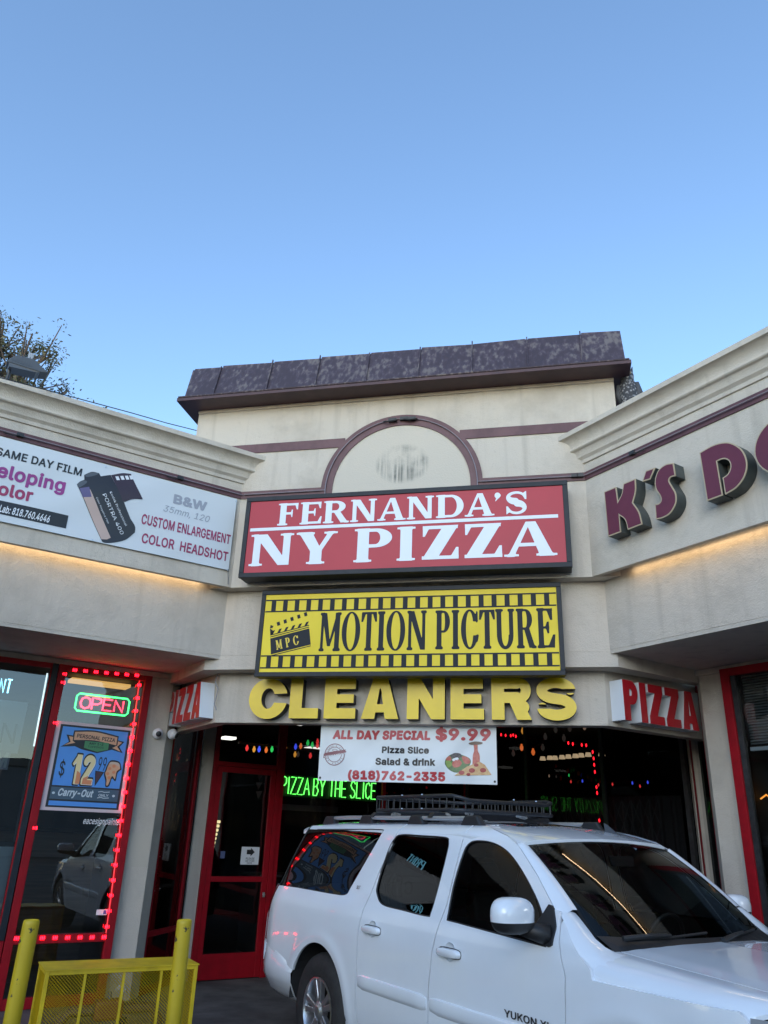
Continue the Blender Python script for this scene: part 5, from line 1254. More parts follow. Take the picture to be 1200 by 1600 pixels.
for k in range(4):
    z = zf-.30-.22*k; MB().box(FF, s0-.15, s1+.15, z-.02, z-.006, -.42, -.12).build('shelf', M_STEEL, fg)
    for j in range(5):
        s = s0-.1+j*(s1-s0+.2)/4; mb = MB(); mb.lathe(FF.P(s, z-.004, -.25), [(.03, 0), (.032, .09), (.012, .13), (.012, .16)], 10); mb.build('bottle', mat('bottle %d' % (j % 3), [(.05, .10, .07), (.12, .10, .08), (.2, .22, .22)][j % 3], .2), fg)
gl_ = thing('glass_rack', FL.P(*px(FL, 338, 1300, DDL-.8), DDL-.8), 'rack of self-glowing glass jars glimpsed through the left edge of the red door', 'rack')
for k in range(7):
    s, z = px(FL, 341-1.6*k, 1284+6.5*k, DDL-.8); MB().lathe(FL.P(s, z, DDL-.8), [(.028, -.02), (.036, 0), (.028, .02)], 10).build('jar', emat('jar glow', (1, .78, .4), .5), gl_)  # jars emit light themselves instead of being lit
pc = thing('card_holder', FL.P(*px(FL, 348, 1335, DDL-.05), DDL-.05), 'small lilac card on the door glass left of the arrow notice', 'card')
(a, b), (c, e) = px(FL, 344, 1341, DDL-.02), px(FL, 352, 1330, DDL-.02); MB().box(FL, a, c, b, e, DDL-.03, DDL-.02).build('card', mat('lilac card', (.22, .25, .48), .5), pc)
bt_ = thing('bunting', FL.P(*px(FL, 405, 1220, DDL-.5), DDL-.5), 'three faded triangular pennants hanging inside the red door', 'bunting')
for x, y in ((406, 1213), (404, 1227), (404, 1241)):
    s, z = px(FL, x, y, DDL-.5); me = to_frame(curve_mesh('pennant', [[(-.05, .04), (.06, .05), (.0, -.07)]], .003), FL, s, z, DDL-.5); link('pennant', me, mat('faded pennant', (.16, .12, .11), .7), bt_)
ctn = thing('pizza_counter', FL.P(5.4, GZ, DDL-2.2), 'steel topped serving counter inside the pizza shop under the neon sign', 'counter')
(a, b), (c, e) = px(FL, 438, 1262, DDL-1.6), px(FL, 500, 1272, DDL-1.6)
MB().box(FL, a-.2, a+3.2, GZ, 1.05, DDL-2.4, DDL-1.7).build('front', M_DARK, ctn); MB().box(FL, a-.25, a+3.25, 1.055, 1.09, DDL-2.45, DDL-1.62).build('top', M_STEEL, ctn); MB().box(FL, a-.1, a+1.1, b-.03, b+.06, DDL-1.7, DDL-1.62).build('hood_edge', M_GREY, ctn)
lt = thing('light_line', FL.P(*px(FL, 390, 1158, DDL-1), DDL-1), 'ceiling tube light inside the pizza shop above the red door', 'light')
for (p0, p1) in (((344, 1155), (362, 1152)), ((475, 1171), (498, 1167)), ((452, 1132), (470, 1132))):
    (a, b), (c, e) = px(FL, *p0, DDL-1.5), px(FL, *p1, DDL-1.5); MB().box(FL, min(a, c), max(a, c), min(b, e), min(b, e)+.035, DDL-1.5, DDL-1.3).build('tube', emat('dim tube', (1, .95, .85), .9), lt)
(a, b), (c, e) = px(FL, 372, 1161, DDL-1.1), px(FL, 498, 1169, DDL-1.1); MB().box(FL, a, c, b-.02, b+.02, DDL-1.1, DDL-1.05).build('rail', mat('tan rail', (.22, .15, .09), .6), lt)
# curtain of dark vertical strips behind the right-hand glass
cu_ = thing('strip_curtain', FR.P(0, 0, DDR-.5), 'dark hanging curtain behind the right entrance glass', 'curtain')
mb = MB(); sC0, sC1 = px(FR, 800, 1250, DDR-.6)[0], px(FR, 1062, 1250, DDR-.6)[0]; n = 160; v = []
for z in (GZ+.02, 2.35):
    for i in range(n+1):
        a = sC0+(sC1-sC0)*i/n; v.append(FR.P(a, z, DDR-.6+.05*math.sin(i*.9)+.02*math.sin(i*2.3)))
mb.add(v, [(i, i+1, n+2+i, n+1+i) for i in range(n)]); mb.build('cloth', mat('dark curtain', (.075, .072, .075), .8), cu_, smooth=True)
gt_ = thing('folding_gate', FR.P(0, GZ, DDR-.3), 'dark folding lattice gate drawn across behind the right entrance glass', 'gate')
mb = MB(); pit = .15; n = int((sC1-sC0)/pit)
for i in range(n+1):
    a = sC0+i*pit; mb.box(FR, a-.009, a+.009, GZ+.03, 2.28, DDR-.31, DDR-.297)
mb.build('uprights', mat('gate steel', (.11, .11, .115), .55, metal=.3), gt_)
mb = MB()
for i in range(n):
    a = sC0+i*pit
    for k in range(7):
        z = .12+k*.31
        for z0, z1 in ((z, z+.31), (z+.31, z)): mb.tube([FR.P(a, z0, DDR-.29), FR.P(a+pit, z1, DDR-.29)], .006, 4)
mb.build('lattice', MATS['gate steel'], gt_)
# horizontal blinds in the right shop window
bl_ = thing('window_blind', FR.P(sR0+1.3, 3.4, DR-.06), 'half lowered grey slatted blind in the right shop window', 'blind')
zb0 = px(FR, 1170, 1172, DR-.06)[1]; nsl = 26; sl_ = MB()
for k in range(nsl):
    z = zb0+.06+(3.44-zb0-.06)*k/(nsl-1); sl_.box(FR, sR0+.17, sR0+2.25, z-.0015, z+.0015, DR-.075, DR-.045)
    sl_.v[-8:] = [(x, y, zz+(.008 if i in (1, 0, 4, 5) else -.008)) for i, (x, y, zz) in enumerate(sl_.v[-8:])]
sl_.build('slats', mat('grey slat', (.30, .31, .32), .5), bl_); MB().box(FR, sR0+.16, sR0+2.26, zb0-.012, zb0+.025, DR-.08, DR-.04).build('bottom_rail', M_WHITE, bl_)
jb = thing('display_panel', FR.P(sR0+.4, GZ, DR-.4), 'pale green panel standing inside the right shop window', 'panel')
MB().box(FR, sR0+.24, sR0+.42, GZ, zb0-.02, DR-.32, DR-.27).build('board', mat('pale green board', (.22, .27, .25), .6), jb)
sq = MB(); s, z = px(FR, 1195, 1245, DR-.3); sq.tube([FR.P(s-.05, z-.02, DR-.3), FR.P(s+.02, z+.02, DR-.3), FR.P(s+.05, z-.01, DR-.3), FR.P(s+.2, z+.05, DR-.3)], .008, 6)
sq.build('neon_scribble', emat('amber neon', (1, .35, .05), .6), jb)

# ------------------------------------------------------------------ cameras, roof things, bollards
def dome_cam(x, y, look, label, r=.062):
    s, z = px(FL, x, y, DL+.05); c = Vector(FL.P(s, z, DL+.06)); t = thing('security_camera', c, label, 'camera', 'dome cameras on the left pier')
    n_ = Vector(FL.n); MB().lathe(c-n_*.05, [(r*.95, 0), (r, .012), (r, .04)], 20, axis=tuple(n_)).build('base', M_WHITE, t, asm=40)
    lk = Vector(look).normalized(); pr = [(r*.92*math.cos(a), r*.92*math.sin(a)) for a in np.linspace(0, 1.15, 7)]
    MB().lathe(c-n_*.01, pr, 20, axis=tuple(lk)).build('housing', M_WHITE, t, asm=40)
    MB().lathe(c-n_*.01+lk*r*.80, [(r*.55, 0), (r*.5, .012), (r*.3, .02)], 18, axis=tuple(lk)).build('lens', M_BLK, t, asm=40)
dome_cam(247, 1146, (.75, -1, -.25), 'white dome security camera facing the lot on the left pier')
dome_cam(270, 1147, (1, .1, -.35), 'white dome security camera turned sideways at the pier edge')
fl_ = FL; s, z = px(FL, 38, 586, -.1)
base = Vector(FL.P(s, 6.03, -.12)); FLT = thing('floodlight', base, 'grey ribbed floodlight on the left wing roof edge before the tree', 'floodlight')
cz = px(FL, 38, 575, -.12)[1]; c = Vector(FL.P(s, cz, -.12)); ux = Vector(FL.u); 
mb = MB(); L2 = .20
pr = [(-L2, -.035), (-L2*.9, .02), (-L2*.55, .085), (L2*.3, .095), (L2*.75, .03), (L2*1.15, -.015), (L2*.75, -.035)]
P3 = lambda a, b, d_: c+ux*a+Vector((0, 0, b))+Vector(FL.n)*d_
v = [P3(a, b, -.09) for a, b in pr]+[P3(a, b, .09) for a, b in pr]; n = len(pr)
mb.add(v, [tuple(reversed(range(n))), tuple(range(n, 2*n))]+[(i, (i+1) % n, n+(i+1) % n, n+i) for i in range(n)]); M_FLD = mat('dark floodlight grey', (.085, .095, .11), .5)
mb.build('housing', M_FLD, FLT, bev=.008)
mb = MB()
for k in range(8):
    a = -L2*.75+k*.027; b = np.interp(a, [p[0] for p in pr[:6]], [p[1] for p in pr[:6]]); v = [P3(a-.003, -.01, -.095), P3(a+.003, -.01, -.095), P3(a+.003, -.01, .095), P3(a-.003, -.01, .095), P3(a-.003, b+.02, -.085), P3(a+.003, b+.02, -.085), P3(a+.003, b+.02, .085), P3(a-.003, b+.02, .085)]; mb.hexa(v)
mb.build('fins', M_FLD, FLT); MB().hexa([P3(-L2*.85, -.08, -.08), P3(L2*.5, -.055, -.08), P3(L2*.5, -.055, .08), P3(-L2*.85, -.08, .08), P3(-L2*.9, -.036, -.085), P3(L2*.7, -.036, -.085), P3(L2*.7, -.036, .085), P3(-L2*.9, -.036, .085)]).build('glass_front', mat('lamp lens', (.10, .105, .12), .2), FLT)
MB().tube([P3(-L2*.8, -.07, 0), P3(-L2*.75, -.12, 0), base+ux*(-L2*.8)], .018, 8).build('bracket', M_BLK, FLT)
pcx = P3(.02, .16, -.02); MB().tube([P3(-.03, .06, -.02), P3(-.015, .10, -.02), P3(.0, .13, -.02)], .018, 8).build('conduit', M_BLK, FLT); MB().cube(tuple(pcx), .055, .06, .10, math.pi/4).build('sensor_box', mat('pale grey box', (.38, .41, .45), .5), FLT, bev=.006)
# owl decoy on the right wing parapet by the tower
so_, zo_ = px(FR, 982, 612, -.42); OB = Vector(FR.P(so_, zo_-.22, -.42)); 
m, nt, b = nm('speckled owl'); L_ = nt.links.new
tc = N(nt, 'ShaderNodeTexCoord'); vo = N(nt, 'ShaderNodeTexVoronoi', Scale=34.0); L_(tc.outputs['Object'], vo.inputs['Vector']); r_ = N(nt, 'ShaderNodeValToRGB')
r_.color_ramp.elements[0].position = .25; r_.color_ramp.elements[0].color = (.30, .30, .31, 1); r_.color_ramp.elements[1].position = .55; r_.color_ramp.elements[1].color = (.04, .042, .05, 1); L_(vo.outputs['Distance'], r_.inputs[0]); L_(r_.outputs[0], b.inputs['Base Color']); b.inputs['Roughness'].default_value = .7
OW = thing('owl_decoy', OB, 'speckled grey plastic owl decoy standing on the right parapet beside the tower', 'decoy owl')
fw_ = Vector((-.2, -1, 0)).normalized(); sd_ = Vector((1, -.2, 0)).normalized()
mb = MB(); rings = [(0, .06, .055), (.06, .085, .075), (.16, .10, .09), (.26, .10, .085), (.33, .085, .075), (.37, .072, .07), (.42, .078, .075), (.47, .07, .068), (.50, .045, .045), (.51, .01, .01)]; k0 = []; nn2 = 16; v = []
for h, a, b2 in rings:
    for j in range(nn2):
        t = 2*math.pi*j/nn2; v.append(OB+sd_*a*math.cos(t)+fw_*b2*math.sin(t)+Vector((0, 0, h)))
mb.add(v, [(i*nn2+j, i*nn2+(j+1) % nn2, (i+1)*nn2+(j+1) % nn2, (i+1)*nn2+j) for i in range(len(rings)-1) for j in range(nn2)]); mb.build('body', m, OW, smooth=True)
for sg_ in (-1, 1):
    e0 = OB+sd_*.05*sg_+Vector((0, 0, .47)); MB().tube([e0, e0+sd_*.02*sg_+Vector((0, 0, .075))], [.022, .004], 8).build('ear_tuft', m, OW)
    ec = OB+sd_*.032*sg_+fw_*.066+Vector((0, 0, .43)); MB().lathe(ec, [(.02, 0), (.017, .008), (.008, .012)], 12, axis=tuple(fw_)).build('eye', mat('owl eye', (.35, .22, .03), .3), OW)
    MB().tube([OB+sd_*.095*sg_+Vector((0, 0, .32)), OB+sd_*.112*sg_+Vector((0, 0, .2))-fw_*.02, OB+sd_*.075*sg_+Vector((0, 0, .03))-fw_*.03], [.03, .045, .012], 10).build('wing', mat('owl wing grey', (.07, .075, .085), .7), OW, smooth=True)
MB().tube([OB+fw_*.072+Vector((0, 0, .415)), OB+fw_*.098+Vector((0, 0, .395))], [.014, .003], 8).build('beak', M_BLK, OW)
# overhead wire from the left roof to the tower
w0 = Vector(FL.P(*px(FL, 205, 645, -.6), -.6)); w1_ = Vector((-4.32, 8.9, 0)); q = ray(309, 673); w1_ = Vector((0, 0, CAM_Z))+Vector(q)*(8.9/q[1])
tag(MB().tube([w0+(w0-w1_)*1.5, w0, (w0+w1_)/2-Vector((0, 0, .01)), w1_+(w1_-w0)*.15], .006, 6).build('overhead_wire', M_BLK, loc=tuple(w0)), 'thin black wire strung from the left roof to the tower side', 'wire')
bl2 = MB().tube([FL.P(-9, 6.045, .10), FL.P(3.35, 6.045, .10)], .004, 5)

# yellow steel bollards and the mesh guard between them and the pier
m_y, nt, b = nm('chipped yellow paint'); L_ = nt.links.new
tc = N(nt, 'ShaderNodeTexCoord'); nz = N(nt, 'ShaderNodeTexNoise', Scale=16, Detail=4, Roughness=.6); L_(tc.outputs['Object'], nz.inputs['Vector'])
r_ = N(nt, 'ShaderNodeValToRGB'); r_.color_ramp.elements[0].position = .635; r_.color_ramp.elements[0].color = (.64, .47, .012, 1); r_.color_ramp.elements[1].position = .65; r_.color_ramp.elements[1].color = (.05, .045, .03, 1)
L_(nz.outputs[0], r_.inputs[0]); n2 = N(nt, 'ShaderNodeTexNoise', Scale=3, Detail=5); L_(tc.outputs['Object'], n2.inputs['Vector']); mxx = N(nt, 'ShaderNodeMix', data_type='RGBA', blend_type='MULTIPLY'); mxx.inputs[0].default_value = .5
L_(r_.outputs[0], mxx.inputs[6]); L_(n2.outputs[0], mxx.inputs[7]); L_(mxx.outputs[2], b.inputs['Base Color']); b.inputs['Roughness'].default_value = .5
M_YEL = mat('yellow steel paint', (.72, .52, .012), .5, c2=(.50, .36, .012), scale=5)
def bollard(x, y, lean, label):
    o = MB(); h = 1.1; prof = [(.056, 0), (.056, h-.03), (.0545, h-.008), (.048, h), (.044, h-.004), (.03, h-.01)]
    o.lathe((x, y, GZ), [(r, z+(-GZ if z > 0 else 0)) for r, z in prof], 28)
    ob = o.build('bollard', m_y, loc=(x, y, GZ), asm=40); ob.rotation_euler = lean
    return tag(ob, label, 'bollard', 'yellow bollards guarding the cage')
BL1, BL2 = (-3.71, 5.51), (-2.79, 6.10)
bollard(*BL1, (0, .012, 0), 'chipped yellow bollard in front of the left red window'); bollard(*BL2, (0, -.01, 0), 'yellow bollard before the red door, right of the other one')
# guard cage
q0 = np.array(onz_(72, 1517, .68)) if False else None
def onz(x, y, z):
    q = ray(x, y); t = (z-CAM_Z)/q[2]; return np.array([q[0]*t, q[1]*t, z])
zt_ = .70
c0 = onz(72, 1517, zt_); c1 = onz(310, 1507, zt_); c3 = onz(52, 1508.5, zt_); dirv = c3-c0; dl = np.linalg.norm(dirv[:2]); ud = (c1-c0)[:2]/np.linalg.norm((c1-c0)[:2]); nd = np.array([ud[1], -ud[0]]); wC_ = np.linalg.norm((c1-c0)[:2])
FG = Frame((c0[0], c0[1], 0), (ud[0], ud[1], 0), (nd[0], nd[1], 0)); dpt = .42
CG = thing('guard_cage', (*(c0[:2]+c1[:2])/2, GZ), 'yellow expanded metal cage over pipework beside the left pier', 'cage')
fr_ = MB(); t = .03
for s in (0, wC_-t):
    for d0 in (-dpt, -t): fr_.box(FG, s, s+t, GZ, zt_, d0, d0+t)
for z in (zt_-t-.004, .02):
    fr_.box(FG, t, wC_-t, z, z+t, -t+.001, -.001); fr_.box(FG, t, wC_-t, z, z+t, -dpt+.001, -dpt+t-.001); fr_.box(FG, .001, t-.001, z, z+t, -dpt+t, -t); fr_.box(FG, wC_-t+.001, wC_-.001, z, z+t, -dpt+t, -t)
fr_.build('frame', M_YEL, CG, bev=.003)
MB().box(FG, -.008, wC_+.008, zt_-.003, zt_+.004, -dpt-.008, .008).build('lid', M_YEL, CG)
for k in (1, 2, 3):
    s = wC_*k/4+.0; MB().box(FG, s-.010, s+.010, .05, zt_-.035, -.022, -.004).build('upright', M_YEL, CG)
def mesh_panel(fr, s0, s1, z0, z1, d, lw=.025, lh=.0115):
    """expanded metal: zig-zag strands that touch at their bends"""
    mb = MB(); rows = int((z1-z0)/lh); cols = int((s1-s0)/lw); th = .0037
    for r__ in range(rows):
        zc = z0+(r__+.5)*lh; v = []
        for i in range(2*cols+1):
            s = s0+(s1-s0)*i/(2*cols); z = zc+(lh*.5 if (i+r__) % 2 else -lh*.5); tw = th*(1.5 if True else 1)
            v += [fr.P(s, z-tw*.5, d), fr.P(s, z+tw*.5, d+.004)]
        mb.add(v, [(2*i, 2*i+2, 2*i+3, 2*i+1) for i in range(2*cols)])
    return mb
for nm_, fr2_, s0, s1, d_ in (('front', FG, .028, wC_-.028, -.012), ('back', FG, .028, wC_-.028, -dpt+.012)): mesh_panel(fr2_, s0, s1, .045, zt_-.03, d_).build('mesh_panel', M_YEL, CG)
FS1 = Frame(FG.P(0, 0, 0), (nd[0], nd[1], 0), (-ud[0], -ud[1], 0)); FS2 = Frame(FG.P(wC_, 0, 0), (nd[0], nd[1], 0), (-ud[0], -ud[1], 0))
mesh_panel(FS1, -dpt+.03, -.03, .045, zt_-.03, -.012).build('mesh_panel', M_YEL, CG); mesh_panel(FS2, -dpt+.03, -.03, .045, zt_-.03, .012).build('mesh_panel', M_YEL, CG)
bf = thing('backflow_pipe', FG.P(wC_*.5, GZ, -.22), 'dark pipework with an orange valve inside the yellow cage', 'pipe')
P = FG.P
MB().tube([P(.2, GZ, -.22), P(.2, .30, -.22), P(.26, .38, -.22), P(.9, .38, -.22), P(.96, .30, -.22), P(.96, GZ, -.22)], .04, 12).build('pipe', mat('rust brown pipe', (.12, .07, .045), .6, c2=(.2, .1, .05), scale=12), bf, asm=50)
MB().cube(P(.55, .38, -.22), .22, .13, .14, math.atan2(ud[1], ud[0])).build('valve_body', mat('orange valve', (.32, .10, .03), .5), bf, bev=.02); MB().tube([P(.55, .44, -.22), P(.55, .50, -.22)], .015, 8).build('valve_stem', M_GREY, bf)
rl = random.Random(11)
for i, (s, z, lab, c_) in enumerate(((.62, .52, 'crumpled white paper cup caught high inside the yellow cage', (.6, .6, .58)), (.66, .30, 'scrap of dark fabric lying on the pipe inside the cage', (.02, .02, .02)), (.36, .22, 'crumpled pale wrapper low on the left inside the cage', (.5, .5, .48)))):
    c = Vector(P(s, z-.0, -.15)); mb = MB(); pts = []
    for j in range(40):
        a = Vector((rl.gauss(0, 1), rl.gauss(0, 1), rl.gauss(0, .7))).normalized()*rl.uniform(.025, .055); pts.append(a+c)
    bm = bmesh.new(); [bm.verts.new(p) for p in pts]; bmesh.ops.convex_hull(bm, input=bm.verts)
    me = D.meshes.new('litter'); bm.to_mesh(me); bm.free(); tag(link('litter', me, mat('litter %d' % i, c_, .7), loc=tuple(c)), lab, 'litter')
# ------------------------------------------------------------------ white long-bodied SUV backed up to the entrance
CTH, CTX, CTY = -0.79161833, -1.24522449, 7.72058748
CAR = thing('parked_car', (CTX, CTY, 0), 'white long bodied SUV with a black roof basket parked at the pizza entrance', 'car')
CAR.rotation_euler = (0, 0, CTH)
def pchip(xs, ys):
    xs, ys = np.array(xs, float), np.array(ys, float); h = np.diff(xs); d = np.diff(ys)/h; m_ = np.zeros(len(xs)); m_[0], m_[-1] = d[0], d[-1]
    for i in range(1, len(xs)-1): m_[i] = 0 if d[i-1]*d[i] <= 0 else 2*d[i-1]*d[i]/(d[i-1]+d[i])
    def f(x):
        x = np.clip(np.asarray(x, float), xs[0], xs[-1]); i = np.clip(np.searchsorted(xs, x, side='right')-1, 0, len(xs)-2); t = (x-xs[i])/h[i]
        return (2*t**3-3*t*t+1)*ys[i]+(t**3-2*t*t+t)*h[i]*m_[i]+(-2*t**3+3*t*t)*ys[i+1]+(t**3-t*t)*h[i]*m_[i+1]
    return f
_w = pchip([.25, .34, .48, .62, .80, .98, 1.10, 1.18, 1.24, 1.30, 1.50, 1.70, 1.76, 1.80, 1.83], [.93, .955, .985, .997, 1.0, .998, .988, .970, .948, .925, .868, .806, .783, .752, .70])
def Wd(x, z):
    x = np.asarray(x, float); z = np.asarray(z, float); w = _w(z)
    g = np.clip((z-1.22)/.5, 0, 1)
    w = w - g*.035*np.clip((x-1.4)/.8, 0, 1.5)**1.5
    w = w - .11*np.clip((-.95-x)/.40, 0, 1.2)**2 - .16*np.clip((x-3.55)/.55, 0, 1.3)**2
    arch = np.exp(-((np.hypot(x+.11, z-.40)-.53)/.05)**2)+np.exp(-((np.hypot(x-3.19, z-.40)-.53)/.05)**2)
    return w + .008*arch*(z > .3)
roof_y = pchip([0, .3, .5, .62, .70, .745, .785], [1.868, 1.860, 1.848, 1.836, 1.818, 1.796, 1.762])
def Rz(x, y):
    x = np.asarray(x, float); return roof_y(np.abs(y)) - .19*np.clip(x-1.5, 0, 2)**2 - .05*np.clip(-.2-x, 0, 2)**2
_h = pchip([0, .30, .60, .74, .82, .88, .93, .962, .985], [1.243, 1.236, 1.214, 1.196, 1.188, 1.172, 1.145, 1.110, 1.06])
def Tz(x, y):
    x = np.asarray(x, float); y = np.abs(y); k = np.clip((x-2.8)/1.3, 0, 1.3)
    w = 1-.13*np.clip((x-3.55)/.55, 0, 1.3)**2
    return _h(np.minimum(y/w, .985)) - (.085*k+.06*np.clip(k-.75, 0, 1)**2*8*.5)
def ppoly(P, pts):
    X, Y = P[..., 0], P[..., 1]; d = np.full(X.shape, 9e9); ins = np.zeros(X.shape, bool); n = len(pts)
    for i in range(n):
        (ax, ay), (bx, by) = pts[i][:2], pts[(i+1) % n][:2]; ex, ey = bx-ax, by-ay
        t = np.clip(((X-ax)*ex+(Y-ay)*ey)/(ex*ex+ey*ey+1e-12), 0, 1); d = np.minimum(d, (X-ax-t*ex)**2+(Y-ay-t*ey)**2)
        if abs(ey) > 1e-9: ins ^= ((ay > Y) != (by > Y)) & (X < ex*(Y-ay)/ey+ax)
    d = np.sqrt(d); return np.where(ins, -d, d)
def cpx(x, y, it=8):
    """photo point on the near body side -> car x, z"""
    yc = -.95; n_ = np.array([-math.sin(CTH), math.cos(CTH), 0]); f_ = np.array([math.cos(CTH), math.sin(CTH), 0]); o = np.array([CTX, CTY, 0]); c = np.array([0, 0, CAM_Z]); q = ray(x, y)
    for _ in range(it):
        t = ((o+n_*yc-c) @ n_)/(q @ n_); p = c+t*q-o; X, Z = p @ f_, p[2]; yc = -float(Wd(X, Z))
    return (float(X), float(Z))
def cpath(pts, n=5): return [cpx(*p) for p in spline(pts, n)]
M_CAR = mat('white car paint', (.74, .79, .84), .24, coat=1.0, c2=(.69, .735, .785), scale=1.3, lo=.4, hi=.8)  # cool tint of the sky light is put into this white
M_TRIM = mat('black car plastic', (.014, .015, .017), .5)
M_CGL = glass('privacy glass', (.06, .065, .07), 1.55); M_WGL = glass('windscreen glass', (.50, .56, .54), 1.5, boost=.9); M_FGL = glass('front door glass', (.28, .31, .31), 1.5)
M_RUB = mat('tyre rubber', (.012, .012, .013), .75, c2=(.022, .022, .022), scale=20); M_ALLOY = mat('alloy wheel', (.50, .51, .53), .28, metal=.9)
M_GAP = mat('panel gap black', (.006, .006, .007), .8)
def panel(name, sdf, fmap, bounds_, step, m, parent, rim=.018, flip=False, inn=None):
    """curved sheet cut out by a distance field given in its own parameters; edges are pulled onto the cut"""
    a0, a1, b0, b1 = bounds_; na, nb = int((a1-a0)/step)+2, int((b1-b0)/step)+2
    A, B = np.meshgrid(a0+step*np.arange(na), b0+step*np.arange(nb)); P = np.stack([A, B], -1)
    F = sdf(P); C = (F[:-1, :-1]+F[1:, :-1]+F[:-1, 1:]+F[1:, 1:])/4; keep = C < 0
    cnt = np.zeros(F.shape, int)
    for dj in (0, 1):
        for di in (0, 1): cnt[dj:dj+keep.shape[0], di:di+keep.shape[1]] += keep
    for _ in range(3):
        e = step*.05; gx = (sdf(P+[e, 0])-sdf(P-[e, 0]))/(2*e); gy = (sdf(P+[0, e])-sdf(P-[0, e]))/(2*e); g2 = gx*gx+gy*gy+1e-9
        f_ = sdf(P); mv = ((cnt > 0) & (cnt < 4)) | ((cnt == 4) & (f_ > 0)); s_ = np.where(mv, np.clip(f_/g2, -step, step), 0); P = P - np.stack([gx*s_, gy*s_], -1)
    X, Y, Z = fmap(P[..., 0], P[..., 1]); idx = -np.ones(F.shape, int); js, is_ = np.nonzero(cnt > 0); idx[js, is_] = np.arange(len(js))
    V = np.stack([X[js, is_], Y[js, is_], Z[js, is_]], -1).tolist(); Fc = []
    for j, i in zip(*np.nonzero(keep)):
        q = [int(idx[j, i]), int(idx[j, i+1]), int(idx[j+1, i+1]), int(idx[j+1, i])]; Fc.append(q[::-1] if flip else q)
    me = D.meshes.new(name); me.from_pydata(V, [], Fc)
    if rim:
        bm = bmesh.new(); bm.from_mesh(me); be = [e for e in bm.edges if len(e.link_faces) == 1]
        r = bmesh.ops.extrude_edge_only(bm, edges=be); vs = [v for v in r['geom'] if isinstance(v, bmesh.types.BMVert)]
        for v in vs:
            v.co += Vector(inn(v.co))*rim
        bm.normal_update(); bm.to_mesh(me); bm.free()
    ob = link(name, me, m, parent, world=False); auto_smooth(ob, 38); return ob
def side_map(sg, off=0.0): return lambda a, b: (a, sg*(Wd(a, b)+off), b)
inn_s = lambda sg: (lambda co: (0, -sg, 0))
ARX, ARZ = (-.11, 3.19), .41
def arch_sdf(P, rx=.475):
    d = np.full(P.shape[:-1], 9.0)
    for ax in ARX: d = np.minimum(d, np.hypot(P[..., 0]-ax, np.maximum(P[..., 1]-ARZ, (P[..., 1]-ARZ)*.75))-rx)
    return d
C1 = 1
q_win = cpath([(436, 1383, 1), (470, 1388), (520, 1397), (540, 1398), (549, 1385), (575, 1340), (598, 1300, 1), (594, 1296.5), (540, 1296), (485, 1296, 1)])
q_win = [(-1.3, q_win[0][1]-.005)]+[p for p in q_win[1:-1]]+[(-1.2, q_win[-1][1])]
r_win = cpath([(589, 1398), (590, 1380), (606, 1330), (617, 1310), (628, 1304.5), (660, 1306), (696, 1309), (701, 1316), (698, 1335), (684, 1390), (673, 1427), (667, 1432), (630, 1423), (598, 1414)])
f_win = cpath([(698, 1438, 1), (708, 1385), (722, 1338), (731, 1320), (745, 1314), (772, 1318), (797, 1335), (822, 1372), (843, 1416), (853, 1455), (853, 1480, 1), (775, 1459)])
gapR = [(.76, 1.83), (.70, 1.66), (.615, 1.42), (.555, 1.20), (.535, 1.05), (.535, .75), (.545, .36)]
gapB = [(1.61, 1.83), (1.60, 1.60), (1.585, 1.32), (1.565, 1.20), (1.52, 1.02), (1.485, .80), (1.475, .36)]
gapF = [(2.66, 1.36), (2.70, 1.22), (2.775, 1.05), (2.765, .80), (2.75, .36)]
def off(line, dx): return [(x+dx, z) for x, z in line]
SILL = .36; g_ = .0048
quarter = [(-.80, 1.80)]+off(gapR, -g_)+[(-.30, SILL), (-.50, .62), (-.66, .655), (-1.20, .775), (-1.215, .9), (-1.15, 1.10), (-1.07, 1.27), (-.86, 1.70)]
rdoor = off(gapR, g_)+list(reversed(off(gapB, -g_)))
apil = [(2.19, 1.715), (2.30, 1.635), (2.42, 1.55), (2.52, 1.46), (2.60, 1.385), (2.655, 1.33)]
fdoor = off(gapB, g_)+list(reversed(off(gapF, -g_)))+[(2.60, 1.37), (2.50, 1.455), (2.40, 1.54), (2.28, 1.63), (2.17, 1.71), (2.05, 1.765), (1.9, 1.80), (1.75, 1.83)]
handles = [cpx(582, 1452), cpx(703, 1488)]
def holes(P, F, hs, cups=()):
    for h in hs: F = np.maximum(F, -ppoly(P, h))
    for c in cups: F = np.maximum(F, -(np.hypot(P[..., 0]-c[0], (P[..., 1]-c[1]))-.056))
    return F
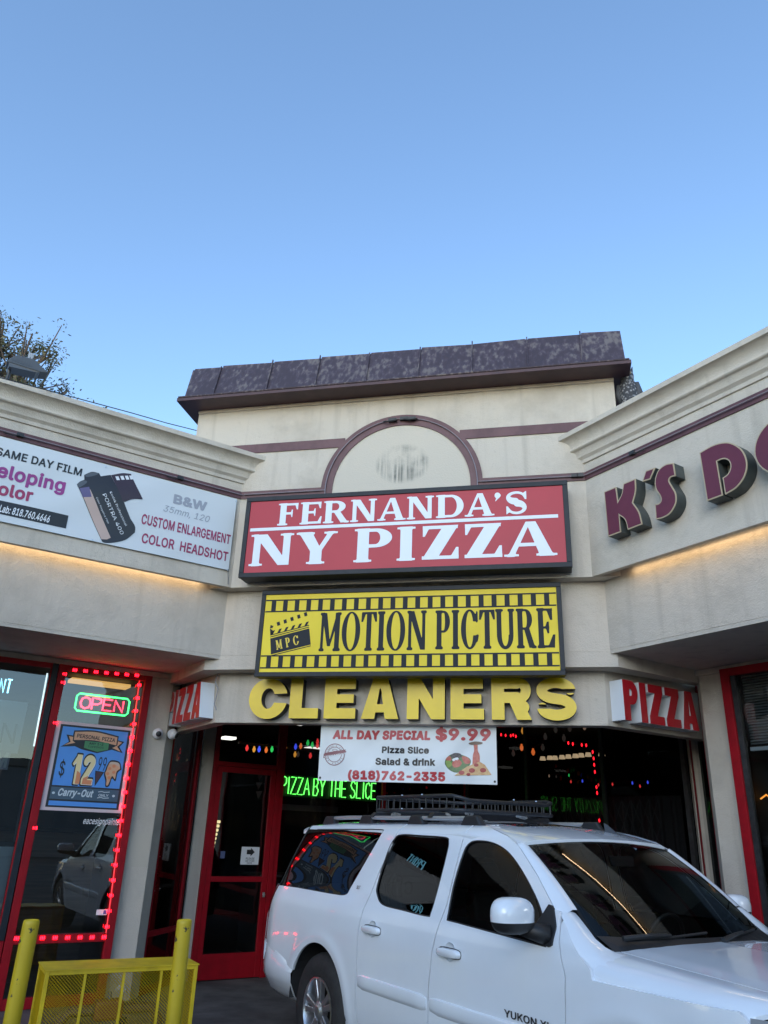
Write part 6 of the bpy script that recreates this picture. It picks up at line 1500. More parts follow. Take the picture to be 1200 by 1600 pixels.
for sg, near in ((-1, True), (1, False)):
    st = .016 if near else .03
    sm_, ii = side_map(sg), inn_s(sg); fl_ = sg > 0
    tag(panel('quarter_panel', lambda P: holes(P, np.maximum(ppoly(P, quarter), -arch_sdf(P)), [q_win]), sm_, (-1.35, .85, .34, 1.84), st, M_CAR, CAR, flip=fl_, inn=ii))
    for nm_, ol, hole, cup in (('rear_door', rdoor, r_win, handles[0]), ('front_door', fdoor, f_win, handles[1])):
        dr_ = panel(nm_, lambda P: holes(P, ppoly(P, ol), [hole], [cup]), sm_, (min(p[0] for p in ol)-.03, max(p[0] for p in ol)+.03, .34, 1.84), st, M_CAR, CAR, flip=fl_, inn=ii)
        # handle in its dished recess
        cx_, cz_ = cup; w_ = float(Wd(cx_, cz_)); mb = MB(); pr = [(.0585, .001), (.052, -.010), (.035, -.022), (.012, -.027)]
        mb.lathe((cx_, sg*w_, cz_), pr, 24, axis=(0, sg, 0), cap=False); cupo = link('handle_recess', mb.mesh('handle_recess'), M_CAR, dr_, world=False); auto_smooth(cupo, 60)
        mb = MB(); n = 14; v = []; L_h, H_h = .115, .026
        for k in range(n):
            a = 2*math.pi*k/n; ca, sa_ = math.cos(a), math.sin(a); v.append((L_h*math.copysign(abs(ca)**.5, ca), H_h*math.copysign(abs(sa_)**.6, sa_)))
        for dx, rr in ((.004, 1.10), (.018, 1.0), (.034, .98), (.040, .82)): mb.v += [(cx_+.0+a*rr, sg*(w_+dx), cz_-.004+b2*rr) for a, b2 in v]
        for r_i in range(3): mb.f += [[r_i*n+k, r_i*n+(k+1) % n, (r_i+1)*n+(k+1) % n, (r_i+1)*n+k] for k in range(n)]
        mb.f += [[k for k in reversed(range(n))], [3*n+k for k in range(n)]]; mb.m = [0]*len(mb.f)
        h = link('door_handle', mb.mesh('door_handle'), M_CAR, dr_, world=False); auto_smooth(h, 60)
        mb = MB(); mb.tube([(cx_+a*1.07, sg*(w_+.0045), cz_-.004+b2*1.12) for a, b2 in v], .0035, 5, cyclic=True); link('handle_seal', mb.mesh('handle_seal'), M_GAP, dr_, world=False)
        # window pane set a little inboard, with its black rubber surround
        pn = panel('door_glass', lambda P: ppoly(P, hole)-.012, side_map(sg, -.014), (min(p[0] for p in hole)-.04, max(p[0] for p in hole)+.04, 1.12, 1.83), .025, M_CGL if nm_ == 'rear_door' else M_FGL, dr_, rim=0, flip=fl_)
        mb = MB(); mb.tube([(x, sg*(float(Wd(x, z))-.006), z) for x, z in hole], .0075, 6, cyclic=True); link('window_seal', mb.mesh('window_seal'), M_TRIM, dr_, world=False, smooth=True)
        # rubbing strip low on the door
        x0, x1 = (.565, 1.462) if nm_ == 'rear_door' else (1.502, 2.725); mb = MB(); n = 14; pr = [(.755, .0), (.748, .014), (.735, .018), (.690, .018), (.672, .013), (.655, .0)]; k = len(pr)
        for i in range(n+1):
            x = x0+(x1-x0)*i/n; t_end = min(1, min(i, n-i)/1.0+.35)
            for z, o_ in pr: zz = .705+(z-.705)*(1 if 0 < i < n else .75); mb.v.append((x, sg*(float(Wd(x, zz))+o_*t_end-.001), zz))
        mb.f = [[i*k+j, i*k+j+1, (i+1)*k+j+1, (i+1)*k+j] for i in range(n) for j in range(k-1)]+[list(range(k)), [n*k+j for j in reversed(range(k))]]; mb.m = [0]*len(mb.f)
        ms_ = link('rubbing_strip', mb.mesh('rubbing_strip'), M_CAR, dr_, world=False); auto_smooth(ms_, 40)
    panel('quarter_glass', lambda P: ppoly(P, [(max(x, -1.06-(z-1.27)*-.0) if False else x, z) for x, z in q_win])-.012, side_map(sg, -.012), (-1.12, .65, 1.2, 1.83), .025, M_CGL, CAR, rim=0, flip=fl_) if False else None
    xr_ = lambda z: -1.075+(z-1.25)*.46
    panel('quarter_glass', lambda P: np.maximum(ppoly(P, q_win)-.012, (xr_(P[..., 1])-P[..., 0])), side_map(sg, -.010), (-1.2, .65, 1.2, 1.83), .02, M_CGL, CAR, rim=0, flip=fl_)
    mb = MB(); mb.tube([(xr_(z), sg*(float(Wd(xr_(z), z))-.008), z) for z in np.linspace(1.25, 1.80, 14)], .008, 6); link('pillar_trim', mb.mesh('pillar_trim'), M_STEEL if False else M_TRIM, CAR, world=False, smooth=True)
    mb = MB(); mb.tube([(x, sg*(float(Wd(x, z))-.006), z) for x, z in q_win[1:-1]], .0065, 6); link('window_seal', mb.mesh('window_seal'), M_TRIM, CAR, world=False, smooth=True)
    # fender side below the shoulder
    fend = list(off(gapF, g_))[1:]+[(2.75+g_, SILL), (4.02, .55), (4.06, .80), (4.0, 1.062), (2.775, 1.062)]
    fend = [(2.672, 1.335), (2.705, 1.222), (2.775+g_, 1.05), (2.768, .80), (2.754, SILL), (3.95, SILL), (4.02, .62), (4.05, .86), (4.0, .985), (3.87, 1.01), (3.82, 1.062), (2.97, 1.062), (2.955, 1.112), (2.87, 1.165), (2.79, 1.232), (2.73, 1.29)]
    panel('front_fender', lambda P: np.maximum(ppoly(P, fend), -arch_sdf(P)), sm_, (2.64, 4.12, .34, 1.36), st, M_CAR, CAR, flip=fl_, inn=ii)
    # dark inner lining behind the gaps
    mb = MB(); v = []; zs_ = np.linspace(.40, 1.25, 8); xs_ = np.linspace(.50, 2.74, 12)
    for z in zs_: v += [(x, sg*(float(Wd(x, z))-.03), z) for x in xs_]
    mb.add(v, [(j*12+i, j*12+i+1, (j+1)*12+i+1, (j+1)*12+i) for j in range(7) for i in range(11)])
    link('inner_lining', mb.mesh('inner_lining'), M_GAP, CAR, world=False)
    mb = MB()
    for gp in (gapR, gapB):
        for (xa, za), (xb, zb_) in zip(gp[:-1], gp[1:]):
            if za > 1.2: mb.add([(xa-.02, sg*(float(Wd(xa, za))-.012), za), (xa+.02, sg*(float(Wd(xa, za))-.012), za), (xb+.02, sg*(float(Wd(xb, zb_))-.012), zb_), (xb-.02, sg*(float(Wd(xb, zb_))-.012), zb_)], [(0, 1, 2, 3)])
    link('pillar_lining', mb.mesh('pillar_lining'), M_GAP, CAR, world=False)
    # wheel housings
    for ax in ARX:
        mb = MB(); n = 20; v = []
        for y in (.985, .62):
            for i in range(n+1):
                a = math.pi*i/n; v.append((ax+.487*math.cos(a), sg*y, ARZ+.487*math.sin(a)*(1 if math.sin(a) > 0 else 1.2)))
        mb.add(v, [(i, i+1, n+2+i, n+1+i) for i in range(n)]+[tuple(range(n+1, 2*n+2))]); link('wheel_housing', mb.mesh('wheel_housing'), mat('wheel well liner', (.02, .021, .023), .8), CAR, world=False)
    # wing mirror
    mz = MB(); n1, n2 = 20, 12; v = []
    cxm, cym, czm = (2.52, sg*1.155, 1.335) if near else (2.43, sg*1.10, 1.345); hx, hy, hz = .10, .142 if near else .12, .098 if near else .085
    for i in range(n2+1):
        ph = -math.pi/2+math.pi*i/n2
        for j in range(n1):
            th = 2*math.pi*j/n1; pw2 = lambda v_, p: math.copysign(abs(v_)**p, v_)
            v.append((cxm+hx*pw2(math.cos(ph), .6)*pw2(math.cos(th), .7)*(1 if math.cos(th) > 0 else .65), cym+hy*pw2(math.cos(ph), .6)*pw2(math.sin(th), .75), czm+hz*pw2(math.sin(ph), .8)))
    f_lo = [(i*n1+j, i*n1+(j+1) % n1, (i+1)*n1+(j+1) % n1, (i+1)*n1+j) for i in range(n2) for j in range(n1)]
    up = [f for f in f_lo if np.mean([v[k][2] for k in f]) > czm-.025]; dn = [f for f in f_lo if f not in up]
    mz.add(v, dn); mir = link('wing_mirror', mz.mesh('wing_mirror'), M_TRIM, CAR, world=False, smooth=True)
    mz = MB(); mz.add(v, up); link('mirror_cap', mz.mesh('mirror_cap'), M_CAR, mir, world=False, smooth=True)
    mz = MB(); mz.tube([(2.52, sg*1.08, 1.27), (2.56, sg*1.0, 1.245), (2.60, sg*.94, 1.235)], [.045, .05, .06], 10); link('mirror_arm', mz.mesh('mirror_arm'), M_TRIM, mir, world=False, smooth=True)
    sail = [(2.42, 1.215), (2.66, 1.175), (2.655, 1.28), (2.60, 1.375), (2.56, 1.40), (2.50, 1.30)]
    panel('mirror_base', lambda P: ppoly(P, sail), side_map(sg, .012), (2.40, 2.70, 1.15, 1.42), .02, M_TRIM, mir, rim=.03, flip=fl_, inn=ii)
# roof, sunroof, windscreen, hood
roofo = [(-.98, -.76), (-.98, .76), (1.7, .785), (2.17, .72), (2.21, .4), (2.22, 0), (2.21, -.4), (2.17, -.72), (1.7, -.785)]
sunr = [(1.42, -.42), (1.42, .42), (1.80, .42), (1.80, -.42)]
panel('roof', lambda P: np.maximum(ppoly(P, roofo), -(ppoly(P, sunr)-.03)), lambda a, b: (a, b, Rz(a, b)), (-1.05, 2.28, -.82, .82), .022, M_CAR, CAR, rim=.03, inn=lambda co: (0, 0, -1))
panel('sunroof', lambda P: ppoly(P, sunr)-.026, lambda a, b: (a, b, Rz(a, b)+.002), (1.35, 1.86, -.5, .5), .03, mat('sunroof glass', (.01, .011, .013), .06), CAR, rim=.02, inn=lambda co: (0, 0, -1))
def wsmap(a, b):   # a 0 top .. 1 bottom, b -1..1 across
    a = np.asarray(a, float); b = np.asarray(b, float); s = b*b
    xs_ = 2.185+(2.86-2.185)*a; ys_ = .70+(.80-.70)*a; zs_ = 1.715+(1.205-1.715)*a+.03*np.sin(np.pi*a)
    xc = 2.235+(3.08-2.235)*a; zc = 1.752+(1.19-1.752)*a+.035*np.sin(np.pi*a)
    return xc+(xs_-xc)*s, b*ys_, zc+(zs_-zc)*s
panel('windscreen', lambda P: np.maximum(np.abs(P[..., 1])-.985, np.abs(P[..., 0]-.5)-.5), wsmap, (-.05, 1.05, -1.05, 1.05), .05, M_WGL, CAR, rim=0)
def wsb(d): return lambda P: np.maximum(np.maximum(np.abs(P[..., 1])-1.0, np.abs(P[..., 0]-.5)-.505), -np.maximum(np.abs(P[..., 1])-.955, np.abs(P[..., 0]-.485)-.465))
panel('windscreen_border', wsb(0), lambda a, b: tuple(c+o_ for c, o_ in zip(wsmap(a, b), (-.004, 0, -.004))), (-.05, 1.05, -1.05, 1.05), .018, M_GAP, CAR, rim=0)
for sg in (-1, 1):   # A-pillars between windscreen and door
    mb = MB(); n = 14; v = []
    for i in range(n+1):
        t = .03+.97*i/n; xw, yw, zw = (float(c) for c in wsmap(t*.72, sg*.995)); xd = 2.14+(2.655-2.14)*t; zd = 1.742+(1.345-1.742)*t; zd = float(np.interp(xd, [2.05, 2.17, 2.28, 2.40, 2.50, 2.60, 2.66], [1.765, 1.715, 1.636, 1.546, 1.461, 1.376, 1.325])); yd = sg*float(Wd(xd, zd))
        px_, py_, pz_ = (xw+xd)/2+.008, sg*(abs(yw)+abs(yd))/2+sg*.009, (zw+zd)/2+.009
        v += [(xw, yw, zw), (xw*.65+px_*.35, yw*.6+py_*.4+sg*.004, zw*.6+pz_*.4+.006), (px_, py_, pz_), (xd*.6+px_*.4, yd*.6+py_*.4+sg*.002, zd*.6+pz_*.4), (xd, yd, zd)]
    mb.add(v, [(5*i+j, 5*i+j+1, 5*i+5+j+1, 5*i+5+j) for i in range(n) for j in range(4)]); a_ = link('windscreen_pillar', mb.mesh('windscreen_pillar'), M_CAR, CAR, world=False, smooth=True)
hood = [(2.90, -.735), (3.0, -.60), (3.06, -.3), (3.075, 0), (3.06, .3), (3.0, .60), (2.90, .735), (3.4, .74), (3.8, .73), (4.06, .66), (4.10, 0), (4.06, -.66), (3.8, -.73), (3.4, -.74)]
panel('hood', lambda P: ppoly(P, hood), lambda a, b: (a, b, Tz(a, b)), (2.85, 4.15, -.8, .8), .02, M_CAR, CAR, rim=.02, inn=lambda co: (0, 0, -1))
for sg in (-1, 1):
    ftop = [(2.92, sg*.80), (2.92, sg*.9855), (3.55, sg*.9855), (3.82, sg*.945), (3.87, sg*.915), (4.03, sg*.80), (4.06, sg*.668), (3.8, sg*.738), (3.4, sg*.748), (2.92, sg*.743)]
    def ft(a, b):
        z = Tz(a, b); lift = np.clip((2.86-np.asarray(a))/.2, 0, 1.2); z = z+lift*.11*np.clip((.985-np.abs(b))/.10, 0, 1); return a, b, z
    panel('fender_top', lambda P: ppoly(P, ftop), ft, (2.62, 4.12, min(0, sg*1.02), max(0, sg*1.02)), .018, M_CAR, CAR, rim=.02, inn=lambda co: (0, 0, -1), flip=False)
# cowl, wipers
mb = MB(); v = []
for b_ in np.linspace(-1, 1, 15):
    x, y, z = (float(c) for c in wsmap(.93, b_*.98)); v += [(x, y, z+.004), (x+.19, y*.98, float(Tz(max(2.9, x+.17), y))-.035)]
mb.add(v, [(2*i, 2*i+1, 2*i+3, 2*i+2) for i in range(14)]); link('cowl', mb.mesh('cowl'), M_TRIM, CAR, world=False)
for pv, pts_ in (((.985, -.86), [(.960, -.80), (.935, -.45), (.905, -.04)]), ((.985, .0), [(.955, .05), (.935, .4), (.925, .74)])):
    mb = MB(); L3 = lambda a, b_, o_: tuple(float(c)+o for c, o in zip(wsmap(a, b_), (o_, 0, o_*1.2)))
    mb.tube([L3(*q, .010) for q in pts_], .008, 6); mm = pts_[1]; mb.tube([L3(*pv, .03), L3((pv[0]+mm[0])/2, (pv[1]+mm[1])/2, .034), L3(*mm, .022)], [.016, .012, .008], 6); link('wiper', mb.mesh('wiper'), M_TRIM, CAR, world=False)
for sg in (-1, 1):   # corner piece between fender, cowl and windscreen
    inner = [(2.662, .772, 1.352), (2.70, .778, 1.33), (2.76, .786, 1.287), (2.83, .795, 1.236), (2.90, .795, 1.203), (2.97, .79, 0), (3.12, .775, 0)]
    outer = [(2.664, 1.345), (2.672, 1.335), (2.73, 1.29), (2.79, 1.230), (2.87, 1.162), (2.97, 0), (3.12, 0)]
    mb = MB(); v = []
    for k, ((xi, yi, zi), (xo, zo)) in enumerate(zip(inner, outer)):
        yo = float(Wd(xo, zo))-.001 if zo else .972
        for t in (0, .25, .5, .75, 1):
            y = yi+(yo-yi)*t
            if zo: z = zi+(zo-zi)*t+(.016 if k < 4 else .008)*math.sin(math.pi*t)
            else: z = float(Tz(xi, y))+(.003 if k == 5 else -.004)
            v.append((xi+(xo-xi)*t, sg*y, z))
    mb.add(v, [(5*i+j, 5*i+j+1, 5*i+6+j, 5*i+5+j) for i in range(6) for j in range(4)]); link('fender_corner', mb.mesh('fender_corner'), M_CAR, CAR, world=False, smooth=True)
# rear end
mb = MB(); n = 10; v = []; zs_ = [.62, .78, 1.0, 1.25, 1.27, 1.5, 1.70, 1.80]; xz = lambda z: float(np.interp(z, [.6, .78, 1.0, 1.25, 1.8], [-1.24, -1.25, -1.22, -1.12, -.83]))
for z in zs_:
    for i in range(n+1):
        t = -1+2*i/n; x = xz(z); w = float(Wd(x+.05, z))-.004; v.append((x-.10*(1-t**4)+.04*0, t*w, z))
mb.add(v, [(j*(n+1)+i, j*(n+1)+i+1, (j+1)*(n+1)+i+1, (j+1)*(n+1)+i) for j in range(len(zs_)-1) for i in range(n)])
tg = mb.mesh('tailgate'); ob = link('tailgate', tg, [M_CAR, M_CGL], CAR, world=False, smooth=True)
for p in tg.polygons:
    if np.mean([tg.vertices[k].co.z for k in p.vertices]) > 1.26: p.material_index = 1
for sg in (-1, 1):
    mb = MB(); v = []
    for z in np.linspace(.79, 1.262, 8):
        x1 = float(np.interp(z, [.775, .9, 1.10, 1.27], [-1.20, -1.215, -1.15, -1.07])); w = float(Wd(x1, z)); v += [(x1+.004, sg*(w-.002), z), (x1-.05, sg*(w-.006), z), (x1-.11, sg*(w-.05), z), (x1-.15, sg*(w-.16), z)]
    mb.add(v, [(4*i+j, 4*i+j+1, 4*i+5+j, 4*i+4+j) for i in range(7) for j in range(3)]); link('tail_lamp', mb.mesh('tail_lamp'), mat('tail lamp red', (.14, .006, .01), .15), CAR, world=False, smooth=True)
def bumper(name, path, sec, m):
    mb = MB(); pts = [Vector((x, y, 0)) for x, y in path]; n = len(pts); cen = Vector((path[n//2][0]*.6, 0, 0))
    for i, p in enumerate(pts):
        t = (pts[min(i+1, n-1)]-pts[max(i-1, 0)]).normalized(); nrm = Vector((t.y, -t.x, 0))
        if nrm.dot(p-cen) < 0: nrm = -nrm
        for z, o_ in sec(i/(n-1)): q = p+nrm*o_; mb.v.append((q.x, q.y, z))
    k = len(sec(0)); mb.f = [[i*k+j, i*k+j+1, (i+1)*k+j+1, (i+1)*k+j] for i in range(n-1) for j in range(k-1)]; mb.m = [0]*len(mb.f)
    ob = link(name, mb.mesh(name), m, CAR, world=False); auto_smooth(ob, 32); return ob
rb = [(-.56, -.992), (-.68, -.995), (-.90, -.995), (-1.08, -.985), (-1.20, -.955), (-1.29, -.90), (-1.345, -.81), (-1.375, -.68), (-1.39, -.4), (-1.395, 0)]; rb = rb+[(x, -y) for x, y in reversed(rb[:-1])]
def rsec(t):
    e = abs(2*t-1); top = .775 if e < .80 else .775-(e-.80)/.20*.14; up = 0 if e < .8 else (e-.8)/.2
    return [(top-.02, -.09), (top, -.05), (top-.005, -.01), (top-.03, .004), (.60, .012), (.53, .006), (.50, -.01), (.42, -.05), (.36+.0*up, -.12), (.33, -.25)]
bumper('rear_bumper', rb, rsec, M_CAR)
fb_ = [(3.69, -.985), (3.80, -.975), (3.95, -.93), (4.06, -.84), (4.14, -.68), (4.19, -.4), (4.21, 0)]; fb_ = fb_+[(x, -y) for x, y in reversed(fb_[:-1])]
bumper('front_bumper', fb_, lambda t: [(.80, -.10), (.82, -.02), (.76, .008), (.60, .012), (.46, .0), (.38, -.04), (.33, -.14)], M_CAR)
mb = MB(); v = []
for y in np.linspace(-.62, .62, 9): v += [(4.10-.06*(y/.62)**2, y, .82), (4.12-.06*(y/.62)**2, y, 1.10)]
mb.add(v, [(2*i, 2*i+1, 2*i+3, 2*i+2) for i in range(8)]); gr_ = link('grille', mb.mesh('grille'), M_TRIM, CAR, world=False)
mb = MB()
for z in (.83, .96, 1.09): mb.tube([(4.125-.06*(y/.62)**2, y, z) for y in np.linspace(-.62, .62, 9)], .018, 8)
link('grille_bar', mb.mesh('grille_bar'), M_STEEL, gr_, world=False, smooth=True)
for sg in (-1, 1):
    hl = MB(); v = []
    for z in np.linspace(.835, 1.02, 6):
        for t in np.linspace(0, 1, 7):
            x = 4.075-.06*t-.15*t**3; y = sg*(.635+.32*t**.9); v.append((x-(.10 if z > 1.03 else .0)*(z-1.03)/.03*.3, y*(1-.012*(z-.8)/.2), z+(.03*t*(z-.835)/.225)))
    hl.add(v, [(j*7+i, j*7+i+1, (j+1)*7+i+1, (j+1)*7+i) for j in range(5) for i in range(6)])
    hlo = link('headlight', hl.mesh('headlight'), mat('headlamp glass', (.34, .36, .38), .1, metal=.3), CAR, world=False, smooth=True)
    mb = MB(); mb.lathe((3.80, sg*.946, .96), [(.045, 0), (.04, .012), (.01, .018)], 12, axis=(.4, sg, 0)); link('side_marker', mb.mesh('side_marker'), mat('amber lens', (.5, .14, .02), .2), hlo, world=False)
# wheels
def wheel(ax, sg):
    hub = (ax, sg*.985, .39); mb = MB(); pr = [(.235, -.02), (.245, .0), (.30, .012), (.365, .008), (.405, -.02), (.42, -.06), (.42, -.20), (.405, -.24), (.30, -.25), (.24, -.24)]
    mb.lathe((ax, sg*.965, .39), pr, 44, axis=(0, sg, 0), cap=False); w = link('wheel', mb.mesh('wheel'), M_RUB, CAR, world=False); auto_smooth(w, 40)
    mb = MB(); mb.lathe((ax, sg*.965, .39), [(.24, -.01), (.243, .006), (.232, .008), (.224, -.01), (.218, -.06), (.20, -.12)], 44, axis=(0, sg, 0), cap=False); r = link('rim', mb.mesh('rim'), M_ALLOY, w, world=False); auto_smooth(r, 40)
    mb = MB(); mb.lathe((ax, sg*.965, .39), [(.20, -.13), (.05, -.13)], 30, axis=(0, sg, 0)); link('brake_disc', mb.mesh('brake_disc'), M_GAP, w, world=False)
    for k in range(5):
        for dk in (-.19, .19):
            a = 2*math.pi*k/5+.5+dk; a2 = 2*math.pi*k/5+.5+dk*.95; ca, sa_ = math.cos(a), math.sin(a); mb = MB()
            t_ = Vector((-sa_, 0, ca)); R_ = Vector((ca, 0, sa_)); O = Vector((ax, sg*.965, .39)); Y = Vector((0, sg, 0))
            P3_ = lambda r_, w_, d_: O+R_*r_+t_*w_+Y*d_
            mb.hexa([P3_(.05, -.020, -.055), P3_(.05, .020, -.055), P3_(.226, .030, -.05), P3_(.226, -.030, -.05), P3_(.05, -.016, -.012), P3_(.05, .016, -.012), P3_(.226, .024, -.004), P3_(.226, -.024, -.004)])
            o_ = link('spoke', mb.mesh('spoke'), M_ALLOY, w, world=False); bevel(o_, .006, 2)
    mb = MB(); mb.lathe((ax, sg*.965, .39), [(.075, -.06), (.072, -.012), (.055, -.006), (.045, .004), (.03, .008)], 24, axis=(0, sg, 0)); hb = link('hub_cap', mb.mesh('hub_cap'), M_ALLOY, w, world=False); auto_smooth(hb, 40)
for ax in ARX:
    for sg in (-1, 1): wheel(ax, sg)
# dark floor pan and cabin
MBc = MB(); MBc.hexa([(-1.2, -.80, .42), (3.9, -.80, .42), (3.9, .80, .42), (-1.2, .80, .42), (-1.2, -.80, .52), (3.9, -.80, .52), (3.9, .80, .52), (-1.2, .80, .52)]); link('floor_pan', MBc.mesh('floor_pan'), M_GAP, CAR, world=False)
MBc = MB(); MBc.hexa([(2.5, -.85, .55), (2.95, -.80, .55), (2.95, .80, .55), (2.5, .85, .55), (2.55, -.84, 1.14), (2.95, -.74, 1.12), (2.95, .74, 1.12), (2.55, .84, 1.14)]); d_ = link('dashboard', MBc.mesh('dashboard'), mat('dashboard grey', (.035, .036, .038), .6), CAR, world=False); bevel(d_, .03, 3)
M_SEAT = mat('seat leather', (.045, .043, .042), .6)
for x, ys in ((1.62, (-.40, .40)), (.62, (-.42, .42)), (-.35, (-.3, .3))):
    for y in ys:
        mb = MB(); hw = .24; mb.hexa([(x, y-hw, .62), (x+.50, y-hw, .62), (x+.50, y+hw, .62), (x, y+hw, .62), (x, y-hw, .80), (x+.50, y-hw, .84), (x+.50, y+hw, .84), (x, y+hw, .80)])
        mb.hexa([(x-.12, y-hw, .75), (x+.05, y-hw, .75), (x+.05, y+hw, .75), (x-.12, y+hw, .75), (x-.26, y-hw*.85, 1.38), (x-.13, y-hw*.85, 1.38), (x-.13, y+hw*.85, 1.38), (x-.26, y+hw*.85, 1.38)])
        mb.hexa([(x-.28, y-.13, 1.42), (x-.18, y-.13, 1.42), (x-.18, y+.13, 1.42), (x-.28, y+.13, 1.42), (x-.30, y-.11, 1.58), (x-.21, y-.11, 1.58), (x-.21, y+.11, 1.58), (x-.30, y+.11, 1.58)])
        o_ = link('car_seat', mb.mesh('car_seat'), M_SEAT, CAR, world=False); bevel(o_, .035, 3)
mb = MB(); mb.tube([(2.34+.06*math.sin(a), .40+.19*math.cos(a), 1.12+.18*math.sin(a)) for a in np.linspace(0, 2*math.pi, 25)[:-1]], .014, 8, cyclic=True); mb.tube([(2.34, .22, 1.12), (2.36, .40, 1.10), (2.34, .58, 1.12)], .018, 6); mb.tube([(2.36, .40, 1.10), (2.6, .40, 1.03)], .03, 8); link('steering_wheel', mb.mesh('steering_wheel'), M_TRIM, CAR, world=False, smooth=True)
mb = MB(); mb.hexa([(2.36, -.11, 1.60), (2.385, -.11, 1.60), (2.385, .11, 1.60), (2.36, .11, 1.60), (2.345, -.12, 1.665), (2.37, -.12, 1.665), (2.37, .12, 1.665), (2.345, .12, 1.665)]); o_ = link('rear_view_mirror', mb.mesh('rear_view_mirror'), M_TRIM, CAR, world=False); bevel(o_, .008)
mb = MB(); v = []
for x in np.linspace(-.9, 2.1, 14):
    for y in np.linspace(-.70, .70, 9): v.append((x, y, float(Rz(x, y))-.06))
mb.add(v, [(i*9+j, i*9+j+1, (i+1)*9+j+1, (i+1)*9+j) for i in range(13) for j in range(8)]); link('headliner', mb.mesh('headliner'), mat('headliner', (.12, .12, .115), .9), CAR, world=False)
# roof rails
for sg in (-1, 1):
    mb = MB(); zr_ = lambda x, o_: float(Rz(x, .63))+o_
    mb.tube([(x, sg*.63, zr_(x, .045)) for x in np.linspace(-.66, 1.58, 16)], .017, 8); rl_ = link('roof_rail', mb.mesh('roof_rail'), mat('rail silver', (.45, .47, .49), .35, metal=.6), CAR, world=False, smooth=True)
    for xa in (-.66, .02, .80, 1.52):
        mb = MB(); mb.hexa([(xa-.14, sg*.60, zr_(xa, -.01)), (xa+.14, sg*.60, zr_(xa, -.012)), (xa+.14, sg*.66, zr_(xa, -.03)), (xa-.14, sg*.66, zr_(xa, -.03)), (xa-.07, sg*.605, zr_(xa, .066)), (xa+.07, sg*.605, zr_(xa, .066)), (xa+.07, sg*.655, zr_(xa, .066)), (xa-.07, sg*.655, zr_(xa, .066))]); o_ = link('rail_foot', mb.mesh('rail_foot'), M_TRIM, rl_, world=False); bevel(o_, .012, 2)
mb = MB(); mb.hexa([(2.02, -.012, 1.79), (2.16, -.008, 1.765), (2.16, .008, 1.765), (2.02, .012, 1.79), (2.0, -.004, 1.86), (2.03, -.003, 1.85), (2.03, .003, 1.85), (2.0, .004, 1.86)])
for i in range(len(mb.v)): mb.v[i] = (mb.v[i][0]-.1, mb.v[i][1]+.36, mb.v[i][2]+.025)
o_ = link('antenna_fin', mb.mesh('antenna_fin'), mat('fin grey', (.05, .06, .075), .35), CAR, world=False)
# badges: model script on the door, small plate on the pillar
def body_text(txt, x0, z0, x1, h, name, m, par, **kw):
    me = font_mesh(txt, **kw); lo, hi = bounds(me); k = (x1-x0)/(hi[0]-lo[0]); kz = h/(hi[1]-lo[1])
    for v in me.vertices:
        x = x0+(v.co.x-lo[0])*k; z = z0+(v.co.y-lo[1])*kz; v.co = (x, -(float(Wd(x, z))+.006), z)
    return link(name, me, m, par, world=False)
M_BDG = mat('dark chrome badge', (.05, .05, .055), .3, metal=.7)
b0 = cpx(789, 1586); b1 = cpx(872, 1601)
body_text('YUKON XL', b0[0], b0[1]-.008, b0[0]+.40, .040, 'badge', M_BDG, CAR, bold=.02)
s0_ = cpx(558, 1387); body_text('SLT', s0_[0], s0_[1]-.008, s0_[0]+.055, .026, 'badge', mat('pillar badge', (.15, .10, .10), .4, metal=.5), CAR, bold=.02)
mb = MB(); mb.tube([(-.95, -.55, .34), (-1.38, -.55, .345)], .035, 12); link('exhaust_pipe', mb.mesh('exhaust_pipe'), M_GREY, CAR, world=False, smooth=True)

# ------------------------------------------------------------------ cargo basket strapped to the roof
BK = thing('cargo_basket', (CTX, CTY, 0), 'black steel cargo basket strapped on the white SUV roof', 'basket'); BK.rotation_euler = (0, 0, CTH)
bx0, bx1, by, bz0, bz1 = -.06, 1.22, .52, 1.945, 2.055
M_BK = mat('basket black', (.012, .014, .019), .42, c2=(.02, .022, .027), scale=20)
mb = MB(); r = .016
def rail(z, dip=0): 
    return [(bx0+.06, -by, z), (bx0, -by+.06, z), (bx0, by-.06, z), (bx0+.06, by, z), (bx1-.1, by, z), (bx1-.03, by-.02, z-dip*.4), (bx1, by-.10, z-dip), (bx1, -by+.10, z-dip), (bx1-.03, -by+.02, z-dip*.4), (bx1-.1, -by, z)]
mb.tube(rail(bz1, .034), r, 8, cyclic=True); fr__ = link('frame', mb.mesh('frame'), M_BK, BK, world=False, smooth=True)
mb = MB(); mb.tube(rail(bz0, -.0), r, 8, cyclic=True); link('lower_rail', mb.mesh('lower_rail'), M_BK, BK, world=False, smooth=True)
mb = MB()
for i in range(13):
    x = bx0+.05+(bx1-bx0-.12)*i/12
    for y in (-by, by): mb.tube([(x, y, bz0), (x, y, bz1)], .006, 6)
    mb.tube([(x, -by, bz0), (x, by, bz0)], .006, 6)
for i in range(13):
    y = -by+.06+(2*by-.12)*i/12
    for x, dz in ((bx0, 0), (bx1, -.034)): mb.tube([(x, y, bz0), (x, y, bz1+dz)], .006, 6)
link('bars', mb.mesh('bars'), M_BK, BK, world=False)
mb = MB()
for x in (.12, 1.0): mb.hexa([(x-.03, -.66, 1.885), (x+.03, -.66, 1.885), (x+.03, .66, 1.885), (x-.03, .66, 1.885), (x-.025, -.62, 1.925), (x+.025, -.62, 1.925), (x+.025, .62, 1.925), (x-.025, .62, 1.925)])
link('cross_bar', mb.mesh('cross_bar'), M_BK, BK, world=False)
M_STRAP = mat('grey tie strap', (.34, .34, .33), .7)
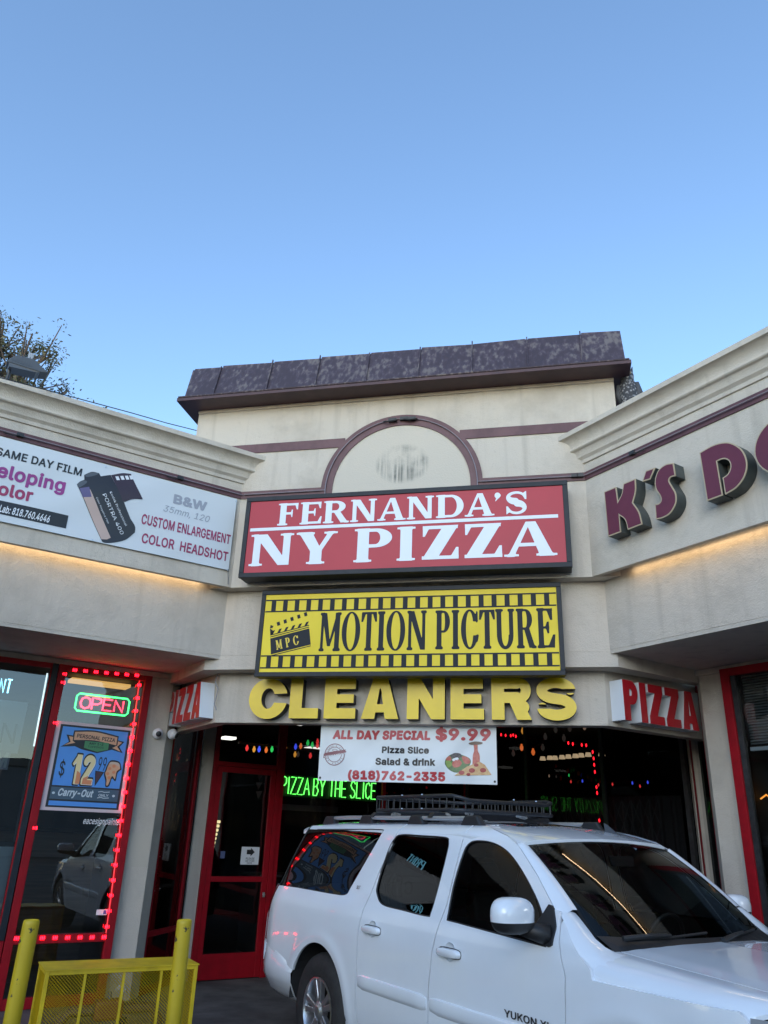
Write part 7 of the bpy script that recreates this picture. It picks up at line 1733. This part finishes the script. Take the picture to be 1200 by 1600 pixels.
for x, y in ((.25, -.50), (.98, -.52), (1.10, -.36), (1.16, .22), (.25, .5)):
    mb = MB(); rs_ = random.Random(int(x*100+y*50)); p = [Vector((x+rs_.uniform(-.1, .1), y+rs_.uniform(-.04, .04), 1.905+rs_.uniform(-.02, .045))) for _ in range(6)]
    mb.tube(p, .010, 5); link('tie_strap', mb.mesh('tie_strap'), M_STRAP, BK, world=False)
mb = MB()
for x, y, z in ((.42, -by, bz1), (.72, -by, bz1), (1.22, .05, bz1-.02), (1.22, .30, bz1-.02), (.42, -by, bz0), (.72, -by, bz0)): mb.lathe((x, y-.012 if y < -.4 else y, z+.010), [(.010, 0), (.007, .008)], 8)
link('bolt', mb.mesh('bolt'), M_STEEL, BK, world=False)
# ------------------------------------------------------------------ tree beyond the left roof
def tree(name, base, H, seed, label, crown_c, crown_r, nleaf, m_leaf, leaf=.16, group=None, nb=26, clump=.55):
    rg = random.Random(seed); t = thing(name, base, label, 'tree', group); B = Vector(base); C_ = Vector(crown_c)
    tr = MB(); top = C_+Vector((0, 0, crown_r*.25)); tr.tube([B, B+(C_-B)*.35+Vector((.15, .1, 0)), B+(C_-B)*.7, C_, top], [H*.028, H*.022, H*.016, H*.010, H*.004], 8)
    ends = []
    for k in range(nb):
        th, ph = rg.uniform(0, 6.283), rg.uniform(-.35, 1.35); rr = crown_r*rg.uniform(.55, 1.0)
        e = C_+Vector((math.cos(th)*math.cos(ph), math.sin(th)*math.cos(ph), math.sin(ph)*.95))*rr; s_ = B+(C_-B)*rg.uniform(.62, 1.0); mid = (s_+e)/2+Vector((0, 0, rg.uniform(-.1, .25)*rr))
        tr.tube([s_, mid, e], [H*.009, H*.005, H*.0018], 5); ends.append((mid, e))
        for _ in range(3):
            e2 = e+Vector((rg.gauss(0, 1), rg.gauss(0, 1), rg.gauss(0, .8)))*crown_r*.22; tr.tube([mid+(e-mid)*rg.uniform(.3, .9), e2], [H*.0025, H*.001], 4); ends.append((e, e2))
    tr.build('trunk', mat('grey brown bark', (.11, .085, .07), .9, c2=(.19, .15, .125), scale=6), t)
    cr = MB(); cl_ = [a+(b-a)*rg.uniform(.35, 1.05) for a, b in ends for _ in range(2)]; wts = [rg.uniform(.2, 1.6) for _ in cl_]
    for _ in range(nleaf):
        c = rg.choices(cl_, wts)[0]; p = c+Vector((rg.gauss(0, 1), rg.gauss(0, 1), rg.gauss(0, .85)))*crown_r*.12*clump/.55
        d_ = Vector((rg.gauss(0, .7), rg.gauss(0, .7), rg.uniform(-1.2, .5))).normalized(); w_ = d_.orthogonal().normalized(); w_.rotate(Matrix.Rotation(rg.uniform(0, 6.28), 3, d_)); L = leaf*rg.uniform(.6, 1.3); w_ *= L*.20
        cr.add([p-w_*.1, p+d_*L*.45+w_, p+d_*L, p+d_*L*.45-w_], [(0, 1, 2, 3)])
    c = cr.build('crown', m_leaf, t); return t
m_lf, nt, b = nm('eucalyptus leaf'); L_ = nt.links.new
tc = N(nt, 'ShaderNodeTexCoord'); nz = N(nt, 'ShaderNodeTexNoise', Scale=1.4, Detail=3); L_(tc.outputs['Object'], nz.inputs['Vector']); r_ = N(nt, 'ShaderNodeValToRGB')
r_.color_ramp.elements[0].position = .36; r_.color_ramp.elements[0].color = (.05, .07, .03, 1); r_.color_ramp.elements[1].position = .66; r_.color_ramp.elements[1].color = (.18, .165, .08, 1); L_(nz.outputs[0], r_.inputs[0]); L_(r_.outputs[0], b.inputs['Base Color']); b.inputs['Roughness'].default_value = .5
q = ray(2, 596); k = 20/q[1]; tc_ = (q[0]*k, 20.0, CAM_Z+q[2]*k)
tree('gum_tree', (tc_[0]-.6, 20.3, GZ), tc_[2], 5, 'sparse gum tree rising behind the left roof beside the floodlight', tc_, 2.35, 7000, m_lf, .14, nb=46, clump=.36)

# ------------------------------------------------------------------ unseen street side, added to block horizon glow and fill reflections
def block(label, c, sx, sy, h, rot, m, wins):
    t = thing('added_building', (c[0], c[1], GZ), label, 'building', 'buildings added across the street')
    MB().cube((c[0], c[1], h/2+GZ), sx, sy, h, rot).build('wall', m, t); MB().cube((c[0], c[1], h+.18+GZ), sx+.3, sy+.3, .36, rot).build('roof', mat('flat roof trim', (.18, .16, .14), .8), t)
    u = np.array([math.cos(rot), math.sin(rot), 0]); n_ = np.array([-math.sin(rot), math.cos(rot), 0])
    if (np.array([c[0], c[1], 0]) @ n_) > 0: n_ = -n_
    fr = Frame(np.array([c[0], c[1], 0])+n_*sy/2, u, n_)
    for i in range(wins):
        s = -sx/2+(i+.5)*sx/wins; w = MB().box(fr, s-sx/wins*.34, s+sx/wins*.34, .8, min(h-.9, 2.9), .01, .06).build('window', M_BLK, t); MB().quad(fr, s-sx/wins*.31, s+sx/wins*.31, .86, min(h-.96, 2.84), .066).build('pane', mat('far window glass', (.03, .035, .04), .1), w)
block('unseen long tan shop block added across the street from the tower', (2, -30), 34, 9, 6.2, 0, mat('tan far wall', (.26, .21, .16), .9), 8)
block('unseen grey low block added across the street to the right', (34, -19), 16, 10, 4.6, -.9, mat('grey far wall', (.20, .20, .21), .9), 5)
block('unseen brown low block added across the street to the left', (-27, -16), 15, 9, 5.2, .9, mat('brown far wall', (.16, .11, .08), .9), 5)
m_lf2 = mat('street tree leaf', (.03, .055, .018), .6, c2=(.09, .11, .04), scale=1.2)
for i, (x, y, lab) in enumerate(((-12, -22, 'unseen bushy tree added left of the tan block across the street'), (13, -22, 'unseen bushy tree added right of the tan block across the street'))):
    tree('added_tree', (x, y, GZ), 8, 20+i, lab, (x, y, 5.6), 2.8, 1500, m_lf2, .5, 'trees added across the lot', nb=14)
